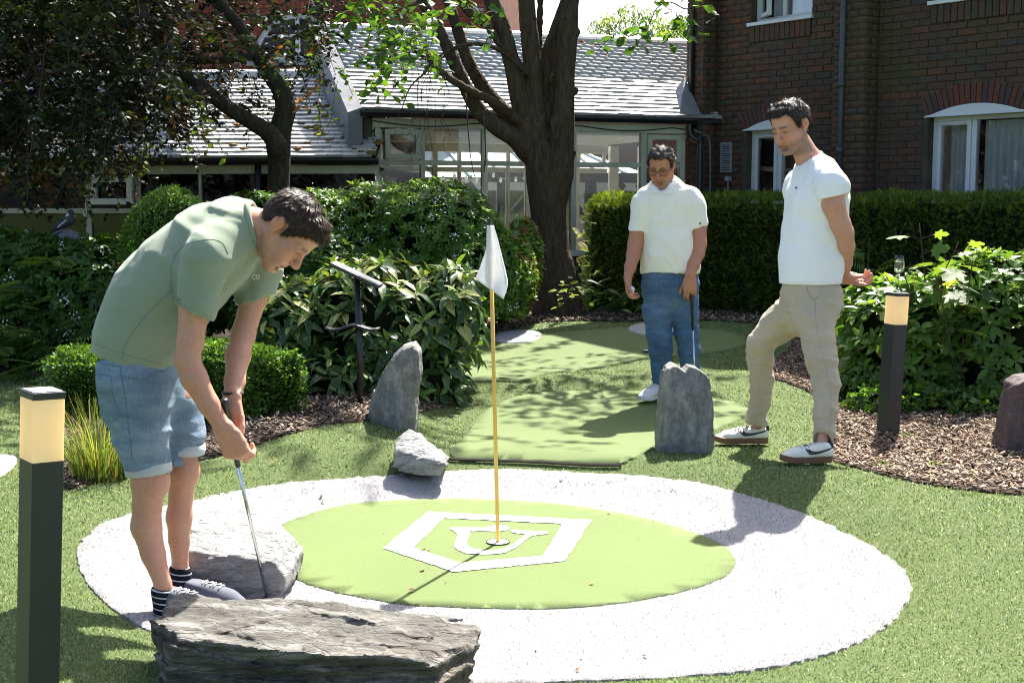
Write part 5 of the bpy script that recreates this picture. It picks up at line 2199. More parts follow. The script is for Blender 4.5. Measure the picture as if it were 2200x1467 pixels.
seedling("ash_seedling", "pale pinnate seedling in front of the dark shrub at left", [[g0(150, 860), at(140, 790, 8.9), at(128, 735, 8.9)], [g0(150, 860), at(155, 800, 8.9), at(168, 745, 8.9)]], 8, 0.17,
         [(0.12, 0.2, 0.05), (0.16, 0.25, 0.07)], 55, T=T_frond(4, 0.34, 0.12))


def fronds(name, label, pts, size, cols, seed, T, updir=0.5, mat=None, cat="plant"):
    r = np.random.default_rng(seed)
    root = empty(name, tuple(np.mean([np.array(p[0]) for p in pts], 0)))
    tag(root, label, cat)
    PP, DD, NN, SS, CC = [], [], [], [], []
    for (p, k, spread) in pts:
        for _ in range(k):
            q = np.array(p) + r.normal(0, 1, 3) * np.array(spread)
            a = r.uniform(0, 6.28)
            PP.append(q)
            DD.append(unit(np.array([math.cos(a), math.sin(a) - 0.4, r.uniform(-0.2, updir)])))
            NN.append(unit(np.array([0, -0.3, 1]) + r.normal(0, 0.25, 3)))
            SS.append(size * r.uniform(0.6, 1.2))
            CC.append(np.array(cols[r.integers(0, len(cols))]) * r.uniform(0.75, 1.25))
    foliage(root, T, PP, DD, NN, SS, CC, mat or M_LEAFT)
    return root


fronds("fern_shrub", "feathery fern leaved shrub at the left edge", [(at(40, 660, 9.9), 40, (0.28, 0.12, 0.12)), (at(20, 740, 9.7), 45, (0.3, 0.12, 0.1)), (at(70, 560, 10.1), 18, (0.2, 0.1, 0.1)), (at(60, 790, 9.6), 22, (0.25, 0.1, 0.05))], 0.3,
       [(0.06, 0.13, 0.025), (0.09, 0.17, 0.03), (0.13, 0.2, 0.04), (0.05, 0.1, 0.02)], 61, T_frond(9, 0.22, 0.05))
fronds("astilbe", "pale feathery plumes beside the tree trunk", [(at(1262, 560, 13.4), 18, (0.05, 0.05, 0.2)), (at(1275, 610, 13.3), 22, (0.12, 0.1, 0.1)), (at(1235, 600, 13.3), 8, (0.05, 0.05, 0.12))], 0.17,
       [(0.2, 0.24, 0.13), (0.28, 0.3, 0.2), (0.14, 0.2, 0.08)], 62, T_frond(8, 0.2, 0.03), 1.2)
fronds("leafy_perennial", "leafy green perennials at the foot of the yew hedge end", [(at(1300, 640, 13.2), 40, (0.14, 0.1, 0.06)), (at(1345, 655, 13.1), 30, (0.1, 0.1, 0.05)), (at(1380, 650, 13.2), 16, (0.1, 0.1, 0.06))], 0.17,
       [(0.06, 0.12, 0.03), (0.08, 0.15, 0.03), (0.05, 0.1, 0.03)], 63, T_leaf(0.14, 0.03, 0.2), 0.9)
fronds("leafy_perennial", "low weeds on the mulch by the standing man's knee", [(gp(1735, 800), 14, (0.07, 0.05, 0.015)), (gp(1700, 735), 10, (0.08, 0.06, 0.02)), (gp(1560, 665), 8, (0.1, 0.06, 0.05))], 0.07,
       [(0.08, 0.14, 0.04), (0.06, 0.11, 0.03)], 64, T_leaf(0.25, 0.03, 0.2), 0.9)


def grass_clump(name, label, base, n, hmax, spread, cols, seed, wid=0.004, lean=0.5):
    r = np.random.default_rng(seed)
    root = empty(name, base)
    tag(root, label, "grass clump")
    V, Fc, C = [], [], []
    nb = 0
    for _ in range(n):
        a = r.uniform(0, 6.28)
        p0 = np.array([math.cos(a), math.sin(a), 0]) * spread * math.sqrt(r.random()) * 0.45
        d = np.array([math.cos(a), math.sin(a), 0]) * lean * r.random() * 1.3 + r.normal(0, 0.1, 3) * np.array([1, 1, 0])
        h = hmax * r.uniform(0.5, 1.0)
        sd = np.array([-math.sin(a + r.normal()), math.cos(a + r.normal()), 0]) * wid * r.uniform(0.6, 1.3)
        c = np.array(cols[r.integers(0, len(cols))]) * r.uniform(0.75, 1.25)
        m = 5
        for k in range(m):
            t = k / (m - 1)
            q = p0 + d * h * t * t + np.array([0, 0, h * (t - 0.22 * t * t * np.linalg.norm(d[:2]))])
            wd_ = sd * (1 - 0.85 * t)
            V += [q - wd_, q + wd_]
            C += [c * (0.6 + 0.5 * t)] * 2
        for k in range(m - 1):
            b = nb + 2 * k
            Fc.append((b, b + 1, b + 3, b + 2))
        nb += 2 * m
    o = mobj("blades", np_mesh("blades", np.array(V), np.array(Fc), [M_LEAFT], col=np.array(C)), root)
    o["kind"] = "stuff"
    return root


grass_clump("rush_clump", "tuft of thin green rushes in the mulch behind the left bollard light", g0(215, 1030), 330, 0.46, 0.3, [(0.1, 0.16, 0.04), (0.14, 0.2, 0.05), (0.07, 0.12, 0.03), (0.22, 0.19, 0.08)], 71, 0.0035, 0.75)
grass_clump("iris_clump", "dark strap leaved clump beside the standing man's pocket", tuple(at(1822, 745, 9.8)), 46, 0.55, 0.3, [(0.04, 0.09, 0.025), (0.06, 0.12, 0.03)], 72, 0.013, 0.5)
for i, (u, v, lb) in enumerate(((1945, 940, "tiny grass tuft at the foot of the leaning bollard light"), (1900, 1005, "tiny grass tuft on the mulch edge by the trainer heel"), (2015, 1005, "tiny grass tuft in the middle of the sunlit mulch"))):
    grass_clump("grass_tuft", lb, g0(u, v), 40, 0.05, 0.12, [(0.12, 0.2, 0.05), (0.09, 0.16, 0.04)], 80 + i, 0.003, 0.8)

# ---------------------------------------------------------------- trees
def bark_mat(name, c0, c1, scale=9):
    k = N(name)
    g = k.n("NewGeometry").outputs["Position"]
    mp = k.n("Mapping")
    mp.inputs["Scale"].default_value = (1, 1, 0.28)
    k.l(g, mp.inputs[0])
    f = k.noise(mp.outputs[0], scale * 2.4, 6, 0.65, 0.6)
    v = k.vor(mp.outputs[0], scale * 2.2, 'DISTANCE_TO_EDGE')
    gr = k.noise(g, 2.2, 3)
    c = k.ramp(f, [(0.3, c0), (0.7, c1)])
    c = k.mix(k.ramp(gr, [(0.5, 0.0), (0.72, 0.35)]), c, (0.045, 0.05, 0.02))
    h = k.math('ADD', k.math('MULTIPLY', f, 1.2), k.ramp(v.outputs["Distance"], [(0.0, 0.0), (0.25, 1.0)]))
    return k.done(k.bsdf(c, 0.9, 0.12, k.bump(h, 0.55, 0.02)))


M_BARK = bark_mat("bark_brown", (0.034, 0.024, 0.016), (0.095, 0.068, 0.046))
M_BARK2 = bark_mat("bark_dark", (0.02, 0.016, 0.012), (0.065, 0.052, 0.04), 12)


LIMBK = [0.82]


def limb(mb, pts, d, seg=12, k=4, wob=0.05, seed=1):
    """pts: (u, v, radius px[, depth offset])"""
    s = F / d
    Q = []
    for i_, p in enumerate(pts):
        dd_ = (TD + (d - TD) * min(1.0, (i_ + 0.3) / 2.5)) if isinstance(mb, Field) and abs(d - TD) < 0.7 else d
        q = at(p[0], p[1], dd_ + (p[3] if len(p) > 3 else 0.0))
        Q.append((q.x, q.y, q.z, p[2] * LIMBK[0] / s))
    C = catmull(Q, k)
    if isinstance(mb, Field):
        for c0_, c1_ in zip(C[:-1], C[1:]):
            if c0_[2] < mb.ax[2][-1] + 0.2:
                mb.cone(c0_[:3], c1_[:3], max(c0_[3], 0.012), max(c1_[3], 0.012), 0.035)
        return C
    mb.tube([c[:3] for c in C], [max(c[3], 0.002) for c in C], seg, wob=wob, seed=seed)
    return C


def tree_obj(name, label, base):
    root = empty(name, base)
    tag(root, label, "tree")
    return root


def add_trunk(root, mb, m, name="trunk"):
    loc = np.array(root.location)
    mb.v = [tuple(np.array(v) - loc) for v in mb.v]
    return mb.build(name, m, root, smooth=True)


# central tree
TD = 13.4
ct = tree_obj("garden_tree", "many stemmed tree with rough dark trunk in front of the garden room", tuple(at(1195, 676, TD)))
tlo, thi = at(860, 700, TD), at(1330, -60, TD)
tm = Field((tlo.x, TD - 0.75, 0.0), (thi.x, TD + 0.6, thi.z), 0.0135)
limb(tm, [(1198, 690, 62), (1197, 660, 50), (1193, 600, 45), (1184, 520, 41), (1178, 450, 43), (1175, 400, 47), (1170, 350, 45), (1160, 300, 35), (1152, 250, 28), (1146, 180, 23), (1140, 100, 21), (1132, 20, 20), (1124, -120, 18), (1110, -400, 13)], TD, 16, 5, 0.045, 3)
limb(tm, [(1185, 420, 40), (1200, 370, 36), (1207, 320, 29), (1210, 250, 27), (1214, 170, 23), (1220, 90, 22), (1226, 0, 20), (1235, -120, 20), (1250, -420, 12)], TD - 0.12, 14, 5, 0.05, 4)
limb(tm, [(1178, 330, 26), (1178, 260, 22), (1178, 190, 20), (1180, 120, 18), (1195, 70, 16), (1216, 10, 15), (1240, -60, 13), (1290, -260, 8)], TD + 0.15, 12, 5, 0.05, 5)
limb(tm, [(1160, 250, 14), (1163, 170, 10), (1158, 90, 8), (1161, 0, 7), (1160, -150, 5)], TD + 0.25, 10)
limb(tm, [(1183, 260, 16), (1195, 190, 12), (1203, 120, 11), (1208, 60, 10)], TD - 0.05, 10)
limb(tm, [(1145, 320, 28), (1128, 260, 25), (1113, 200, 21), (1098, 130, 19), (1082, 70, 19), (1060, 10, 19), (1030, -70, 17), (980, -260, 12)], TD - 0.1, 12, 5, 0.05, 6)
limb(tm, [(1135, 330, 26), (1110, 300, 22), (1060, 268, 19), (1020, 225, 17), (990, 165, 15), (965, 110, 14), (938, 55, 13), (905, 0, 12), (850, -90, 10), (760, -260, 6)], TD - 0.3, 12, 5, 0.05, 7)
limb(tm, [(1128, 275, 22), (1090, 245, 18), (1040, 190, 16), (1005, 130, 14), (985, 70, 13), (965, 10, 12), (940, -70, 10), (900, -220, 6)], TD + 0.2, 12, 5, 0.05, 8)
limb(tm, [(1110, 262, 11), (1070, 225, 10), (1020, 200, 9), (960, 165, 8), (925, 130, 7), (880, 100, 5)], TD - 0.5, 8)
limb(tm, [(1132, 158, 7), (1105, 125, 6), (1075, 100, 6), (1050, 60, 8), (1010, 30, 9), (985, -5, 9)], TD - 0.25, 8)
limb(tm, [(1140, 165, 5), (1100, 130, 4.5), (1060, 102, 4), (1020, 95, 4), (975, 105, 3.5), (935, 130, 3), (905, 165, 2)], TD - 0.6, 6)
for (u, v, du, r0) in ((1236, 72, 14, 11), (1232, 196, 13, 11), (1226, 330, 14, 12), (1194, 165, 10, 9)):
    limb(tm, [(u - du, v + 6, r0), (u, v, r0 * 0.7), (u + 5, v - 3, r0 * 0.45)], TD - 0.15, 9, 3)
# pale scar where a limb came away, root flare
limb(tm, [(1195, 372, 12), (1196, 330, 13), (1192, 290, 9), (1186, 258, 6)], TD - 0.2, 9)
limb(tm, [(1215, 560, 18), (1228, 630, 16), (1242, 672, 10), (1256, 690, 4)], TD - 0.18, 10)
limb(tm, [(1172, 600, 20), (1160, 650, 16), (1150, 685, 6)], TD - 0.15, 10)
zg = lambda q: -(0.0075 * fbm(np.stack([q[:, 0] * 26, q[:, 1] * 26, q[:, 2] * 4.5], -1), 4, 3, 0.6) + 0.012 * (1 - np.abs(fbm(np.stack([q[:, 0] * 15, q[:, 1] * 15, q[:, 2] * 2.6], -1), 3, 8)) * 2.4) * sst(2.2, 1.0, q[:, 2]))
tm.displace(zg, 0.05)
V, Q = tm.mesh(1)
mobj("trunk", np_mesh("trunk", V - np.array(ct.location), Q, [M_BARK]), ct)
tw = MB()
rr = random.Random(5)
for k in range(13):
    u0, v0 = rr.uniform(845, 965), rr.uniform(95, 170)
    pts = [(u0, v0, 1.1)]
    u, v = u0, v0
    for j in range(rr.randint(4, 8)):
        u += rr.uniform(-16, 12)
        v += rr.uniform(18, 42)
        pts.append((u, v, max(0.45, 1.0 - 0.1 * j), rr.uniform(-0.05, 0.05)))
        if v > 360:
            break
    limb(tw, pts, TD - 0.9 - rr.random() * 0.5, 4, 2, 0.0)
for (pts) in ([(955, 120, 3), (910, 160, 2.5), (880, 190, 2), (862, 240, 1.5)], [(1040, 250, 2.2), (1043, 330, 2), (1040, 370, 1.6)], [(1000, 200, 2), (1010, 330, 1.5), (1020, 380, 1.2)]):
    limb(tw, pts, TD - 1.0, 5, 4, 0)
add_trunk(ct, tw, M_TWIG, "twigs")["kind"] = "stuff"


def spray(r, base, direction, L, n, size, sag=0.35, flat=0.6):
    """a leafy shoot: leaves set along a drooping twig"""
    d = unit(np.array(direction, float))
    P, D, Nn, S, path = [], [], [], [], []
    for j in range(n):
        t = (j + 0.5) / n
        p = np.array(base) + d * L * t + np.array([0, 0, -sag * L * t * t])
        path.append(p)
        a = r.uniform(0, 6.28)
        q = unit(d * 0.5 + np.array([math.cos(a), math.sin(a), r.uniform(-0.5, 0.35)]))
        P.append(p + q * 0.01)
        D.append(q)
        Nn.append(unit(np.array([0, 0, flat]) + r.normal(0, 0.5, 3)))
        S.append(size * r.uniform(0.6, 1.2))
    return P, D, Nn, S, path


def leaf_cloud(root, bases, L, n, size, cols, seed, T, mat, singles=0, m1=None, order=None, name="crown", sag=0.35, twigs=True):
    r = np.random.default_rng(seed)
    PP, DD, NN, SS, CC = [], [], [], [], []
    mb = MB()
    loc = Vector(root.location)
    for (p, dr) in bases:
        l = L * r.uniform(0.6, 1.3)
        m = max(4, int(n * r.uniform(0.6, 1.3)))
        a = spray(r, p, dr, l, m, size, sag)
        PP += a[0]
        DD += a[1]
        NN += a[2]
        SS += a[3]
        c = np.array(cols[r.integers(0, len(cols))])
        CC += [c * r.uniform(0.7, 1.3) for _ in a[0]]
        if twigs:
            mb.tube([Vector(q) - loc for q in [p] + a[4][1::3] + [a[4][-1]]], 0.003, 4, cap=False)
    foliage(root, T, PP, DD, NN, SS, CC, mat, m1, singles, order, name=name)
    if twigs:
        mb.build("twigs", M_TWIG, root)["kind"] = "stuff"


r5 = np.random.default_rng(77)
TG = [(0.0473, 0.105, 0.025), (0.063, 0.1313, 0.0268), (0.084, 0.1628, 0.0312), (0.0525, 0.1155, 0.0312)]
# sprays that hang into view
bs = []
for (u0, u1, v0, v1, k) in ((760, 900, -40, 60, 16), (800, 960, 10, 130, 20), (770, 880, 80, 150, 9), (900, 1010, -20, 60, 9), (1030, 1075, 0, 30, 3), (830, 860, 150, 200, 2), (700, 800, -60, 20, 8)):
    for _ in range(k):
        p = at(r5.uniform(u0, u1), r5.uniform(v0, v1), r5.uniform(10.2, 12.0))
        bs.append((np.array(p), np.array([r5.normal(-0.3, 0.6), r5.normal(0, 0.5), r5.uniform(-0.7, 0.1)])))
for (u, v) in ((1300, 68), (1330, 72), (1370, 55), (1395, 40), (1440, 20), (1465, 35), (1485, 40), (1400, 5), (1470, -5)):
    bs.append((np.array(at(u, v, 10.6)), np.array([r5.normal(0.2, 0.5), r5.normal(0, 0.4), r5.uniform(-0.4, 0.2)])))
leaf_cloud(ct, bs, 0.30, 9, 0.105, TG, 78, T_round(0.3), M_LEAFT, 300, objcol_leaf("crown_leaf_single", 0.42, 0.42), None, "hanging_leaves")
tb = MB()
limb(tb, [(1520, -20, 2.2), (1480, 20, 2), (1440, 5, 1.8), (1410, 20, 1.5), (1390, 60, 1.5), (1350, 80, 1.3), (1310, 75, 1.1), (1265, 48, 0.8)], 10.6, 5, 4, 0)
limb(tb, [(1480, 20, 1.6), (1490, 50, 1.2), (1505, 58, 1)], 10.6, 5, 4, 0)
add_trunk(ct, tb, M_TWIG, "twigs")["kind"] = "stuff"
# the crown above the picture
bs = []
for _ in range(290):
    a, q = r5.uniform(0, 6.28), math.sqrt(r5.random())
    z = r5.uniform(4.6, 8.2)
    R = 2.7 * math.sin(math.pi * min(1, (z - 3.2) / 5.6)) + 0.4
    p = np.array([0.3 + R * q * math.cos(a), 13.7 + 0.85 * R * q * math.sin(a), z])
    bs.append((p, np.array([math.cos(a), math.sin(a), r5.uniform(-0.4, 0.4)])))
leaf_cloud(ct, bs, 0.55, 17, 0.11, TG, 79, T_small(0.33, 0.08), M_LEAFT, name="crown")

# left tree, dark purple-green leaves
LD = 12.2
LIMBK[0] = 0.95
lt = tree_obj("dark_leaved_tree", "low forked tree with dark purple green leaves in front of the low wing", tuple(gp(598, 700, 0.1)))
llo, lhi = at(200, 720, LD), at(690, -40, LD)
lf_ = Field((llo.x, LD - 0.6, 0.0), (lhi.x, LD + 0.35, lhi.z), 0.0135)
limb(lf_, [(597, 720, 28), (597, 600, 25), (597, 480, 24), (598, 400, 22), (600, 340, 22), (598, 300, 24), (606, 265, 20), (614, 235, 19), (606, 200, 17), (585, 168, 15), (560, 135, 13), (542, 100, 12), (510, 50, 10), (470, 0, 8), (430, -80, 6)], LD, 14, 5, 0.05, 11)
limb(lf_, [(598, 318, 20), (580, 288, 17), (540, 262, 15), (495, 235, 14), (455, 205, 13), (420, 175, 12), (385, 160, 10), (330, 140, 8), (260, 120, 6), (160, 90, 5)], LD - 0.2, 12, 5, 0.05, 12)
limb(lf_, [(430, 195, 11), (400, 215, 10), (360, 222, 10), (320, 218, 9), (285, 240, 8), (250, 270, 6), (225, 310, 4)], LD - 0.35, 10, 5, 0.05, 13)
lf_.displace(lambda q: -0.006 * fbm(np.stack([q[:, 0] * 26, q[:, 1] * 26, q[:, 2] * 7], -1), 4, 13, 0.6), 0.05)
V, Q = lf_.mesh(1)
mobj("trunk", np_mesh("trunk", V - np.array(lt.location), Q, [M_BARK2]), lt)
lm = MB()
limb(lm, [(545, 120, 9), (470, 130, 8), (380, 120, 6), (300, 70, 5), (200, 40, 4)], LD - 0.1, 9, 4)
limb(lm, [(320, 220, 6), (260, 210, 5), (190, 225, 4), (120, 250, 3), (60, 300, 2)], LD - 0.5, 8, 4)
limb(lm, [(560, 135, 7), (620, 90, 5), (670, 60, 4), (700, 30, 3)], LD - 0.1, 8, 4)
add_trunk(lt, lm, M_BARK2, "boughs")["kind"] = "stuff"
r6 = np.random.default_rng(91)
LC = [(0.0139, 0.02, 0.0079), (0.0193, 0.0308, 0.0098), (0.0246, 0.0154, 0.0105), (0.027, 0.0447, 0.0118), (0.0169, 0.0262, 0.0098), (0.0385, 0.0578, 0.0131), (0.0154, 0.0231, 0.0092)]
bnd = lambda u: np.interp(u, [-300, 0, 100, 200, 300, 360, 430, 520, 600, 660, 730], [430, 395, 385, 395, 340, 365, 330, 290, 230, 260, 180])
bs, fringe = [], []
while len(bs) < 1900:
    u, v = r6.uniform(-320, 720), r6.uniform(-160, 400)
    b = bnd(u)
    if v > b - 20:
        continue
    dens = np.clip((b - v) / 150, 0.15, 1) * np.interp(u, [-300, 300, 400, 520, 620, 720], [1, 1, 0.7, 0.32, 0.25, 0.3])
    if v > 150 and u > 380:
        dens *= 0.5
    if r6.random() > dens:
        continue
    d = LD + r6.uniform(-1.9, 0.9)
    if u > 380 and d < LD + 0.15 and r6.random() < 0.85:
        d = LD + r6.uniform(0.2, 1.0)
    bs.append((np.array(at(u, v, d)), np.array([r6.normal(-0.1, 0.7), r6.normal(0, 0.6), r6.uniform(-0.7, 0.15)])))
leaf_cloud(lt, bs, 0.42, 30, 0.068, LC, 92, T_leaf(0.26, 0.05, 0.1), M_LEAFDK, 0, name="crown", sag=0.45)
bs = []
for (u, v, k) in ((165, 350, 6), (185, 372, 5), (120, 372, 3), (60, 380, 4), (15, 395, 4), (285, 345, 5), (305, 372, 3), (235, 345, 3), (655, 110, 3), (690, 90, 4), (670, 230, 3), (420, 240, 3), (440, 290, 3), (330, 330, 4), (710, 180, 3), (655, 165, 3)):
    for _ in range(k):
        bs.append((np.array(at(u + r6.normal(0, 14), v - 20 + r6.normal(0, 12), LD - 1.2 + r6.normal(0, 0.2))), np.array([r6.normal(0, 0.5), r6.normal(0, 0.4), -0.6])))
leaf_cloud(lt, bs, 0.26, 11, 0.066, [(0.1, 0.16, 0.03), (0.07, 0.12, 0.03), (0.2, 0.08, 0.03), (0.14, 0.18, 0.04), (0.05, 0.07, 0.025)], 93, T_leaf(0.26, 0.05, 0.1), M_LEAFT, 300, objcol_leaf("dark_tree_leaf_single", 0.42, 0.5), None, "fringe_leaves")
bs = []
for _ in range(330):
    a, q = r6.uniform(0, 6.28), math.sqrt(r6.random())
    z = r6.uniform(3.6, 6.4)
    R = 3.4 * math.sqrt(max(0.05, 1 - ((z - 3.6) / 3.2) ** 2))
    p = np.array([-3.5 + R * q * math.cos(a), 12.7 + R * 0.55 * q * math.sin(a), z])
    bs.append((p, np.array([math.cos(a), math.sin(a), r6.uniform(-0.4, 0.4)])))
leaf_cloud(lt, bs, 0.55, 18, 0.085, LC, 94, T_small(0.33, 0.08), M_LEAFDK, name="crown", twigs=False)

# trees far behind the roofs
for (nm, lb, ells, cols, sz, n) in (
    ("willow_tree", "hazy weeping tree rising behind the garden room ridge", [E(1310, 95, 46, 0.9, 1.0, 1.2), E(1350, 90, 46, 0.9, 1.0, 1.3), E(1395, 100, 46, 1.0, 1.0, 1.2), E(1332, 60, 46, 0.3, 0.4, 0.8)], [(0.16, 0.22, 0.13), (0.2, 0.26, 0.17)], 0.17, 2300),
    ("far_tree", "yellow green tree behind the right end of the garden room ridge", [E(1435, 105, 42, 0.75, 1.0, 0.7), E(1480, 95, 42, 0.9, 1.0, 0.9)], [(0.14, 0.22, 0.06), (0.18, 0.26, 0.08)], 0.15, 1500),
    ("conifer", "dark conifer top between the far trees", [E(1440, 80, 50, 0.5, 0.6, 0.6), E(1460, 70, 50, 0.3, 0.5, 0.7)], [(0.05, 0.08, 0.05)], 0.16, 700)):
    t = empty(nm, (ells[0][0][0], ells[0][0][1], 0))
    tag(t, lb, "tree")
    P, Nn, r = ell_points(ells, n, 99, 0.3, 0.9, (0.4, 1.1))
    m = len(P)
    foliage(t, T_leaf(0.16, 0.03, 0.2), P, unit(Nn * 0.3 + r.normal(0, 0.4, (m, 3)) + np.array([0, 0, -0.9])), unit(Nn + r.normal(0, 0.4, (m, 3))), sz * r.uniform(0.6, 1.5, m), pal(cols, m, r), M_LEAFT, name="crown")
    MB().tube([(0, 0, 0), (0, 0, ells[0][0][2])], [0.3, 0.12], 8).build("trunk", M_BARK2, t, smooth=True)
# ---------------------------------------------------------------- rocks
def rock_mat(name, c0, c1, c2, grain=(1, 1, 1), rust=0.2):
    k = N(name)
    g = k.coord("Object", grain)
    o = k.coord("Object")
    f = k.noise(g, 9, 8, 0.7, 0.4)
    f2 = k.noise(o, 34, 6, 0.75)
    big = k.noise(o, 3.2, 4, 0.6)
    c = k.ramp(f, [(0.28, c0), (0.52, c1), (0.75, c2)])
    c = k.mix(k.ramp(big, [(0.55, 0.0), (0.75, rust)]), c, (0.2, 0.13, 0.07))
    c = k.mix(1.0, c, k.ramp(f2, [(0.3, 0.72), (0.7, 1.2)]), 'MULTIPLY')
    cr = k.ramp(k.vor(g, 14, 'DISTANCE_TO_EDGE').outputs["Distance"], [(0.0, 0.0), (0.05, 1.0)])
    h = k.math('ADD', k.math('MULTIPLY', f, 1.3), k.math('ADD', k.math('MULTIPLY', f2, 0.5), k.math('MULTIPLY', cr, 0.25)))
    return k.done(k.bsdf(c, 0.75, 0.25, k.bump(h, 0.8, 0.018)))


M_ROCK_LOG = rock_mat("slate_log", (0.03, 0.027, 0.02), (0.1, 0.094, 0.08), (0.34, 0.33, 0.3), (0.6, 1.6, 3.2), 0.3)
M_ROCK_BLK = rock_mat("slate_block", (0.12, 0.12, 0.115), (0.27, 0.27, 0.262), (0.4, 0.385, 0.35), (0.8, 1.2, 2.4), 0.35)
M_ROCK_SLB = rock_mat("slate_grey", (0.1, 0.098, 0.09), (0.2, 0.198, 0.185), (0.36, 0.35, 0.325), (1.6, 1.2, 0.7), 0.25)
M_ROCK_BRN = rock_mat("slate_brown", (0.06, 0.045, 0.045), (0.11, 0.08, 0.078), (0.16, 0.125, 0.115), (1.4, 1.2, 0.7), 0.1)


def rock(name, label, px, d, th, m, cuts, disp, h=0.008, seed=0, rnd=0.03, lean=0.0, ysl=0.0):
    """silhouette traced in the photo, given its own distance, thickness, cleft faces and strata"""
    W3 = [at(u, v, d) for u, v in px]
    poly = [(p.x, p.z) for p in W3]
    lo = np.array([min(p[0] for p in poly), d - th, min(p[1] for p in poly)]) - 0.06
    hi = np.array([max(p[0] for p in poly), d + th, max(p[1] for p in poly)]) + 0.06
    f = Field(lo, hi, h)
    X, Z = np.meshgrid(f.ax[0], f.ax[2], indexing='ij')
    s2 = poly_sdf(X, Z, poly)[:, None, :]
    Xg, Yg, Zg = f.xyz((slice(None),) * 3)
    dep = np.abs(Yg - d - lean * (Zg - lo[2]) - ysl * (Xg - (lo[0] + hi[0]) / 2)) - th / 2
    a, b = np.broadcast_arrays(s2, dep)
    hh = np.maximum(rnd - np.abs(a - b), 0) / rnd
    f.v = (np.maximum(a, b) + hh * hh * rnd * 0.25).astype(np.float32)
    for (u, v, dd, n) in cuts:
        f.half(at(u, v, dd), n, 0.012)
    f.displace(disp, 0.06)
    V, Q = f.mesh(0)
    base = np.array([V[:, 0].mean(), d, float(hgt(V[:, 0].mean(), d))])
    o = mobj(name, np_mesh(name, V - base, Q, [m]))
    o.location = base
    me = o.data
    o.modifiers.new("edges", 'EDGE_SPLIT').split_angle = math.radians(34)
    tag(o, label, "rock")
    return o


def strata(gx, gy, gz, amp, seed, fine=0.006, rot=0.0, steps=1.0):
    """layered cleavage: sharp stepped ledges along the bedding, rough in between"""
    ca, sa = math.cos(rot), math.sin(rot)

    def fn(P):
        x, z = P[:, 0] * ca - P[:, 2] * sa, P[:, 0] * sa + P[:, 2] * ca
        A = np.stack([x * gx, P[:, 1] * gy, z * gz], -1)
        n = fbm(A, 4, seed, 0.55)
        t = z * gz * 1.1 + P[:, 1] * gy * 0.5 + 1.5 * fbm(np.stack([x * gx * 0.5, P[:, 1] * gy * 0.3, z * gz * 0.25], -1), 3, seed + 5)
        saw = t - np.floor(t)
        blk = vnoise(np.stack([np.floor(t) * 7.3, x * gx * 1.2, P[:, 1] * gy * 0.8], -1), seed + 7)
        b = fbm(P * 45, 3, seed + 9)
        return -(amp * 0.55 * n + steps * amp * (0.55 * saw - 0.25 + 0.5 * np.round(blk * 2) / 2) + fine * b)
    return fn


rock("boulder", "long log shaped slate boulder at the front edge of the bunker ring",
     [(322, 1362), (338, 1310), (372, 1262), (430, 1250), (600, 1250), (760, 1250), (900, 1275), (1000, 1310), (1030, 1366), (1024, 1402), (1008, 1450), (985, 1580), (700, 1620), (430, 1620), (392, 1480), (345, 1425)],
     3.48, 0.37, M_ROCK_LOG, [(420, 1277, 3.64, (0.1, -0.04, 1)), (680, 1400, 3.31, (0, -1, -0.12)), (334, 1345, 3.48, (-0.85, -0.5, 0.15)), (1005, 1390, 3.46, (0.85, -0.5, 0.2)), (760, 1300, 3.58, (0.12, 0.35, 1)), (900, 1330, 3.5, (0.42, -0.25, 1)), (400, 1330, 3.36, (-0.35, -0.7, 0.9))],
     strata(3.2, 9, 17, 0.024, 2, 0.006, 0.06), 0.0055, 1)
rock("boulder", "pale block of slate beside the bending man's shoes",
     [(409, 1150), (412, 1104), (440, 1087), (490, 1086), (530, 1102), (566, 1136), (605, 1172), (632, 1208), (634, 1236), (602, 1286), (560, 1290), (470, 1275), (410, 1258)],
     4.76, 0.42, M_ROCK_BLK, [(430, 1095, 4.93, (0.12, -0.20, 1)), (610, 1260, 4.55, (0.75, -0.66, 0.1)), (480, 1240, 4.58, (-0.05, -1, 0.12))],
     strata(6, 7, 14, 0.012, 4, 0.005, -0.25), 0.007, 2)
rock("slate_slab", "leaning grey slate slab in front of the spotted laurel",
     [(786, 922), (795, 870), (806, 838), (820, 806), (846, 764), (868, 744), (890, 738), (902, 752), (906, 800), (897, 850), (894, 925)],
     7.2, 0.24, M_ROCK_SLB, [(830, 850, 7.1, (-0.55, -0.8, 0.05)), (880, 760, 7.08, (0.12, -1, 0.55)), (870, 880, 7.08, (0.35, -0.9, -0.12))],
     strata(11, 9, 5, 0.012, 6, 0.004, 0.5), 0.0055, 3, 0.012)
rock("boulder", "small wedge of grey slate on the turf bank",
     [(846, 1000), (850, 950), (876, 930), (902, 942), (926, 960), (946, 976), (962, 990), (945, 1010), (880, 1008)],
     6.45, 0.26, M_ROCK_BLK, [(870, 934, 6.52, (0.05, -0.45, 1)), (870, 975, 6.37, (-0.35, -1, 0.1))],
     strata(9, 9, 16, 0.012, 8, 0.004, -0.5), 0.006, 4, 0.02)
dR = gp(1470, 972).y
rock("standing_stone", "upright grey slate stone in front of the man in jeans",
     [(1410, 990), (1413, 930), (1416, 870), (1421, 815), (1430, 788), (1445, 781), (1458, 787), (1468, 797), (1478, 784), (1495, 789), (1514, 803), (1524, 825), (1527, 880), (1529, 950), (1520, 990)],
     dR + 0.09, 0.22, M_ROCK_SLB, [(1420, 900, dR + 0.02, (-0.7, -0.7, 0.05)), (1470, 830, dR - 0.01, (0.05, -1, 0.16))],
     strata(10, 9, 5, 0.009, 11, 0.005, 1.35), 0.0055, 5, 0.015)
dB = gp(2180, 975).y
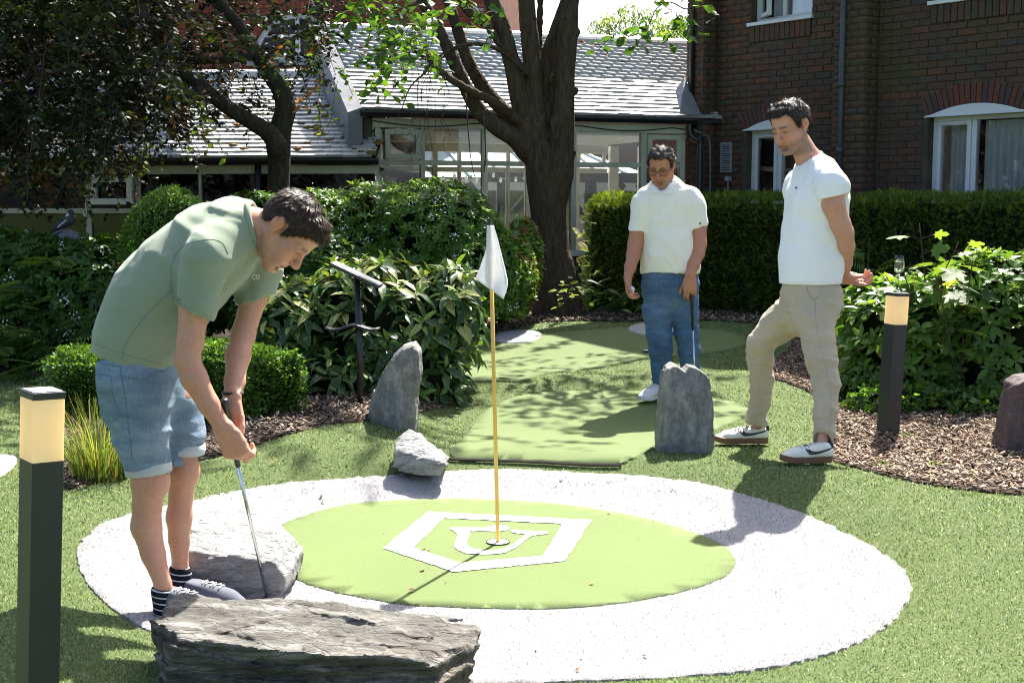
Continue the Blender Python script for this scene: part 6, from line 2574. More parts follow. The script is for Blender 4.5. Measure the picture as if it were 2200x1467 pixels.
rock("standing_stone", "reddish brown slate stone at the right edge of the bark chips",
     [(2140, 990), (2150, 940), (2158, 890), (2166, 850), (2172, 822), (2190, 810), (2215, 806), (2260, 830), (2290, 900), (2300, 990)],
     dB + 0.1, 0.22, M_ROCK_BRN, [(2170, 880, dB, (-0.4, -1, 0.1))], strata(7, 7, 5, 0.008, 13, 0.004, 0.2), 0.007, 6, 0.02)

# ---------------------------------------------------------------- bollard lights
M_POST = simple("powder_coat_grey", (0.022, 0.023, 0.025), 0.42, 0.5, 0.12, 6, 0.08, 300)


def opal():
    k = N("opal_diffuser")
    p = k.bsdf((0.86, 0.76, 0.52), 0.35, 0.5, Emission_Color=(1.0, 0.8, 0.46), Emission_Strength=0.1)  # faint emission added to stand in for sunlight coming through the diffuser
    t = k.n("BsdfTranslucent")
    t.inputs[0].default_value = (0.9, 0.79, 0.55, 1)
    ms = k.n("MixShader")
    ms.inputs[0].default_value = 0.55
    k.l(p, ms.inputs[1])
    k.l(t.outputs[0], ms.inputs[2])
    return k.done(ms.outputs[0])


M_OPAL = opal()
M_CAPTOP = simple("pale_cap", (0.55, 0.55, 0.54), 0.35, 0.5)


def bollard(label, base, top, side, lamp_h, rz, hh=None):
    base, top = Vector(base), Vector(top)
    root = empty("bollard_light", base)
    z = (top - base)
    Hh = z.length
    q = Vector((0, 0, 1)).rotation_difference(z.normalized())
    root.rotation_mode = 'QUATERNION'
    root.rotation_quaternion = q @ Quaternion((0, 0, 1), rz)
    tag(root, label, "bollard", "bollard lights on the course")
    s = side / 2
    cap = 0.020
    MB().box(-s, s, -s, s, -0.06, Hh - lamp_h - cap).build("post", M_POST, root, bevel=0.002)
    l = s * 0.985
    lm_ = MB()
    z0, z1 = Hh - lamp_h - cap + 0.001, Hh - cap
    for (a, b, c, d) in ((-l, l, -l, -l + 0.003), (-l, l, l - 0.003, l), (-l, -l + 0.003, -l + 0.003, l - 0.003), (l - 0.003, l, -l + 0.003, l - 0.003)):
        lm_.box(a, b, c, d, z0, z1)
    lm_.build("diffuser", M_OPAL, root)
    MB().lathe([(0.0, z0), (0.016, z0), (0.016, z1 - 0.02), (0.0, z1 - 0.02)], seg=12).build("lamp", M_CAPTOP, root)
    c = MB().box(-s - 0.0015, s + 0.0015, -s - 0.0015, s + 0.0015, Hh - cap + 0.001, Hh).build("cap", M_POST, root, bevel=0.0015)
    MB().box(-s + 0.004, s - 0.004, -s + 0.004, s - 0.004, Hh + 0.0005, Hh + 0.002).build("cap_plate", M_CAPTOP, c)
    return root


lb = gp(80, 1496)
bollard("dark square bollard light with cream lamp in the left foreground", lb, at(92, 838, lb.y - 0.005), 0.0835, 0.162, math.radians(43))
rb = gp(1907, 934)
rtop = at(1929, 629, rb.y)
bollard("leaning dark bollard light with a wine glass on its cap", rb, rtop, 0.094, 0.165, math.radians(24))
# wine glass
kg = N("clear_glass")
M_WGL = kg.done(kg.bsdf((0.95, 0.97, 0.97), 0.02, 0.5, Transmission_Weight=1.0, IOR=1.45))
wg = MB().lathe([(0.0, 0.0), (0.031, 0.0), (0.032, 0.002), (0.012, 0.005), (0.004, 0.012), (0.0035, 0.09), (0.008, 0.1), (0.026, 0.12), (0.031, 0.145), (0.029, 0.175), (0.024, 0.215), (0.0228, 0.215), (0.0277, 0.175), (0.0297, 0.145), (0.0248, 0.1215), (0.007, 0.103), (0.0, 0.102)], seg=24).build("wine_glass", M_WGL, smooth=True)
wg.location = rtop + Vector((0.002, -0.004, 0.0045))
tag(wg, "empty stemmed wine glass standing on the leaning bollard light", "wine glass")

# ---------------------------------------------------------------- flagstick, cups
M_POLE = simple("yellow_pole", (0.62, 0.4, 0.075), 0.4, 0.5, 0.08, 9)
def flag_mat():
    k = N("white_flag_cloth")
    f = k.noise(k.coord(), 30, 4)
    c = k.ramp(f, [(0.3, 0.7), (0.75, 0.8)])
    p = k.bsdf(c, 0.85, 0.2)
    t = k.n("BsdfTranslucent")
    t.inputs[0].default_value = (0.8, 0.8, 0.8, 1)
    ms = k.n("MixShader")
    ms.inputs[0].default_value = 0.4
    k.l(p, ms.inputs[1])
    k.l(t.outputs[0], ms.inputs[2])
    return k.done(ms.outputs[0])


M_CLOTH = flag_mat()
fb = gp(1070, 1171)
fd = fb.y
ft = at(1053, 486, fd)
fl = empty("golf_flag", fb)
tag(fl, "white flag on a yellow stick standing in the hole", "flag")
L_ = lambda p: Vector(p) - fb
MB().tube([L_(fb + Vector((0, 0, 0.004))), L_(ft)], 0.0088, 12).build("flagstick", M_POLE, fl, smooth=True)
MB().tube([L_(ft), L_(ft + Vector((-0.001, 0, 0.012))), L_(ft + Vector((-0.001, 0, 0.02)))], [0.006, 0.008, 0.003], 8).build("finial", M_BLACKPL, fl)
le = catmull([(1046, 484), (1045, 510), (1044, 535), (1036, 560), (1028, 582), (1021, 599)], 5)
re = catmull([(1061, 484), (1069, 512), (1078, 548), (1087, 585), (1091, 612), (1082, 643)], 5)
V, n2 = [], 22
m = len(le)
for i in range(m):
    for j in range(n2):
        t = j / (n2 - 1)
        u = le[i][0] * (1 - t) + re[i][0] * t
        v = le[i][1] * (1 - t) + re[i][1] * t
        f = i / (m - 1)
        if f > 0.9:
            v += 6 * math.sin(t * math.pi) * 0
        dy = -0.013 - 0.028 * f * (1 + math.sin(t * 8.2 + 0.6)) * (0.4 + t) - 0.02 * f * t
        V.append(tuple(L_(at(u, v, fd + dy))))
ix = np.arange(m * n2).reshape(m, n2)
fq = np.stack([ix[:-1, :-1], ix[1:, :-1], ix[1:, 1:], ix[:-1, 1:]], -1).reshape(-1, 4)
fo_ = mobj("cloth", np_mesh("cloth", np.array(V), fq, [M_CLOTH]), fl)
so = fo_.modifiers.new("thick", 'SOLIDIFY')
so.thickness = 0.0015
M_CUP = simple("cup_white", (0.75, 0.74, 0.72), 0.4, 0.5, 0.03)
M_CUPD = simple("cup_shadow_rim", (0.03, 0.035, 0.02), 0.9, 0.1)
for (p, r0, lab, off) in ((fb, 0.047, "white hole cup at the foot of the yellow flagstick", 0.0), (gp(1394, 757, 0.08), 0.054, "white hole cup on the far putting green", 0.01)):
    cu = empty("hole_cup", (p.x, p.y, p.z))
    tag(cu, lab, "hole cup")
    z = 0.0165 + off * 0.3
    MB().lathe([(0.0, z), (r0, z)], seg=28).build("liner", M_CUP, cu)
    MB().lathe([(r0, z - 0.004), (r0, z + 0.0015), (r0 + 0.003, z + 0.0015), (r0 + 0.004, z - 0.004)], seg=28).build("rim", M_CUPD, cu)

# ---------------------------------------------------------------- sign lectern
sg = empty("sign_lectern", (0, 0, 0))
sd_ = 7.75
sb = at(774, 905, sd_)
sg.location = sb
tag(sg, "black sign lectern with tilted panel and small tray beside the laurel", "sign")
LS = lambda p: Vector(p) - sb
MB().tube([LS(sb), LS(at(774, 780, sd_)), LS(at(766, 590, sd_))], 0.0185, 12).build("post", M_BLACKPL, sg, smooth=True)
c = at(768, 587, sd_)
ax = (at(820, 613, sd_) - at(716, 563, sd_))
Ln = ax.length
ax.normalize()
bx = Vector((0, 1, 0.0))
nz = ax.cross(bx).normalized()
if nz.z < 0:
    nz = -nz
Mx = Matrix((ax, bx, nz)).transposed().to_4x4()
Mx.translation = LS(c)
pn = MB().box(-Ln / 2, Ln / 2, -0.11, 0.11, -0.022, 0.0, M=Mx).build("panel", M_BLACKPL, sg, bevel=0.004)
MB().box(-Ln / 2 + 0.004, Ln / 2 - 0.004, -0.105, 0.105, 0.001, 0.003, M=Mx).build("sign_face", simple("sign_grey", (0.2, 0.2, 0.21), 0.3), pn)
tr = []
for i in range(13):
    t = i / 12
    tr.append((700 + 115 * t, 701 + 5 * math.sin(t * 9)))
V = []
for (u, v) in tr:
    p = at(u, v, sd_ - 0.02)
    for dy in (-0.06, 0.06):
        V.append(tuple(LS(p + Vector((0, dy, 0)))))
tq = [(2 * i, 2 * i + 2, 2 * i + 3, 2 * i + 1) for i in range(12)]
to = mobj("tray", np_mesh("tray", np.array(V), np.array(tq), [M_BLACKPL]), sg)
ts = to.modifiers.new("thick", 'SOLIDIFY')
ts.thickness = 0.012

# ---------------------------------------------------------------- bird box and pigeon
hb = at(143, 520, 10.75)
bh = empty("bird_house", (hb.x, hb.y, float(hgt(hb.x, hb.y))))
tag(bh, "small pale blue bird house on a post in the left shrub", "bird house")
LB = lambda p: Vector(p) - bh.location
M_BH = simple("pale_blue_paint", (0.25, 0.3, 0.36), 0.6)
M_BHR = simple("grey_felt", (0.16, 0.16, 0.17), 0.85)
wv = MB()
p = LB(at(143, 512, 10.75))
wv.v = [(p.x - 0.11, -0.09, p.z - 0.1), (p.x + 0.11, -0.09, p.z - 0.1), (p.x + 0.11, -0.09, p.z), (p.x, -0.09, p.z + 0.06), (p.x - 0.11, -0.09, p.z), (p.x - 0.11, 0.09, p.z - 0.1), (p.x + 0.11, 0.09, p.z - 0.1), (p.x + 0.11, 0.09, p.z), (p.x, 0.09, p.z + 0.06), (p.x - 0.11, 0.09, p.z)]
wv.f = [(0, 1, 2, 3, 4), (9, 8, 7, 6, 5), (0, 4, 9, 5), (1, 6, 7, 2), (0, 5, 6, 1)]
wv.build("wall", M_BH, bh)
for sgn in (-1, 1):
    a = Vector((p.x, 0, p.z + 0.064))
    b = Vector((p.x + sgn * 0.15, 0, p.z - 0.018))
    MB().bar(a, b, 0.012, 0.22, up=(0, 1, 0)).build("roof", M_BHR, bh) if False else MB().quad((a.x, -0.12, a.z), (b.x, -0.12, b.z), (b.x, 0.12, b.z), (a.x, 0.12, a.z)).quad((a.x, -0.12, a.z + 0.012), (a.x, 0.12, a.z + 0.012), (b.x, 0.12, b.z + 0.012), (b.x, -0.12, b.z + 0.012)).quad((a.x, -0.12, a.z), (a.x, -0.12, a.z + 0.012), (b.x, -0.12, b.z + 0.012), (b.x, -0.12, b.z)).build("roof", M_BHR, bh)
MB().tube([(p.x, 0, 0), (p.x, 0, p.z - 0.1)], 0.025, 8).build("post", M_TWIG, bh)
pb = at(137, 494, 10.75)
f = Field((pb.x - 0.22, pb.y - 0.1, pb.z - 0.03), (pb.x + 0.16, pb.y + 0.1, pb.z + 0.24), 0.005)
q = lambda u, v: np.array(at(u, v, 10.75))
f.cone(q(128, 484), q(150, 472), 0.036, 0.047, 0.03).cone(q(150, 470), q(151, 460), 0.035, 0.024, 0.03).ell(q(152, 456), (0.026, 0.021, 0.022), None, 0.015)
f.cone(q(156, 457), q(161, 459), 0.007, 0.003, 0.004).cone(q(128, 485), q(110, 497), 0.026, 0.012, 0.02)
f.cone(q(140, 490), q(140, 497), 0.005, 0.004, 0.004).cone(q(147, 489), q(147, 496), 0.005, 0.004, 0.004)
V, Q = f.mesh(1)
cl = np.tile(np.array([(0.055, 0.053, 0.055)]), (len(V), 1))
cl[V[:, 2] > pb.z + 0.13] = (0.04, 0.045, 0.05)
dd = np.abs((V[:, 0] - q(137, 480)[0]) * 0.6 + (V[:, 2] - q(137, 480)[2]) * -0.8)
cl[(dd < 0.006) & (np.abs(V[:, 0] - q(136, 480)[0]) < 0.04)] = (0.5, 0.5, 0.5)
cl[np.linalg.norm(V - q(147, 462) - np.array([0, -0.03, 0]), axis=1) < 0.017] = (0.55, 0.55, 0.55)
pg_ = mobj("pigeon", np_mesh("pigeon", V - np.array(pb), Q, [vcol_mat("feathers", 0.7, 0.3, 0.2, 60)], col=cl))
pg_.location = pb
tag(pg_, "grey wood pigeon perched on the bird house roof", "pigeon")

# a few fallen leaves and twigs on the turf
lit = []
for (u, v) in ((580, 1000), (570, 1003), (925, 1190), (905, 1192), (1310, 1110), (1205, 1040), (1740, 890), (1665, 700), (1720, 735), (975, 930), (835, 945), (890, 1275), (905, 1235), (1560, 1130), (1275, 1260), (1130, 1205), (1690, 705), (1440, 1060), (700, 1085), (690, 1070), (1245, 1445), (1390, 1420), (620, 1100)):
    lit.append(gp(u, v))
r7 = np.random.default_rng(3)
for _ in range(60):
    p = gp(r7.uniform(250, 1900), r7.uniform(1000, 1440))
    lit.append(p)
P = np.array([tuple(p) for p in lit]) + np.array([0, 0, 0.017])
n = len(P)
V, Fc, C = scatter(T_leaf(0.25, 0.1, 0.2), P, np.column_stack([r7.normal(size=(n, 2)), r7.normal(0, 0.15, n)]), np.column_stack([r7.normal(0, 0.3, (n, 2)), np.ones(n)]), np.concatenate([r7.uniform(0.02, 0.04, 23), r7.uniform(0.006, 0.016, n - 23)]), pal([(0.14, 0.08, 0.04), (0.2, 0.14, 0.07), (0.08, 0.06, 0.04)], n, r7))
tag(mobj("leaf_litter", np_mesh("leaf_litter", V, Fc, [M_CHIP], col=C)), "scattered dry leaves and crumbs on the turf", "leaf litter", kind="stuff")
# ================================================================ people
from mathutils.bvhtree import BVHTree


def skin_mat():
    k = N("skin")
    a = k.n("Attribute", attribute_name="Col")
    o = k.coord("Object")
    f = k.noise(o, 70, 4, 0.6)
    f2 = k.noise(o, 9, 3)
    c = k.mix(1.0, a.outputs["Color"], k.ramp(f, [(0.3, 0.9), (0.7, 1.08)]), 'MULTIPLY')
    c = k.mix(k.ramp(f2, [(0.42, 0.0), (0.75, 0.3)]), c, (0.44, 0.16, 0.105))
    f3 = k.noise(o, 230, 2, 0.6)
    c = k.mix(k.ramp(f3, [(0.6, 0.0), (0.72, 0.35)]), c, (0.22, 0.1, 0.06))
    return k.done(k.bsdf(c, 0.5, 0.4, k.bump(f, 0.12, 0.002), Subsurface_Weight=0.12, Subsurface_Radius=(0.012, 0.004, 0.002), Subsurface_Scale=1.0))


M_SKIN = skin_mat()


def cloth_mat(name, base, weave=900, var=0.06, rough=0.9, fold=0.25, big=None):
    k = N(name)
    o = k.coord("Object")
    f = k.noise(o, weave, 2, 0.5)
    f2 = k.noise(o, 5, 4, 0.6, 0.3)
    c = k.ramp(f2, [(0.3, [x * (1 - var) for x in base]), (0.7, [min(x * (1 + var), 0.95) for x in base])])
    c = k.mix(1.0, c, k.ramp(f, [(0.3, 0.92), (0.7, 1.05)]), 'MULTIPLY')
    h = k.math('ADD', k.math('MULTIPLY', f, 0.15), f2)
    return k.done(k.bsdf(c, rough, 0.2, k.bump(h, fold, 0.012), Sheen_Weight=0.15))


def denim_mat(name, dark, mid, pale):
    k = N(name)
    o = k.coord("Object")
    st = k.coord("Object", (260, 260, 40))
    tw = k.noise(st, 1.0, 3, 0.6)
    f = k.noise(o, 3.6, 5, 0.62, 0.4)
    f2 = k.noise(k.coord("Object", (1, 1, 3.2)), 7, 4, 0.6)
    c = k.ramp(k.math('ADD', k.math('MULTIPLY', f, 0.6), k.math('MULTIPLY', f2, 0.4)), [(0.32, dark), (0.5, mid), (0.7, pale)])
    c = k.mix(1.0, c, k.ramp(tw, [(0.3, 0.82), (0.7, 1.14)]), 'MULTIPLY')
    return k.done(k.bsdf(c, 0.85, 0.2, k.bump(k.math('ADD', k.math('MULTIPLY', tw, 0.2), f2), 0.35, 0.01)))


def hair_mat(name, rough=0.38):
    k = N(name)
    a = k.n("Attribute", attribute_name="Col")
    return k.done(k.bsdf(k.mix(1.0, a.outputs["Color"], (0.62, 0.6, 0.56), 'MULTIPLY'), 0.5, 0.22))


M_HAIR = hair_mat("hair")
M_RUBBERW = simple("sole_white", (0.6, 0.59, 0.56), 0.6, 0.3, 0.08, 10)
M_GUM = simple("sole_gum", (0.17, 0.085, 0.045), 0.55, 0.3, 0.15, 12)
M_INK = simple("black_leather", (0.012, 0.012, 0.014), 0.45, 0.5)


class Person:
    def __init__(s, label, base):
        s.base = Vector(base)
        s.label = label

    def body(s, V, Q, col):
        s.o = mobj("person", np_mesh("person", V - np.array(s.base), Q, [M_SKIN], col=col))
        s.o.location = s.base
        tag(s.o, s.label, "person")
        return s.o

    def part(s, name, V, Q, m, col=None, parent=None, smooth=True):
        return mobj(name, np_mesh(name, V - np.array(s.base), Q, [m], col=col, smooth=smooth), parent or s.o)


def bvh(V, Q):
    return BVHTree.FromPolygons([tuple(v) for v in V], [tuple(int(i) for i in q) for q in Q])


def hit(tree, u, v, lift=0.0):
    r = Vector(ray(u, v)).normalized()
    p, n, i, d = tree.ray_cast(Vector((0, 0, CAMH)), r)
    if p is None:
        return None
    return p + n * lift


def seam(per, tree, px, rad, m, name="stitching", lift=0.0, k=6, parent=None):
    pts = [hit(tree, p[0], p[1], lift) for p in catmull(px, k)]
    pts = [p - per.base for p in pts if p is not None]
    if len(pts) > 2:
        return MB().tube(pts, rad, 5).build(name, m, parent or per.o, smooth=True)


def patch(per, tree, px, m, name, lift=0.002, parent=None, sub=6):
    """flat emblem laid on a curved surface"""
    P = closed_smooth(px, 3) if len(px) > 5 else edge_pts(px, 4)
    pts = [Vector((p[0], p[1])) for p in P]
    n = len(pts)
    lo, hi = np.min(P, 0), np.max(P, 0)
    for gx in np.linspace(lo[0], hi[0], sub + 2)[1:-1]:
        for gy in np.linspace(lo[1], hi[1], sub + 2)[1:-1]:
            if inpoly(np.array([gx]), np.array([gy]), np.array([(p.x, p.y) for p in pts[:n]]))[0]:
                pts.append(Vector((gx, gy)))
    vo, eo, fo, *_ = delaunay_2d_cdt(pts, [(i, (i + 1) % n) for i in range(n)], [], 1, 1e-4)
    V = []
    for p in vo:
        q = hit(tree, p.x, p.y, lift)
        if q is None:
            return None
        V.append(q - per.base)
    me = bpy.data.meshes.new(name)
    me.from_pydata([tuple(v) for v in V], [], [tuple(f) for f in fo])
    me.materials.append(m)
    return mobj(name, me, parent or per.o)


def edge_pts(px, k):
    out = []
    for i in range(len(px)):
        a, b = np.array(px[i], float), np.array(px[(i + 1) % len(px)], float)
        out += [a + (b - a) * j / k for j in range(k)]
    return out


class Head:
    def __init__(s, c, fwd, up, sc=1.0):
        f = Vector(fwd).normalized()
        u = Vector(up)
        u = (u - f * u.dot(f)).normalized()
        s.c, s.f, s.u, s.l, s.s = Vector(c), f, u, u.cross(f), sc
        s.A = np.array([tuple(f), tuple(s.l), tuple(u)])

    def P(s, f, l, u):
        return np.array(s.c + (s.f * f + s.l * l + s.u * u) * s.s)

    def loc(s, V):
        return ((V - np.array(s.c)) @ s.A.T) / s.s

    def skull(s, F_, inflate=0.0, k=0.02):
        g = lambda f, l, u, r: F_.ell(s.P(f, l, u), (np.array(r) + inflate) * s.s, s.A, k)
        g(-0.012, 0, 0.042, (0.096, 0.074, 0.083))
        g(0.03, 0, 0.048, (0.062, 0.062, 0.062))
        g(-0.04, 0, 0.02, (0.06, 0.064, 0.068))

    def build(s, F_, brow=1.0, jaw=1.0, nose=1.0, smile=0.0):
        S = s.s
        e = lambda f, l, u, r, k=0.015, op="+": F_.ell(s.P(f, l, u), np.array(r) * S, s.A, k * S, op)
        c = lambda a, b, r0, r1, k=0.012, op="+": F_.cone(s.P(*a), s.P(*b), r0 * S, r1 * S, k * S, None, op)
        s.skull(F_)
        e(0.034, 0, -0.035, (0.06, 0.057 * jaw, 0.08), 0.025)
        e(0.078, 0, -0.103, (0.02, 0.026 * jaw, 0.018), 0.02)
        for sg in (-1, 1):
            c((-0.008, sg * 0.052, -0.045), (0.066, sg * 0.02 * jaw, -0.1), 0.02 * jaw, 0.017, 0.025)
            e(0.058, sg * 0.042, -0.022, (0.024, 0.022, 0.021), 0.025)
            e(0.07, sg * 0.03, -0.055, (0.02, 0.02, 0.026), 0.02)
            e(0.098, sg * 0.031, 0.002, (0.016, 0.019, 0.0115), 0.012, "-")
            e(0.0735, sg * 0.031, 0.001, (0.0135, 0.0145, 0.0125), 0.005)
            c((0.086, sg * 0.012, 0.022), (0.073, sg * 0.05, 0.021), 0.0095 * brow, 0.009 * brow, 0.014)
            # ear
            e(-0.018, sg * 0.074, -0.002, (0.019, 0.009, 0.032), 0.008)
            e(-0.026, sg * 0.081, 0.006, (0.017, 0.005, 0.026), 0.006)
            e(-0.008, sg * 0.086, -0.003, (0.0085, 0.0065, 0.015), 0.005, "-")
            e(0.104, sg * 0.0125, -0.037, (0.011, 0.0085, 0.008), 0.008)
        c((0.087, 0, 0.012), (0.113 * nose, 0, -0.027), 0.008, 0.0115, 0.012)
        e(0.114 * nose, 0, -0.033, (0.0115, 0.0115, 0.0105), 0.008)
        e(0.09, 0, -0.063, (0.0105, 0.023 + smile * 0.006, 0.0062), 0.008)
        e(0.0885, 0, -0.0735, (0.0105, 0.02 + smile * 0.005, 0.0072), 0.008)
        e(0.1025, 0, -0.068, (0.007, 0.026 + smile * 0.008, 0.0016), 0.003, "-")
        e(0.088, 0, -0.087, (0.012, 0.02, 0.005), 0.01, "-")

    def paint(s, V, col, skin, stubble=0.0, brow=(0.09, 0.05, 0.03), lips=(0.36, 0.11, 0.09), grey=(0.2, 0.13, 0.1), red=0.35, eye=0.9):
        L = s.loc(V)
        near = np.linalg.norm(L, axis=1) < 0.2
        f, l, u = L[:, 0], np.abs(L[:, 1]), L[:, 2]

        def mixc(m, c, a):
            w = (np.clip(m, 0, 1) * a * near)[:, None]
            col[:] = col * (1 - w) + np.array(c) * w
        g = lambda x, s_: np.exp(-(x / s_) ** 2)
        rd = np.array(skin) * np.array([1.1, 0.72, 0.7])
        mixc(g(f - 0.112, 0.02) * g(u + 0.03, 0.022) * g(l, 0.022), rd, red * 1.2)
        mixc(g(f - 0.07, 0.04) * g(u + 0.025, 0.03) * g(l - 0.04, 0.025), rd, red)
        mixc(g(l - 0.082, 0.014) * g(u, 0.035) * (f < 0.02), rd, red * 1.2)
        if stubble:
            m = sst(0.0, 0.03, -u - 0.042 + np.clip((0.03 - f) * 0.6, 0, 0.05)) * (f > -0.02) * (1 - g(l, 0.022) * g(u + 0.055, 0.008) * 0.6)
            m = m * (u > -0.15) * (1 - sst(-0.13, -0.16, u))
            m = m * (0.75 + 0.35 * vnoise(V * 500, 3))
            mixc(m, grey, stubble)
        mixc((f > 0.08) * g(l, 0.02) ** 0.5 * g(u + 0.068, 0.0085), lips, 0.75)
        mixc((f > 0.08) * (l < 0.027) * g(u + 0.068, 0.0034), (0.05, 0.014, 0.012), 0.9)
        bw = u - 0.021 - 0.004 * np.sin(l * 60)
        mixc((f > 0.045) * g(bw, 0.0068) * sst(0.008, 0.014, l) * (1 - sst(0.046, 0.054, l)), brow, 0.85)
        mixc((f > 0.06) * g(l - 0.031, 0.0135) * g(u + 0.001, 0.0052), (0.012, 0.007, 0.006), eye)
        mixc((f > 0.06) * g(l - 0.031, 0.016) * g(u + 0.0125, 0.005), np.array(skin) * 0.68, 0.55)
        mixc((f > 0.06) * g(l - 0.031, 0.016) * g(u - 0.0105, 0.004), np.array(skin) * 0.7, 0.5)
        return near

    def hair(s, per, line, thick, cols, n, length, crown=(-0.055, 0.0, 0.12), seed=1, lift=0.25, quiff=None, curl=0.0, name="hair"):
        """short hair: a close cap following the hairline, covered with strands combed from the crown"""
        lo = np.array(s.c) - 0.17 * s.s
        hi = np.array(s.c) + 0.17 * s.s
        F_ = Field(lo, hi, 0.0045)
        s.skull(F_, thick)
        if quiff:
            for (a, b, r0, r1) in quiff:
                F_.cone(s.P(*a), s.P(*b), r0 * s.s, r1 * s.s, 0.015)
        X, Y, Z = F_.xyz((slice(None),) * 3)
        Xb, Yb, Zb = np.broadcast_arrays(X, Y, Z)
        P = np.stack([Xb, Yb, Zb], -1)
        Lc = s.loc(P.reshape(-1, 3))
        gl = np.interp(Lc[:, 0], [a for a, b in line], [b for a, b in line])
        cut = ((gl - Lc[:, 2]) * 0.8 * s.s).reshape(F_.v.shape).astype(np.float32)
        F_.v = np.maximum(F_.v, cut)
        F_.displace(lambda q: 0.003 * fbm(q * 90, 2, seed), 0.03)
        V, Q = F_.mesh(1)
        r = np.random.default_rng(seed)
        base = np.array(cols)
        C = base[r.integers(0, len(base), len(V))] * 0.7
        cap = per.part(name, V, Q, M_HAIR, C)
        # strands
        a, b, c_ = V[Q[:, 0]], V[Q[:, 1]], V[Q[:, 2]]
        nn = np.cross(b - a, c_ - a)
        ar = np.linalg.norm(nn, axis=1) + 1e-12
        nn = nn / ar[:, None]
        cen = V[Q].mean(1)
        out = cen - s.P(-0.01, 0, 0.03)
        ok = np.sum(nn * out, 1) > 0
        if ok.mean() < 0.5:
            nn = -nn
            ok = ~ok
        pr = ar * ok
        k = r.choice(len(Q), n, p=pr / pr.sum())
        w = r.random((n, 2))
        p = V[Q[k, 0]] * (1 - w[:, :1]) * (1 - w[:, 1:]) + V[Q[k, 1]] * w[:, :1] * (1 - w[:, 1:]) + V[Q[k, 2]] * w[:, :1] * w[:, 1:] + V[Q[k, 3]] * (1 - w[:, :1]) * w[:, 1:]
        nr = nn[k]
        cr = s.P(*crown)
        fl = p - cr
        fl = fl - nr * np.sum(fl * nr, 1, keepdims=True)
        fl = unit(fl)
        jit = np.stack([vnoise(p * 55, 1), vnoise(p * 55, 2), vnoise(p * 55, 3)], -1)
        fl = unit(fl + jit * (0.35 + curl) + r.normal(0, 0.12 + curl * 0.3, (n, 3)))
        ln = length * r.uniform(0.6, 1.25, n)[:, None]
        tip = p + fl * ln + nr * ln * lift * r.uniform(0.2, 1.3, (n, 1))
        mid = p + fl * ln * 0.5 + nr * ln * (lift * 0.5 + 0.12)
        sd = unit(np.cross(fl, nr)) * (0.0011 * r.uniform(0.7, 1.4, n))[:, None]
        V2 = np.stack([p - sd, p + sd, mid + sd * 0.8, mid - sd * 0.8, tip], 1).reshape(-1, 3)
        ii = np.arange(n)[:, None] * 5
        T = np.concatenate([ii + np.array([0, 1, 2]), ii + np.array([0, 2, 3]), ii + np.array([3, 2, 4])])
        C2 = np.repeat(base[r.integers(0, len(base), n)] * r.uniform(0.6, 1.4, (n, 1)), 5, 0)
        st = per.part("strands", V2, T, M_HAIR, C2, cap)
        st["kind"] = "stuff"
        return cap


def hand(F_, wrist, d, pn, th, curl, sc=1.0, tc=(0.5, 0.4), thumb_out=0.7, spread=0.0, tdir=None):
    """palm, four fingers with three bends each and a thumb leaving the side of the palm.
    d: wrist to knuckles, pn: the way the palm faces, th: towards the thumb"""
    d = unit(np.array(d, float))
    pn = np.array(pn, float)
    pn = unit(pn - d * (pn @ d))
    t = np.cross(d, pn)
    if t @ np.array(th, float) < 0:
        t = -t
    w = np.array(wrist, float)
    kn = []
    for i, (off, fw) in enumerate(((0.030, 0.088), (0.010, 0.092), (-0.011, 0.088), (-0.030, 0.08))):
        k = w + (d * fw + t * off) * sc
        kn.append(k)
        F_.cone(w + t * off * 0.55 * sc, k, 0.0175 * sc, 0.0125 * sc, 0.014)
    F_.cone(w + d * 0.03 * sc + t * 0.018 * sc + pn * 0.008 * sc, w + d * 0.06 * sc + t * 0.03 * sc + pn * 0.006 * sc, 0.018 * sc, 0.013 * sc, 0.014)
    for i, (k, ln) in enumerate(zip(kn, (0.074, 0.083, 0.077, 0.06))):
        a = 0.0
        p = k
        rr_ = (0.0098, 0.0092, 0.0084, 0.0074)
        cu = curl[i] if hasattr(curl[0], '__len__') else curl
        for j, fr_ in enumerate((0.45, 0.3, 0.25)):
            a += cu[j]
            dd = d * math.cos(a) + pn * math.sin(a) + t * spread * (1.5 - i) * 0.3
            q = p + dd * ln * fr_ * sc
            F_.cone(p, q, rr_[j] * sc, rr_[j + 1] * sc, 0.004)
            p = q
    # thumb
    p = w + (d * 0.028 + t * 0.03) * sc
    td = unit(d * 0.75 + t * thumb_out + pn * 0.35) if tdir is None else unit(np.array(tdir, float))
    q = p + td * 0.042 * sc
    F_.cone(p, q, 0.0125 * sc, 0.0105 * sc, 0.008)
    td2 = unit(td * math.cos(tc[0]) + (d * 0.7 + pn * 0.5) * math.sin(tc[0]))
    p2 = q + td2 * 0.032 * sc
    F_.cone(q, p2, 0.0105 * sc, 0.0095 * sc, 0.004)
    td3 = unit(td2 * math.cos(tc[1]) + (d * 0.5 + pn * 0.6) * math.sin(tc[1]))
    F_.cone(p2, p2 + td3 * 0.024 * sc, 0.0098 * sc, 0.0075 * sc, 0.004)


def J(u, v, d):
    return np.array(at(u, v, d))


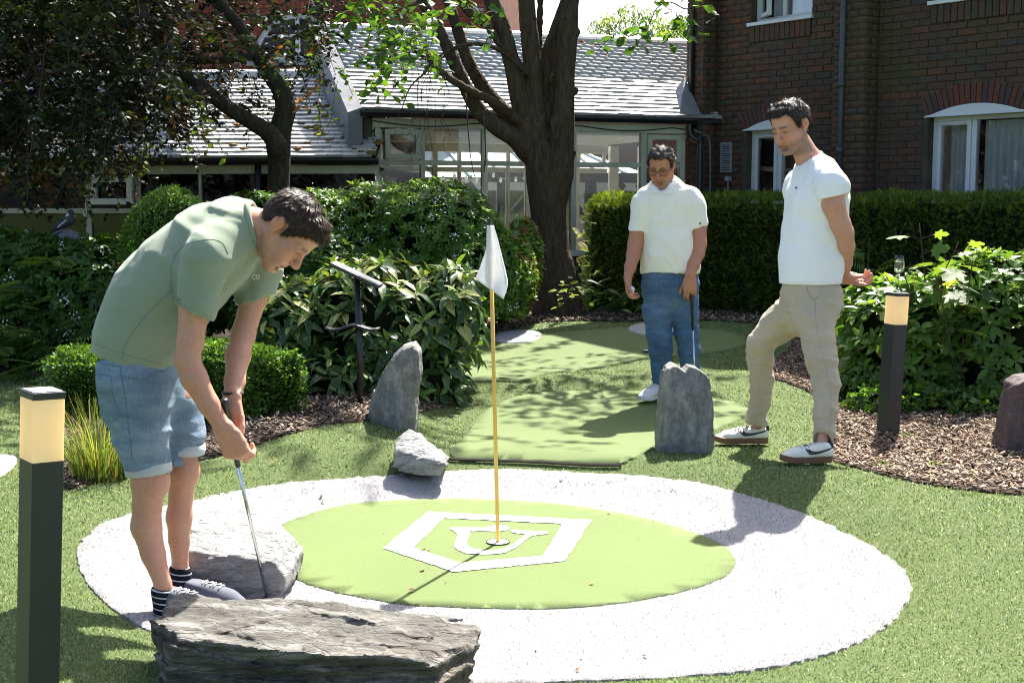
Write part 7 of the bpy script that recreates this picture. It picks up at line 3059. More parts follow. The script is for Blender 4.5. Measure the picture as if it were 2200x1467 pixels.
def wrinkle(amp, sx, sy, sz, seed, rot=0.0):
    ca, sa = math.cos(rot), math.sin(rot)

    def fn(P):
        x, z = P[:, 0] * ca - P[:, 2] * sa, P[:, 0] * sa + P[:, 2] * ca
        A = np.stack([x * sx, P[:, 1] * sy, z * sz], -1)
        n = fbm(A, 3, seed, 0.45)
        w = np.stack([vnoise(P * 6, seed + 1), vnoise(P * 6, seed + 2), vnoise(P * 6, seed + 4)], -1) * 0.5
        rdg = 1 - np.abs(vnoise(A * 1.2 + w + 4, seed + 3)) * 3.0
        rd2 = 1 - np.abs(vnoise(A * 2.3 + w * 2 + 11, seed + 8)) * 3.4
        return -(amp * 0.6 * n + amp * 0.8 * np.clip(rdg, -0.25, 1) + amp * 0.35 * np.clip(rd2, -0.2, 1))
    return fn


def shoe(per, heel, toe, width, hgt_m, m_up, m_sole, sole_t=0.03, collar=None, name="shoe", col_toe=None, up=(0, 0, 1)):
    """sole with a real footprint, upper, padded collar, tongue and laces"""
    heel, toe = Vector(heel), Vector(toe)
    x = (toe - heel)
    L = x.length
    x.normalize()
    up = Vector(up)
    z = (up - x * up.dot(x)).normalized()
    y = z.cross(x)
    out = [(-0.0, 0.0), (0.01, 0.30), (0.06, 0.40), (0.2, 0.43), (0.36, 0.40), (0.52, 0.43), (0.68, 0.5), (0.8, 0.49), (0.9, 0.40), (0.97, 0.22), (1.0, 0.0)]
    prof = [(a * L, b * width) for a, b in out] + [(a * L, -b * width) for a, b in reversed(out[1:-1])]
    n = len(prof)
    mb = MB()
    for (zz, k) in ((0.0, 0.96), (0.004, 1.0), (sole_t, 1.0), (sole_t + 0.002, 0.97)):
        for (a, b) in prof:
            lift = 0.012 * max(0, (a / L - 0.75) / 0.25) ** 2
            p = heel + x * ((a - L / 2) * k + L / 2) + y * (b * k) + z * (zz + lift)
            mb.v.append(tuple(p - per.base))
    for r_i in range(3):
        for i in range(n):
            mb.f.append((r_i * n + i, r_i * n + (i + 1) % n, (r_i + 1) * n + (i + 1) % n, (r_i + 1) * n + i))
    mb.f.append(tuple(range(n - 1, -1, -1)))
    mb.f.append(tuple(range(3 * n, 4 * n)))
    root = mb.build(name, m_sole, per.o, smooth=False)
    H = lambda a, b, c: np.array(heel + x * (a * L) + y * (b * width) + z * c)
    lo = np.minimum(np.array(heel), np.array(toe)) - 0.09
    hi = np.maximum(np.array(heel), np.array(toe)) + np.array([0.09, 0.09, 0.2])
    F_ = Field(lo, hi, 0.0055)
    yv = tuple(y)
    F_.chain([(H(0.1, 0, 0.045), width * 0.40), (H(0.3, 0, 0.05), width * 0.40), (H(0.5, 0, 0.04), width * 0.44), (H(0.72, 0, 0.022), width * 0.46), (H(0.88, 0, 0.012), width * 0.38)], 0.02)
    F_.cone(H(0.13, 0, 0.05), H(0.16, 0, hgt_m - 0.02), width * 0.37, width * 0.35, 0.02)
    F_.cone(H(0.3, 0, 0.06), H(0.3, 0, hgt_m - 0.035), width * 0.36, width * 0.32, 0.02)
    F_.half(H(0, 0, sole_t + 0.001), tuple(-z), 0.0)
    F_.half(H(0.12, 0, hgt_m), tuple((z + x * 0.12).normalized()), 0.008)
    V, Q = F_.mesh(1)
    per.part("upper", V, Q, m_up, None, root)
    tr = bvh(V, Q)
    lc = MB()
    for j in range(5):
        a = 0.34 + 0.07 * j
        pts = []
        for b in np.linspace(-0.22, 0.22, 7):
            p = Vector(H(a + 0.02 * (j % 2) * (1 if b > 0 else -1), b, 0.2))
            h_, nn, _, _ = tr.ray_cast(p, -z)
            if h_ is not None:
                pts.append(h_ + z * 0.003 - per.base)
        if len(pts) > 3:
            lc.tube(pts, 0.003, 5)
    if lc.v:
        o = lc.build("laces", M_RUBBERW, root, smooth=True)
        o["kind"] = "stuff"
    return root, tr, H


def side_patch(per, tree, H, outline, side, m, name, parent, lift=0.0018):
    pts = [Vector((p[0], p[1])) for p in closed_smooth(outline, 3)]
    n = len(pts)
    P = np.array([(p.x, p.y) for p in pts])
    for gx in np.linspace(P[:, 0].min(), P[:, 0].max(), 16)[1:-1]:
        for gy in np.linspace(P[:, 1].min(), P[:, 1].max(), 7)[1:-1]:
            if inpoly(np.array([gx]), np.array([gy]), P)[0]:
                pts.append(Vector((gx, gy)))
    vo, eo, fo, *_ = delaunay_2d_cdt(pts, [(i, (i + 1) % n) for i in range(n)], [], 1, 1e-5)
    V = []
    for p in vo:
        o = Vector(H(p.x, side * 1.2, p.y))
        t = Vector(H(p.x, 0, p.y))
        q, nn, i, d = tree.ray_cast(o, (t - o).normalized())
        if q is None:
            q, nn = t, (o - t).normalized()
        V.append(tuple(q + nn * lift - per.base))
    me = bpy.data.meshes.new(name)
    me.from_pydata(V, [], [tuple(f_) for f_ in fo])
    me.materials.append(m)
    return mobj(name, me, parent)


def stripe_sock():
    k = N("striped_sock")
    g = k.n("NewGeometry").outputs["Position"]
    sx = k.n("SeparateXYZ")
    k.l(g, sx.inputs[0])
    ph = k.math('FRACT', k.math('MULTIPLY', k.math('ADD', sx.outputs["Z"], k.math('MULTIPLY', sx.outputs["X"], 0.12)), 46.0))
    c = k.ramp(ph, [(0.0, (0.012, 0.012, 0.016)), (0.78, (0.012, 0.012, 0.016)), (0.82, (0.5, 0.52, 0.58)), (1.0, (0.5, 0.52, 0.58))], 'CONSTANT')
    return k.done(k.bsdf(c, 0.9, 0.1))
# ---------------------------------------------------------------- the man bending over his putter
J_all = J
J = lambda u, v, d: J_all(u, v, d * 1.0)
SK1 = np.array((0.49, 0.25, 0.16))
p1 = Person("man in a sage green t-shirt and denim shorts bending over his putter", (J(340, 1310, 4.42)[0], 4.42, float(hgt(-1.2, 4.42))))
hd = Head(J(617, 496, 4.33), (0.49, -0.13, -0.86), (0.87, -0.05, 0.48), 1.04)
lo, hi = J(170, 1330, 4.0) - np.array([0.1, 0, 0.06]), J(740, 395, 4.85) + np.array([0.05, 0.05, 0.1])
lo[1], hi[1] = 3.95, 4.88
hf = (np.array(hd.c) - 0.145, np.array(hd.c) + 0.145, 0.0042)
hn = (J(455, 1030, 4.1) - np.array([0, 0, 0.0]), J(535, 845, 4.32), 0.0045)
hn = (np.minimum(hn[0], hn[1]), np.maximum(hn[0], hn[1]), 0.0045)
f = Field(lo, hi, 0.0085, [hf, hn])
# trunk under the clothes, so the figure is one surface
f.chain([(J(290, 830, 4.43), 0.11), (J(310, 700, 4.43), 0.12), (J(400, 585, 4.42), 0.12), (J(480, 520, 4.4), 0.095), (J(535, 490, 4.37), 0.065)], 0.05, ((0, 1, 0), 1.1))
f.cone(J(530, 492, 4.38), J(596, 490, 4.34), 0.07, 0.06, 0.03)
f.cone(J(560, 515, 4.36), J(600, 540, 4.34), 0.05, 0.045, 0.03)
f.chain([(J(447, 535, 4.24), 0.056), (J(418, 660, 4.2), 0.05), (J(408, 735, 4.19), 0.043), (J(403, 772, 4.18), 0.039), (J(417, 812, 4.18), 0.043), (J(448, 868, 4.18), 0.034), (J(479, 918, 4.19), 0.0275)], 0.014)
f.chain([(J(550, 550, 4.57), 0.06), (J(545, 640, 4.52), 0.045), (J(522, 720, 4.47), 0.04), (J(511, 765, 4.42), 0.041), (J(504, 820, 4.35), 0.033), (J(499, 850, 4.3), 0.0275)], 0.02)
f.chain([(J(305, 850, 4.40), 0.10), (J(316, 960, 4.38), 0.072), (J(320, 1035, 4.38), 0.06), (J(316, 1085, 4.39), 0.049), (J(314, 1130, 4.40), 0.052), (J(329, 1190, 4.40), 0.041), (J(350, 1255, 4.40), 0.029), (J(356, 1295, 4.40), 0.032)], 0.014)
f.chain([(J(360, 860, 4.52), 0.10), (J(388, 960, 4.53), 0.056), (J(394, 1015, 4.53), 0.051), (J(389, 1065, 4.54), 0.042), (J(385, 1110, 4.54), 0.046), (J(385, 1160, 4.54), 0.037), (J(387, 1215, 4.54), 0.028), (J(392, 1268, 4.53), 0.032)], 0.014)
f.ell(J(338, 1035, 4.37), (0.04, 0.045, 0.048), None, 0.03)
f.ell(J(404, 1010, 4.52), (0.035, 0.04, 0.042), None, 0.03)
f.ell(J(388, 772, 4.185), (0.022, 0.026, 0.026), None, 0.015)
hd.build(f)
cl0, cl1 = J(481, 858, 4.20), J(573, 1300, 4.52)
cd = unit(cl1 - cl0)
hand(f, J(480, 920, 4.19), (0.42, 0.12, -0.9), (0.15, 0.95, 0.2), (0.9, 0.1, -0.3), [(0.75, 1.1, 0.9), (0.85, 1.15, 0.9), (0.95, 1.2, 0.9), (1.0, 1.2, 0.9)], 1.12, (0.25, 0.2), 0.25, tdir=(0.2, 0.25, -1))
hand(f, J(499, 850, 4.30), (-0.05, -0.12, -0.95), (-0.6, -0.75, 0.1), (0.5, -0.6, -0.2), [(0.5, 1.0, 0.9), (0.6, 1.1, 0.9), (0.7, 1.1, 0.9), (0.8, 1.1, 0.9)], 1.08, (0.3, 0.3), 0.4, tdir=(0.35, -0.5, -0.9))
V, Q = f.mesh(1)
C = np.tile(SK1, (len(V), 1)) * (1 + 0.05 * fbm(V * 14, 3, 4)[:, None])
hd.paint(V, C, SK1, stubble=0.3, grey=(0.18, 0.105, 0.075), red=0.45, brow=(0.06, 0.03, 0.018), eye=0.95)
p1.body(V, Q, C)
hd.hair(p1, [(-0.12, -0.045), (-0.075, -0.052), (-0.045, -0.02), (-0.03, 0.035), (0.005, 0.036), (0.012, -0.012), (0.03, 0.012), (0.05, 0.05), (0.075, 0.072), (0.12, 0.085)], 0.0085,
        [(0.05, 0.028, 0.017), (0.08, 0.046, 0.028), (0.115, 0.07, 0.043), (0.035, 0.02, 0.013)], 11000, 0.018, crown=(-0.05, 0.01, 0.125), seed=3, lift=0.12,
        quiff=[((0.045, -0.035, 0.098), (0.045, 0.035, 0.098), 0.026, 0.026), ((0.075, -0.03, 0.085), (0.075, 0.03, 0.085), 0.02, 0.02)])

# t-shirt
M_SAGET = cloth_mat("sage_jersey", (0.225, 0.268, 0.19), 1200, 0.04, 0.9, 0.12)
g = Field(lo, hi, 0.0075)
SECT = [((284, 772, 4.43), 0.136, 1.17), ((306, 712, 4.43), 0.149, 1.1), ((341, 648, 4.43), 0.157, 1.05), ((402, 586, 4.42), 0.157, 1.08), ((460, 530, 4.41), 0.139, 1.18), ((515, 496, 4.39), 0.1, 1.15), ((538, 490, 4.38), 0.082, 1.0)]
for (a, ra, qa), (b, rb, qb) in zip(SECT[:-1], SECT[1:]):
    g.cone(J(*a), J(*b), ra, rb, 0.05, ((0.12, 1, 0.42), (qa + qb) / 2 * 1.1))
G1 = g.like()
G2 = g.like()
G1.chain([(J(468, 528, 4.27), 0.082), (J(444, 556, 4.21), 0.074), (J(415, 690, 4.19), 0.065)], 0.035)
G2.chain([(J(530, 530, 4.54), 0.085), (J(556, 560, 4.57), 0.08), (J(546, 665, 4.52), 0.066)], 0.03)
g.half(J(283, 772, 4.43), (-0.30, 0, -0.954), 0.004)
G1.half(J(412, 668, 4.2), (-0.42, 0, -0.91), 0.003).cone(J(417, 655, 4.2), J(407, 740, 4.19), 0.054, 0.054, 0.004, None, "-")
G2.half(J(546, 645, 4.52), (0.25, 0, -0.97), 0.003)
g.merge(G1, 0.03).merge(G2, 0.03)
g.displace(wrinkle(0.008, 4, 4, 7, 21, 0.7), 0.05)
g.half(J(548, 487, 4.37), (0.93, 0, 0.25), 0.006, J(520, 580, 4.2), hi)
g.cone(J(530, 490, 4.38), J(600, 486, 4.34), 0.074, 0.066, 0.004, None, "-")
V, Q = g.mesh(1)
sh = p1.part("t_shirt", V, Q, M_SAGET)
tsh = bvh(V, Q)
M_STITCH = simple("sage_stitch", (0.165, 0.2, 0.145), 0.9)
seam(p1, tsh, [(374, 650), (366, 600), (372, 560), (395, 528), (440, 515), (475, 520), (490, 545)], 0.0013, M_STITCH, "seam", 0.0, parent=sh)
seam(p1, tsh, [(262, 770), (272, 735), (300, 695), (340, 650), (372, 622)], 0.0013, M_STITCH, "seam", 0.0, parent=sh)
seam(p1, tsh, [(372, 640), (400, 660), (440, 677), (456, 682)], 0.0013, M_STITCH, "seam", 0.0, parent=sh)
seam(p1, tsh, [(198, 737), (240, 752), (300, 770), (352, 784)], 0.0013, M_STITCH, "seam", 0.0, parent=sh)
# ribbed collar
cr = []
cax, cc = unit(np.array([0.93, 0.0, 0.22])), J(549, 487, 4.37)
e1, e2 = unit(np.cross(cax, (0, 1, 0))), np.array([0, 1.0, 0])
for k in range(33):
    a = 2 * math.pi * k / 32
    cr.append(Vector(cc + e1 * 0.083 * math.cos(a) + e2 * 0.086 * math.sin(a)) - p1.base)
MB().tube(cr, 0.011, 8, cap=False).build("collar", M_SAGET, sh, smooth=True)
# chest lettering
for (px_) in ([(549, 592), (546, 590), (543, 593), (543, 598), (546, 600), (549, 598)], [(553, 590), (556, 592), (556, 597), (553, 599), (550.5, 596), (550.5, 592), (553, 590)]):
    seam(p1, tsh, px_, 0.0016, M_FLOWER, "lettering", 0.001, 3, sh)

# denim shorts
M_DEN1 = denim_mat("pale_denim", (0.07, 0.115, 0.175), (0.15, 0.215, 0.285), (0.29, 0.36, 0.42))
M_DENC = cloth_mat("denim_turn_up", (0.42, 0.45, 0.46), 900, 0.06)
g = Field(J(170, 1060, 4.1), np.array([J(470, 690, 4.7)[0], 4.75, J(470, 690, 4.4)[2]]), 0.0075)
g.chain([(J(284, 745, 4.44), 0.14), (J(284, 800, 4.44), 0.143), (J(292, 850, 4.44), 0.138)], 0.04, ((0, 1, 0), 1.15))
g.chain([(J(284, 810, 4.38), 0.128), (J(292, 870, 4.37), 0.106), (J(304, 930, 4.37), 0.088), (J(319, 1012, 4.38), 0.075)], 0.035)
g.chain([(J(330, 820, 4.52), 0.125), (J(362, 880, 4.53), 0.1), (J(385, 930, 4.53), 0.079), (J(394, 975, 4.53), 0.07)], 0.04)
g.displace(wrinkle(0.008, 4, 4, 11, 31, 0.3), 0.05)
g.half(J(318, 1003, 4.38), (0.12, 0, -0.99), 0.003, J(240, 1060, 4.2), J(366, 960, 4.46))
g.half(J(396, 962, 4.53), (-0.1, 0, -0.99), 0.003, J(352, 1010, 4.47), J(460, 930, 4.7))
g.cone(J(318, 985, 4.38), J(320, 1050, 4.38), 0.066, 0.066, 0.003, None, "-")
g.cone(J(394, 945, 4.53), J(396, 1010, 4.53), 0.063, 0.063, 0.003, None, "-")
g.half(J(288, 752, 4.44), (-0.25, 0, 0.97), 0.004)
V, Q = g.mesh(1)
so_ = p1.part("shorts", V, Q, M_DEN1)
tso = bvh(V, Q)


def cuff(per, c, ax, r, y_ratio, h, m, parent, name="turn_up"):
    ax = unit(np.array(ax, float))
    e1 = unit(np.cross(ax, (0, 1, 0)))
    e2 = np.cross(ax, e1)
    mb = MB()
    n = 28
    for (rr_, t) in ((r * 0.93, h / 2), (r, h / 2 * 0.8), (r * 1.02, 0), (r, -h / 2 * 0.9), (r * 0.95, -h / 2), (r * 0.86, -h / 2 * 0.8)):
        for k in range(n):
            a = 2 * math.pi * k / n
            rw = rr_ * (1 + 0.02 * math.sin(3 * a + 1))
            mb.v.append(tuple(Vector(c + e1 * rw * math.cos(a) + e2 * rw * y_ratio * math.sin(a) + ax * t) - per.base))
    for j in range(5):
        for k in range(n):
            mb.f.append((j * n + k, j * n + (k + 1) % n, (j + 1) * n + (k + 1) % n, (j + 1) * n + k))
    return mb.build(name, m, parent, smooth=True)


cuff(p1, J(319, 1001, 4.38), (-0.12, 0, 0.99), 0.08, 1.0, 0.05, M_DENC, so_)
cuff(p1, J(396, 961, 4.53), (0.1, 0, 0.99), 0.075, 1.0, 0.04, M_DENC, so_)
M_THREAD = simple("denim_thread", (0.1, 0.14, 0.19), 0.9)
seam(p1, tso, [(258, 790), (268, 850), (277, 920), (284, 985)], 0.0015, M_THREAD, parent=so_)
seam(p1, tso, [(196, 800), (222, 805), (238, 812), (243, 850), (257, 890), (243, 905), (228, 903)], 0.0015, M_THREAD, parent=so_)
seam(p1, tso, [(263, 808), (300, 815), (335, 808)], 0.0015, M_THREAD, parent=so_)
seam(p1, tso, [(193, 772), (225, 782), (262, 788)], 0.0015, M_THREAD, parent=so_)
patch(p1, tso, [(194, 737), (216, 752), (212, 766), (196, 760)], simple("tan_leather", (0.48, 0.21, 0.06), 0.6), "leather_patch", 0.004, so_, 2)
# socks
M_SOCK = stripe_sock()
for (pts, hi_, lo_) in (([(J(347, 1245, 4.40), 0.043), (J(352, 1272, 4.40), 0.042), (J(357, 1308, 4.40), 0.045)], J(347, 1262, 4.40), None), ([(J(385, 1195, 4.54), 0.038), (J(388, 1240, 4.54), 0.039), (J(394, 1280, 4.53), 0.042)], J(386, 1217, 4.54), None)):
    q0 = pts[0][0]
    g = Field(q0 - np.array([0.1, 0.1, 0.2]), q0 + np.array([0.12, 0.1, 0.05]), 0.006)
    g.chain(pts, 0.01)
    g.half(hi_, (0.1, 0, 1), 0.003)
    V, Q = g.mesh(1)
    p1.part("sock", V, Q, M_SOCK)
M_SUEDE = cloth_mat("navy_grey_suede", (0.1, 0.105, 0.13), 500, 0.15, 0.85)
gz = float(hgt(-1.05, 4.5)) + 0.014
h_, t_ = J(398, 1288, 4.53), J(526, 1300, 4.47)
h_[2] = t_[2] = gz
shoe(p1, h_, t_, 0.098, 0.095, M_SUEDE, M_RUBBERW, 0.02)
h_, t_ = J(340, 1315, 4.42), J(468, 1325, 4.35)
h_[2] = t_[2] = float(hgt(h_[0], h_[1])) + 0.014
shoe(p1, h_, t_, 0.098, 0.095, M_SUEDE, M_RUBBERW, 0.02)
# wrist watch strap of the far hand
wc = []
for k in range(21):
    a = 2 * math.pi * k / 20
    wc.append(Vector(J(500, 843, 4.31) + np.array([math.cos(a) * 0.033, math.sin(a) * 0.035, 0.0])) - p1.base)
MB().tube(wc, 0.006, 6).build("watch", M_BLACKPL, p1.o)
# his putter
M_CHROME = simple("chrome_shaft", (0.55, 0.55, 0.55), 0.16, 0.5, 0.02, metal=1.0)


def putter(label, top, foot, grip_len, facing):
    top, foot = Vector(top), Vector(foot)
    root = empty("putter", foot)
    tag(root, label, "putter", "putters in use")
    d = (foot - top).normalized()
    L = lambda p: p - foot
    gl = top + d * grip_len
    MB().tube([L(top), L(top + d * 0.01), L(gl)], [0.0125, 0.0135, 0.0095], 10).build("grip", M_BLACKPL, root, smooth=True)
    MB().tube([L(gl), L(foot + Vector((0, 0, 0.02)))], [0.0068, 0.005], 10).build("shaft", M_CHROME, root, smooth=True)
    fx = Vector(facing).normalized()
    sx_ = Vector((-fx.y, fx.x, 0))
    Mh = Matrix((sx_, fx, Vector((0, 0, 1)))).transposed().to_4x4()
    MB().box(-0.055, 0.055, -0.012, 0.014, 0.0, 0.025, M=Mh).build("head", M_CHROME, root, bevel=0.004)
    return root


pf = J(574, 1310, 4.55)
pf[2] = float(hgt(pf[0], pf[1])) + 0.02
putter("putter with steel shaft gripped by the bending man", cl0, pf, 0.27, (1, 0, 0))

J = J_all
# ---------------------------------------------------------------- the tall man with hands behind his back
SK3 = np.array((0.51, 0.265, 0.185))
b3 = gp(1730, 995)
p3 = Person("tall man in a white t-shirt and beige chinos with hands behind his back", (b3.x, 6.8, float(hgt(b3.x, 6.8))))
h3 = Head(J(1699, 272, 6.82), (-0.72, -0.56, -0.40), (-0.30, -0.16, 0.94), 1.06)
lo, hi = J(1590, 960, 6.4), J(1870, 200, 7.3)
lo, hi = np.array([lo[0], 6.28, -0.1]), np.array([hi[0], 7.35, hi[2] + 0.06])
hf = (np.array(h3.c) - 0.145, np.array(h3.c) + 0.145, 0.0045)
ha, hb_ = J(1800, 630, 6.85), J(1868, 565, 7.05)
f = Field(lo, hi, 0.009, [hf, (np.minimum(ha, hb_), np.maximum(ha, hb_), 0.005)])
f.chain([(J(1742, 650, 6.86), 0.1), (J(1748, 540, 6.86), 0.12), (J(1754, 430, 6.86), 0.12), (J(1752, 385, 6.87), 0.1), (J(1743, 352, 6.87), 0.07)], 0.05)
f.cone(J(1748, 362, 6.87), J(1717, 305, 6.84), 0.068, 0.058, 0.03)
f.chain([(J(1785, 392, 6.7), 0.068), (J(1790, 440, 6.67), 0.059), (J(1806, 482, 6.68), 0.051), (J(1814, 500, 6.70), 0.048), (J(1817, 530, 6.75), 0.046), (J(1816, 565, 6.82), 0.037), (J(1813, 592, 6.88), 0.029)], 0.015)
f.chain([(J(1715, 400, 7.06), 0.065), (J(1760, 500, 7.14), 0.052), (J(1790, 560, 7.1), 0.045), (J(1812, 592, 7.03), 0.032)], 0.02)
f.chain([(J(1745, 650, 6.78), 0.07), (J(1764, 760, 6.66), 0.04), (J(1776, 850, 6.56), 0.03), (J(1764, 985, 6.48), 0.03)], 0.03)
f.chain([(J(1715, 660, 6.95), 0.07), (J(1636, 740, 7.02), 0.04), (J(1636, 820, 7.1), 0.03), (J(1626, 915, 7.16), 0.03)], 0.03)
h3.build(f, smile=0.6, jaw=1.04)
hand(f, J(1812, 592, 7.0), (0.9, -0.1, -0.25), (-0.1, -0.55, 0.85), (0.1, -0.9, -0.2), [(0.35, 0.8, 0.6), (0.5, 0.9, 0.6), (0.6, 0.9, 0.6), (0.6, 0.9, 0.6)], 1.1, (0.3, 0.2), 0.6)
hand(f, J(1814, 590, 6.9), (0.35, 0.75, -0.45), (0.1, 0.3, 0.6), (0.8, -0.1, 0.4), [(0.6, 1.0, 0.7)] * 4, 1.05, (0.3, 0.2), 0.5)
V, Q = f.mesh(1)
C = np.tile(SK3, (len(V), 1)) * (1 + 0.05 * fbm(V * 14, 3, 7)[:, None])
h3.paint(V, C, SK3, stubble=0.8, grey=(0.12, 0.078, 0.058), red=0.6, brow=(0.035, 0.02, 0.013))
p3.body(V, Q, C)
h3.hair(p3, [(-0.12, -0.05), (-0.08, -0.055), (-0.05, -0.03), (-0.035, 0.03), (0.004, 0.034), (0.01, -0.015), (0.03, 0.012), (0.048, 0.06), (0.062, 0.092), (0.08, 0.078), (0.12, 0.08)], 0.011,
        [(0.045, 0.03, 0.022), (0.07, 0.048, 0.036), (0.03, 0.02, 0.016), (0.1, 0.075, 0.06)], 11000, 0.0125, crown=(-0.06, 0.0, 0.115), seed=5, lift=0.3, curl=0.6,
        quiff=[((0.06, -0.035, 0.098), (0.06, 0.035, 0.098), 0.022, 0.022), ((0.03, -0.03, 0.115), (0.03, 0.03, 0.115), 0.022, 0.022)])
M_WTEE = cloth_mat("white_jersey", (0.8, 0.8, 0.81), 1200, 0.02, 0.9, 0.12)
g = Field(lo, hi, 0.008)
SECT = [((1741, 625, 6.86), 0.166, 0.95), ((1745, 560, 6.86), 0.164, 0.95), ((1752, 490, 6.86), 0.161, 1.0), ((1755, 430, 6.86), 0.16, 1.08), ((1756, 395, 6.87), 0.14, 1.3), ((1748, 362, 6.87), 0.082, 1.2)]
for (a, ra, qa), (b, rb, qb) in zip(SECT[:-1], SECT[1:]):
    g.cone(J(*a), J(*b), ra, rb, 0.045, ((0, 1, 0), (qa + qb) / 2))
G1, G2 = g.like(), g.like()
G1.chain([(J(1772, 392, 6.74), 0.09), (J(1785, 402, 6.69), 0.084), (J(1792, 450, 6.66), 0.08)], 0.03)
G2.chain([(J(1720, 398, 7.03), 0.085), (J(1718, 410, 7.06), 0.08), (J(1735, 450, 7.1), 0.07)], 0.03)
G1.half(J(1789, 423, 6.67), (0.2, 0, -0.98), 0.003)
g.merge(G1, 0.025).merge(G2, 0.03)
g.displace(wrinkle(0.0085, 6, 5, 4, 41, -0.45), 0.05)
g.half(J(1740, 609, 6.86), (0, 0, -1), 0.004)
g.cone(J(1750, 366, 6.87), J(1717, 305, 6.84), 0.073, 0.066, 0.004, None, "-")
V, Q = g.mesh(1)
s3 = p3.part("t_shirt", V, Q, M_WTEE)
t3 = bvh(V, Q)
M_WST = simple("white_stitch", (0.66, 0.67, 0.69), 0.9)
seam(p3, t3, [(1757, 424), (1747, 400), (1750, 380), (1765, 362)], 0.002, M_WST, "seam", parent=s3)
seam(p3, t3, [(1671, 604), (1710, 606), (1760, 606), (1808, 603)], 0.0016, M_WST, "seam", parent=s3)
patch(p3, t3, [(1709, 402), (1713, 402), (1713, 405), (1709, 405)], M_INK, "chest_emblem", 0.002, s3, 1)
patch(p3, t3, [(1709.5, 405.3), (1712, 405.3), (1712, 406.6), (1709.5, 406.6)], simple("emblem_red", (0.4, 0.02, 0.03), 0.7), "chest_emblem", 0.002, s3, 1)
ncol = []
cax = unit(J(1720, 312, 6.84) - J(1748, 362, 6.87))
cc = J(1737, 345, 6.862)
e1 = unit(np.cross(cax, (0, 1, 0)))
e2 = np.cross(cax, e1)
for k in range(29):
    a = 2 * math.pi * k / 28
    ncol.append(Vector(cc + e1 * 0.077 * math.cos(a) + e2 * 0.078 * math.sin(a)) - p3.base)
MB().tube(ncol, 0.008, 8, cap=False).build("collar", M_WTEE, s3, smooth=True)
M_CHINO = cloth_mat("beige_chino", (0.44, 0.365, 0.26), 1000, 0.07, 0.9, 0.3)
g = Field(np.array([J(1580, 700, 7.1)[0], 6.28, 0.0]), np.array([J(1830, 600, 6.8)[0], 7.35, 1.0]), 0.008)
g.chain([(J(1743, 590, 6.86), 0.138), (J(1742, 650, 6.86), 0.156), (J(1735, 670, 6.87), 0.14)], 0.04, ((0, 1, 0), 0.95))
g.chain([(J(1752, 648, 6.8), 0.122), (J(1750, 680, 6.76), 0.106), (J(1758, 735, 6.69), 0.083), (J(1764, 770, 6.65), 0.075), (J(1777, 830, 6.60), 0.059), (J(1775, 880, 6.55), 0.056), (J(1764, 985, 6.48), 0.054)], 0.03)
g.chain([(J(1720, 656, 6.93), 0.112), (J(1677, 692, 6.97), 0.092), (J(1636, 738, 7.02), 0.071), (J(1634, 770, 7.06), 0.065), (J(1636, 830, 7.11), 0.059), (J(1622, 925, 7.16), 0.057)], 0.03)
g.displace(wrinkle(0.009, 5, 5, 15, 51, 0.35), 0.05)
g.displace(wrinkle(0.006, 8, 8, 26, 57, -0.5), 0.05)
g.half(J(1762, 963, 6.49), (0.1, 0, -1), 0.003, J(1700, 1010, 6.3), J(1830, 900, 6.8))
g.half(J(1620, 912, 7.16), (-0.2, 0, -1), 0.003, J(1560, 960, 6.95), J(1680, 870, 7.4))
g.cone(J(1766, 945, 6.49), J(1763, 995, 6.48), 0.045, 0.045, 0.003, None, "-")
g.cone(J(1624, 895, 7.15), J(1620, 950, 7.16), 0.046, 0.046, 0.003, None, "-")
V, Q = g.mesh(1)
c3 = p3.part("chinos", V, Q, M_CHINO)
tc3 = bvh(V, Q)
M_CST = simple("chino_seam", (0.31, 0.265, 0.2), 0.9)
seam(p3, tc3, [(1733, 616), (1738, 632), (1748, 645), (1758, 636)], 0.0024, M_CST, "pocket", parent=c3)
seam(p3, tc3, [(1752, 648), (1754, 700), (1766, 760), (1782, 830), (1786, 890), (1778, 950)], 0.0012, M_CST, "seam", parent=c3)
seam(p3, tc3, [(1676, 615), (1680, 640), (1692, 665), (1702, 690)], 0.0012, M_CST, "seam", parent=c3)
M_TRAIN = simple("cream_leather", (0.68, 0.67, 0.56), 0.5, 0.4, 0.06, 16)
M_GREYS = simple("grey_suede_toe", (0.42, 0.38, 0.33), 0.9, 0.1, 0.1, 30)
SWOOSH = [(0.02, 0.0), (0.06, -0.16), (0.2, -0.27), (0.42, -0.24), (0.75, -0.1), (1.0, 0.12), (0.72, -0.03), (0.46, -0.09), (0.3, -0.06), (0.24, 0.06), (0.26, 0.26), (0.12, 0.2)]
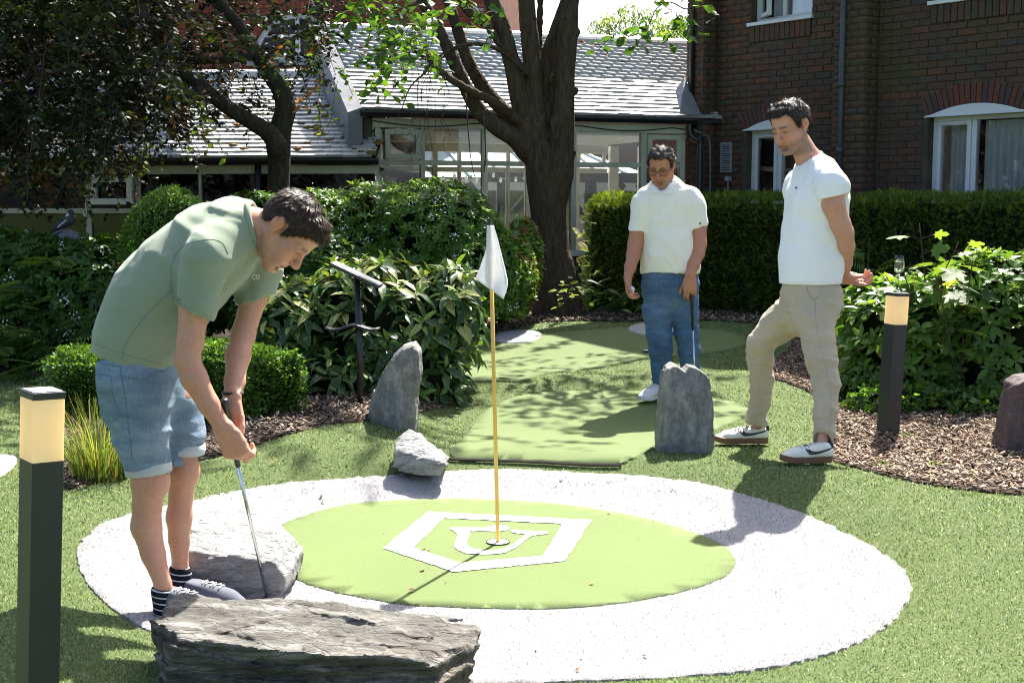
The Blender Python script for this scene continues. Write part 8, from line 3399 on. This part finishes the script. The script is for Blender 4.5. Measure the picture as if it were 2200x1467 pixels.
for (hu, hv, tu, tv, yh, yt, sw) in ((1783, 990, 1675, 1001, 6.47, 6.40, [(1746, 975), (1749, 983), (1758, 985), (1768, 979), (1784, 967), (1784, 964), (1768, 972), (1758, 975), (1753, 972), (1752, 966), (1747, 970)]),
                                     (1647, 944, 1533, 934, 7.19, 7.12, [(1583, 921), (1585, 928), (1592, 931), (1604, 930), (1642, 926), (1642, 923), (1606, 926), (1594, 925), (1590, 921), (1591, 916), (1585, 917)])):
    hh_, tt_ = J(hu, hv, yh), J(tu, tv, yt)
    hz = float(hgt(hh_[0], hh_[1])) + 0.016
    hh_[2] = hz
    tt_[2] = float(hgt(tt_[0], tt_[1])) + 0.016
    so3, tu_, H3 = shoe(p3, hh_, tt_, 0.105, 0.1, M_TRAIN, M_GUM, 0.03)
    side_patch(p3, tu_, H3, [(0.58, 0.082), (0.55, 0.06), (0.5, 0.047), (0.42, 0.046), (0.3, 0.052), (0.02, 0.073), (0.02, 0.079), (0.3, 0.064), (0.4, 0.062), (0.47, 0.066), (0.5, 0.076), (0.5, 0.092)], 1 if (H3(0.5, 1, 0) - H3(0.5, 0, 0))[1] < 0 else -1, M_INK, "side_stripe", so3)
    MB().bar(Vector(H3(0.0, 0, 0.07)) - p3.base, Vector(H3(0.03, 0, 0.102)) - p3.base, 0.045, 0.014).build("heel_tab", M_INK, so3, bevel=0.003)

# ---------------------------------------------------------------- the man in jeans behind the standing stone
SK2 = np.array((0.43, 0.19, 0.11))
b2 = gp(1425, 862)
Y2 = b2.y
p2 = Person("man in a cream polo shirt and blue jeans holding a golf ball", (b2.x, Y2, float(hgt(b2.x, Y2))))
h2 = Head(J(1421, 358, Y2 - 0.05), (-0.33, -0.86, -0.42), (-0.12, -0.36, 0.92), 1.04)
lo, hi = J(1320, 880, Y2), J(1545, 300, Y2)
lo, hi = np.array([lo[0], Y2 - 0.42, -0.1]), np.array([hi[0], Y2 + 0.32, hi[2] + 0.06])
hf = (np.array(h2.c) - 0.14, np.array(h2.c) + 0.14, 0.005)
ha, hb_ = J(1330, 648, Y2 - 0.25), J(1378, 585, Y2 + 0.02)
hc, hd_ = J(1458, 645, Y2 - 0.3), J(1504, 580, Y2)
f = Field(lo, hi, 0.0095, [hf, (np.minimum(ha, hb_), np.maximum(ha, hb_), 0.005), (np.minimum(hc, hd_), np.maximum(hc, hd_), 0.005)])
fy = ((0, 1, 0), 0.72)
f.chain([(J(1440, 610, Y2), 0.13), (J(1438, 540, Y2), 0.13), (J(1433, 450, Y2), 0.125), (J(1432, 415, Y2), 0.12), (J(1428, 402, Y2), 0.07)], 0.05, fy)
f.cone(J(1428, 410, Y2), J(1423, 380, Y2 - 0.02), 0.07, 0.062, 0.03)
f.chain([(J(1385, 430, Y2 - 0.01), 0.06), (J(1372, 485, Y2 - 0.02), 0.056), (J(1365, 525, Y2 - 0.03), 0.05), (J(1361, 548, Y2 - 0.05), 0.046), (J(1354, 575, Y2 - 0.1), 0.037), (J(1349, 596, Y2 - 0.13), 0.029)], 0.02)
f.chain([(J(1488, 432, Y2 - 0.01), 0.06), (J(1500, 485, Y2 - 0.02), 0.056), (J(1501, 525, Y2 - 0.05), 0.052), (J(1498, 545, Y2 - 0.08), 0.048), (J(1490, 568, Y2 - 0.13), 0.04), (J(1483, 590, Y2 - 0.17), 0.031)], 0.02)
f.chain([(J(1414, 640, Y2), 0.06), (J(1419, 740, Y2 - 0.02), 0.05), (J(1420, 835, Y2), 0.04)], 0.03)
f.chain([(J(1466, 640, Y2), 0.06), (J(1480, 745, Y2), 0.05), (J(1482, 845, Y2 + 0.02), 0.04)], 0.03)
h2.build(f, smile=1.0, jaw=1.1)
hand(f, J(1349, 596, Y2 - 0.13), (0.05, -0.12, -1), (0.9, -0.3, 0.05), (0.3, -0.9, 0), [(0.35, 0.7, 0.5), (0.5, 0.8, 0.5), (0.55, 0.8, 0.5), (0.6, 0.8, 0.5)], 1.08, (0.3, 0.3), 0.55)
hand(f, J(1483, 592, Y2 - 0.17), (-0.02, -0.1, -1), (0.1, 0.95, 0.0), (-0.9, -0.1, 0), [(0.35, 0.5, 0.4), (0.35, 0.5, 0.4), (0.4, 0.5, 0.4), (0.4, 0.55, 0.4)], 1.1, (0.2, 0.2), 0.3)
V, Q = f.mesh(1)
C = np.tile(SK2, (len(V), 1)) * (1 + 0.06 * fbm(V * 14, 3, 9)[:, None])
h2.paint(V, C, SK2, stubble=0.6, grey=(0.2, 0.145, 0.115), red=0.5, brow=(0.035, 0.02, 0.014))
p2.body(V, Q, C)
h2.hair(p2, [(-0.12, -0.05), (-0.08, -0.05), (-0.05, -0.03), (-0.035, 0.03), (0.004, 0.034), (0.01, -0.01), (0.03, 0.015), (0.048, 0.065), (0.065, 0.09), (0.085, 0.082), (0.12, 0.085)], 0.010,
        [(0.06, 0.042, 0.035), (0.11, 0.085, 0.075), (0.2, 0.17, 0.155), (0.04, 0.03, 0.026)], 8000, 0.0115, crown=(-0.06, 0.0, 0.115), seed=8, lift=0.35, curl=0.8)
# spectacles
gl_ = MB()
for sg in (-1, 1):
    ring = []
    for k in range(25):
        a = 2 * math.pi * k / 24
        x_, z_ = math.cos(a), math.sin(a)
        ring.append(Vector(h2.P(0.103 - 0.006 * abs(x_), sg * 0.034 + 0.026 * math.copysign(abs(x_) ** 0.7, x_), -0.002 + 0.017 * math.copysign(abs(z_) ** 0.8, z_))) - p2.base)
    gl_.tube(ring, 0.0022, 6, cap=False)
    gl_.tube([Vector(h2.P(0.098, sg * 0.06, 0.008)) - p2.base, Vector(h2.P(0.085, sg * 0.078, 0.01)) - p2.base, Vector(h2.P(-0.005, sg * 0.085, 0.012)) - p2.base], 0.002, 6)
gl_.tube([Vector(h2.P(0.108, -0.009, 0.004)) - p2.base, Vector(h2.P(0.112, 0, 0.007)) - p2.base, Vector(h2.P(0.108, 0.009, 0.004)) - p2.base], 0.0022, 6)
sp2 = gl_.build("spectacles", M_BLACKPL, p2.o, smooth=True)
M_POLO = cloth_mat("cream_pique", (0.8, 0.77, 0.67), 1300, 0.02, 0.92, 0.14)
g = Field(lo, hi, 0.0085)
SECT = [((1440, 592, Y2), 0.196, 0.75), ((1440, 568, Y2), 0.186, 0.8), ((1437, 535, Y2), 0.172, 0.85), ((1432, 480, Y2), 0.163, 0.82), ((1433, 440, Y2), 0.165, 0.74), ((1432, 418, Y2), 0.135, 0.75), ((1428, 404, Y2), 0.085, 0.9)]
for (a, ra, qa), (b, rb, qb) in zip(SECT[:-1], SECT[1:]):
    g.cone(J(*a), J(*b), ra, rb, 0.045, ((0, 1, 0), (qa + qb) / 2))
g.cone(J(1435, 545, Y2 - 0.05), J(1436, 520, Y2 - 0.05), 0.11, 0.1, 0.06)
G1, G2 = g.like(), g.like()
G1.chain([(J(1392, 424, Y2), 0.08), (J(1383, 440, Y2 - 0.01), 0.075), (J(1369, 505, Y2 - 0.02), 0.068)], 0.03)
G2.chain([(J(1480, 426, Y2), 0.082), (J(1490, 442, Y2 - 0.01), 0.078), (J(1500, 505, Y2 - 0.02), 0.07)], 0.03)
G1.half(J(1370, 496, Y2 - 0.02), (-0.05, 0, -1), 0.003)
G2.half(J(1500, 489, Y2 - 0.02), (0.25, 0, -1), 0.003)
g.half(J(1440, 588, Y2), (0.0, -0.10, -1), 0.006)
g.merge(G1, 0.025).merge(G2, 0.025)
g.displace(wrinkle(0.0085, 6, 6, 7, 61, 0.4), 0.05)
g.cone(J(1428, 408, Y2 - 0.01), J(1423, 375, Y2 - 0.03), 0.075, 0.07, 0.004, None, "-")
g.cone(J(1420, 394, Y2 - 0.11), J(1422, 420, Y2 - 0.15), 0.055, 0.01, 0.004, None, "-")
V, Q = g.mesh(1)
s2 = p2.part("polo_shirt", V, Q, M_POLO)
t2 = bvh(V, Q)
# collar leaves
for quad in ([(1398, 396), (1412, 402), (1416, 418), (1395, 415)], [(1424, 420), (1446, 398), (1461, 394), (1447, 416)]):
    o = patch(p2, t2, quad, M_POLO, "collar", 0.008, s2, 2)
    if o:
        m_ = o.modifiers.new("thick", 'SOLIDIFY')
        m_.thickness = 0.005
        m_.offset = 0
nk = []
for k in range(15):
    a = math.pi * (0.0 + k / 14)
    nk.append(Vector(J(1428, 402, Y2 + 0.0) + np.array([0.084 * math.cos(a), 0.07 * math.sin(a), 0.006])) - p2.base)
MB().tube(nk, 0.014, 8).build("collar", M_POLO, s2, smooth=True)
patch(p2, t2, [(1502, 479), (1504.5, 477.5), (1506, 480), (1504.5, 482.5), (1502, 482)], M_INK, "sleeve_badge", 0.003, s2, 1)
M_WST2 = simple("cream_seam", (0.66, 0.63, 0.55), 0.9)
M_DEN2 = denim_mat("mid_blue_denim", (0.035, 0.075, 0.15), (0.07, 0.13, 0.225), (0.16, 0.23, 0.33))
g = Field(np.array([lo[0], Y2 - 0.25, 0.0]), np.array([hi[0], Y2 + 0.25, 1.05]), 0.0085)
g.chain([(J(1440, 575, Y2), 0.182), (J(1440, 605, Y2), 0.184), (J(1440, 630, Y2), 0.16)], 0.04, fy)
g.chain([(J(1414, 625, Y2), 0.105), (J(1412, 670, Y2 - 0.01), 0.093), (J(1416, 720, Y2 - 0.02), 0.083), (J(1420, 750, Y2 - 0.02), 0.076), (J(1421, 790, Y2), 0.064), (J(1420, 838, Y2 + 0.01), 0.052)], 0.03)
g.chain([(J(1468, 625, Y2), 0.105), (J(1470, 670, Y2), 0.09), (J(1476, 720, Y2), 0.077), (J(1481, 750, Y2), 0.07), (J(1482, 800, Y2 + 0.01), 0.06), (J(1482, 855, Y2 + 0.02), 0.055)], 0.03)
g.displace(wrinkle(0.007, 6, 6, 18, 71, 0.25), 0.05)
g.half(J(1420, 826, Y2), (0, 0, -1), 0.003)
V, Q = g.mesh(1)
j2 = p2.part("jeans", V, Q, M_DEN2)
tj = bvh(V, Q)
M_TH2 = simple("jean_thread", (0.1, 0.11, 0.12), 0.9)
seam(p2, tj, [(1414, 596), (1415, 612), (1419, 624), (1426, 632)], 0.0022, M_TH2, parent=j2)
seam(p2, tj, [(1384, 594), (1390, 600), (1396, 592)], 0.002, M_TH2, parent=j2)
M_KNIT = cloth_mat("pale_grey_knit", (0.6, 0.59, 0.57), 700, 0.06)
for (hu, hv, tu, tv, dy0, dy1) in ((1422, 848, 1376, 868, 0.04, -0.16), (1483, 856, 1478, 878, 0.06, -0.2)):
    hh_, tt_ = J(hu, hv, Y2 + dy0), J(tu, tv, Y2 + dy1)
    hh_[2] = float(hgt(hh_[0], hh_[1])) + 0.026
    tt_[2] = float(hgt(tt_[0], tt_[1])) + 0.026
    shoe(p2, hh_, tt_, 0.1, 0.1, M_KNIT, M_RUBBERW, 0.028)
gb = MB()
mm = bmesh.new()
bmesh.ops.create_icosphere(mm, subdivisions=3, radius=0.0213)
me = bpy.data.meshes.new("golf_ball")
mm.to_mesh(me)
mm.free()
me.polygons.foreach_set("use_smooth", np.ones(len(me.polygons), bool))
kb = N("ball_white")
vz = kb.vor(kb.coord(), 300)
me.materials.append(kb.done(kb.bsdf((0.72, 0.72, 0.74), 0.35, 0.5, kb.bump(vz.outputs["Distance"], 0.4, 0.002))))
bo3 = mobj("golf_ball", me)
bo3.location = J(1357, 622, Y2 - 0.185)
tag(bo3, "white golf ball held by the man in jeans", "golf ball")
tp = J(1485, 618, Y2 - 0.17)
ft_ = J(1495, 850, Y2 - 0.17)
ft_[2] = float(hgt(ft_[0], ft_[1])) + 0.03
putter("putter held upright by the man in jeans", tp, ft_, 0.28, (0.2, -1, 0))
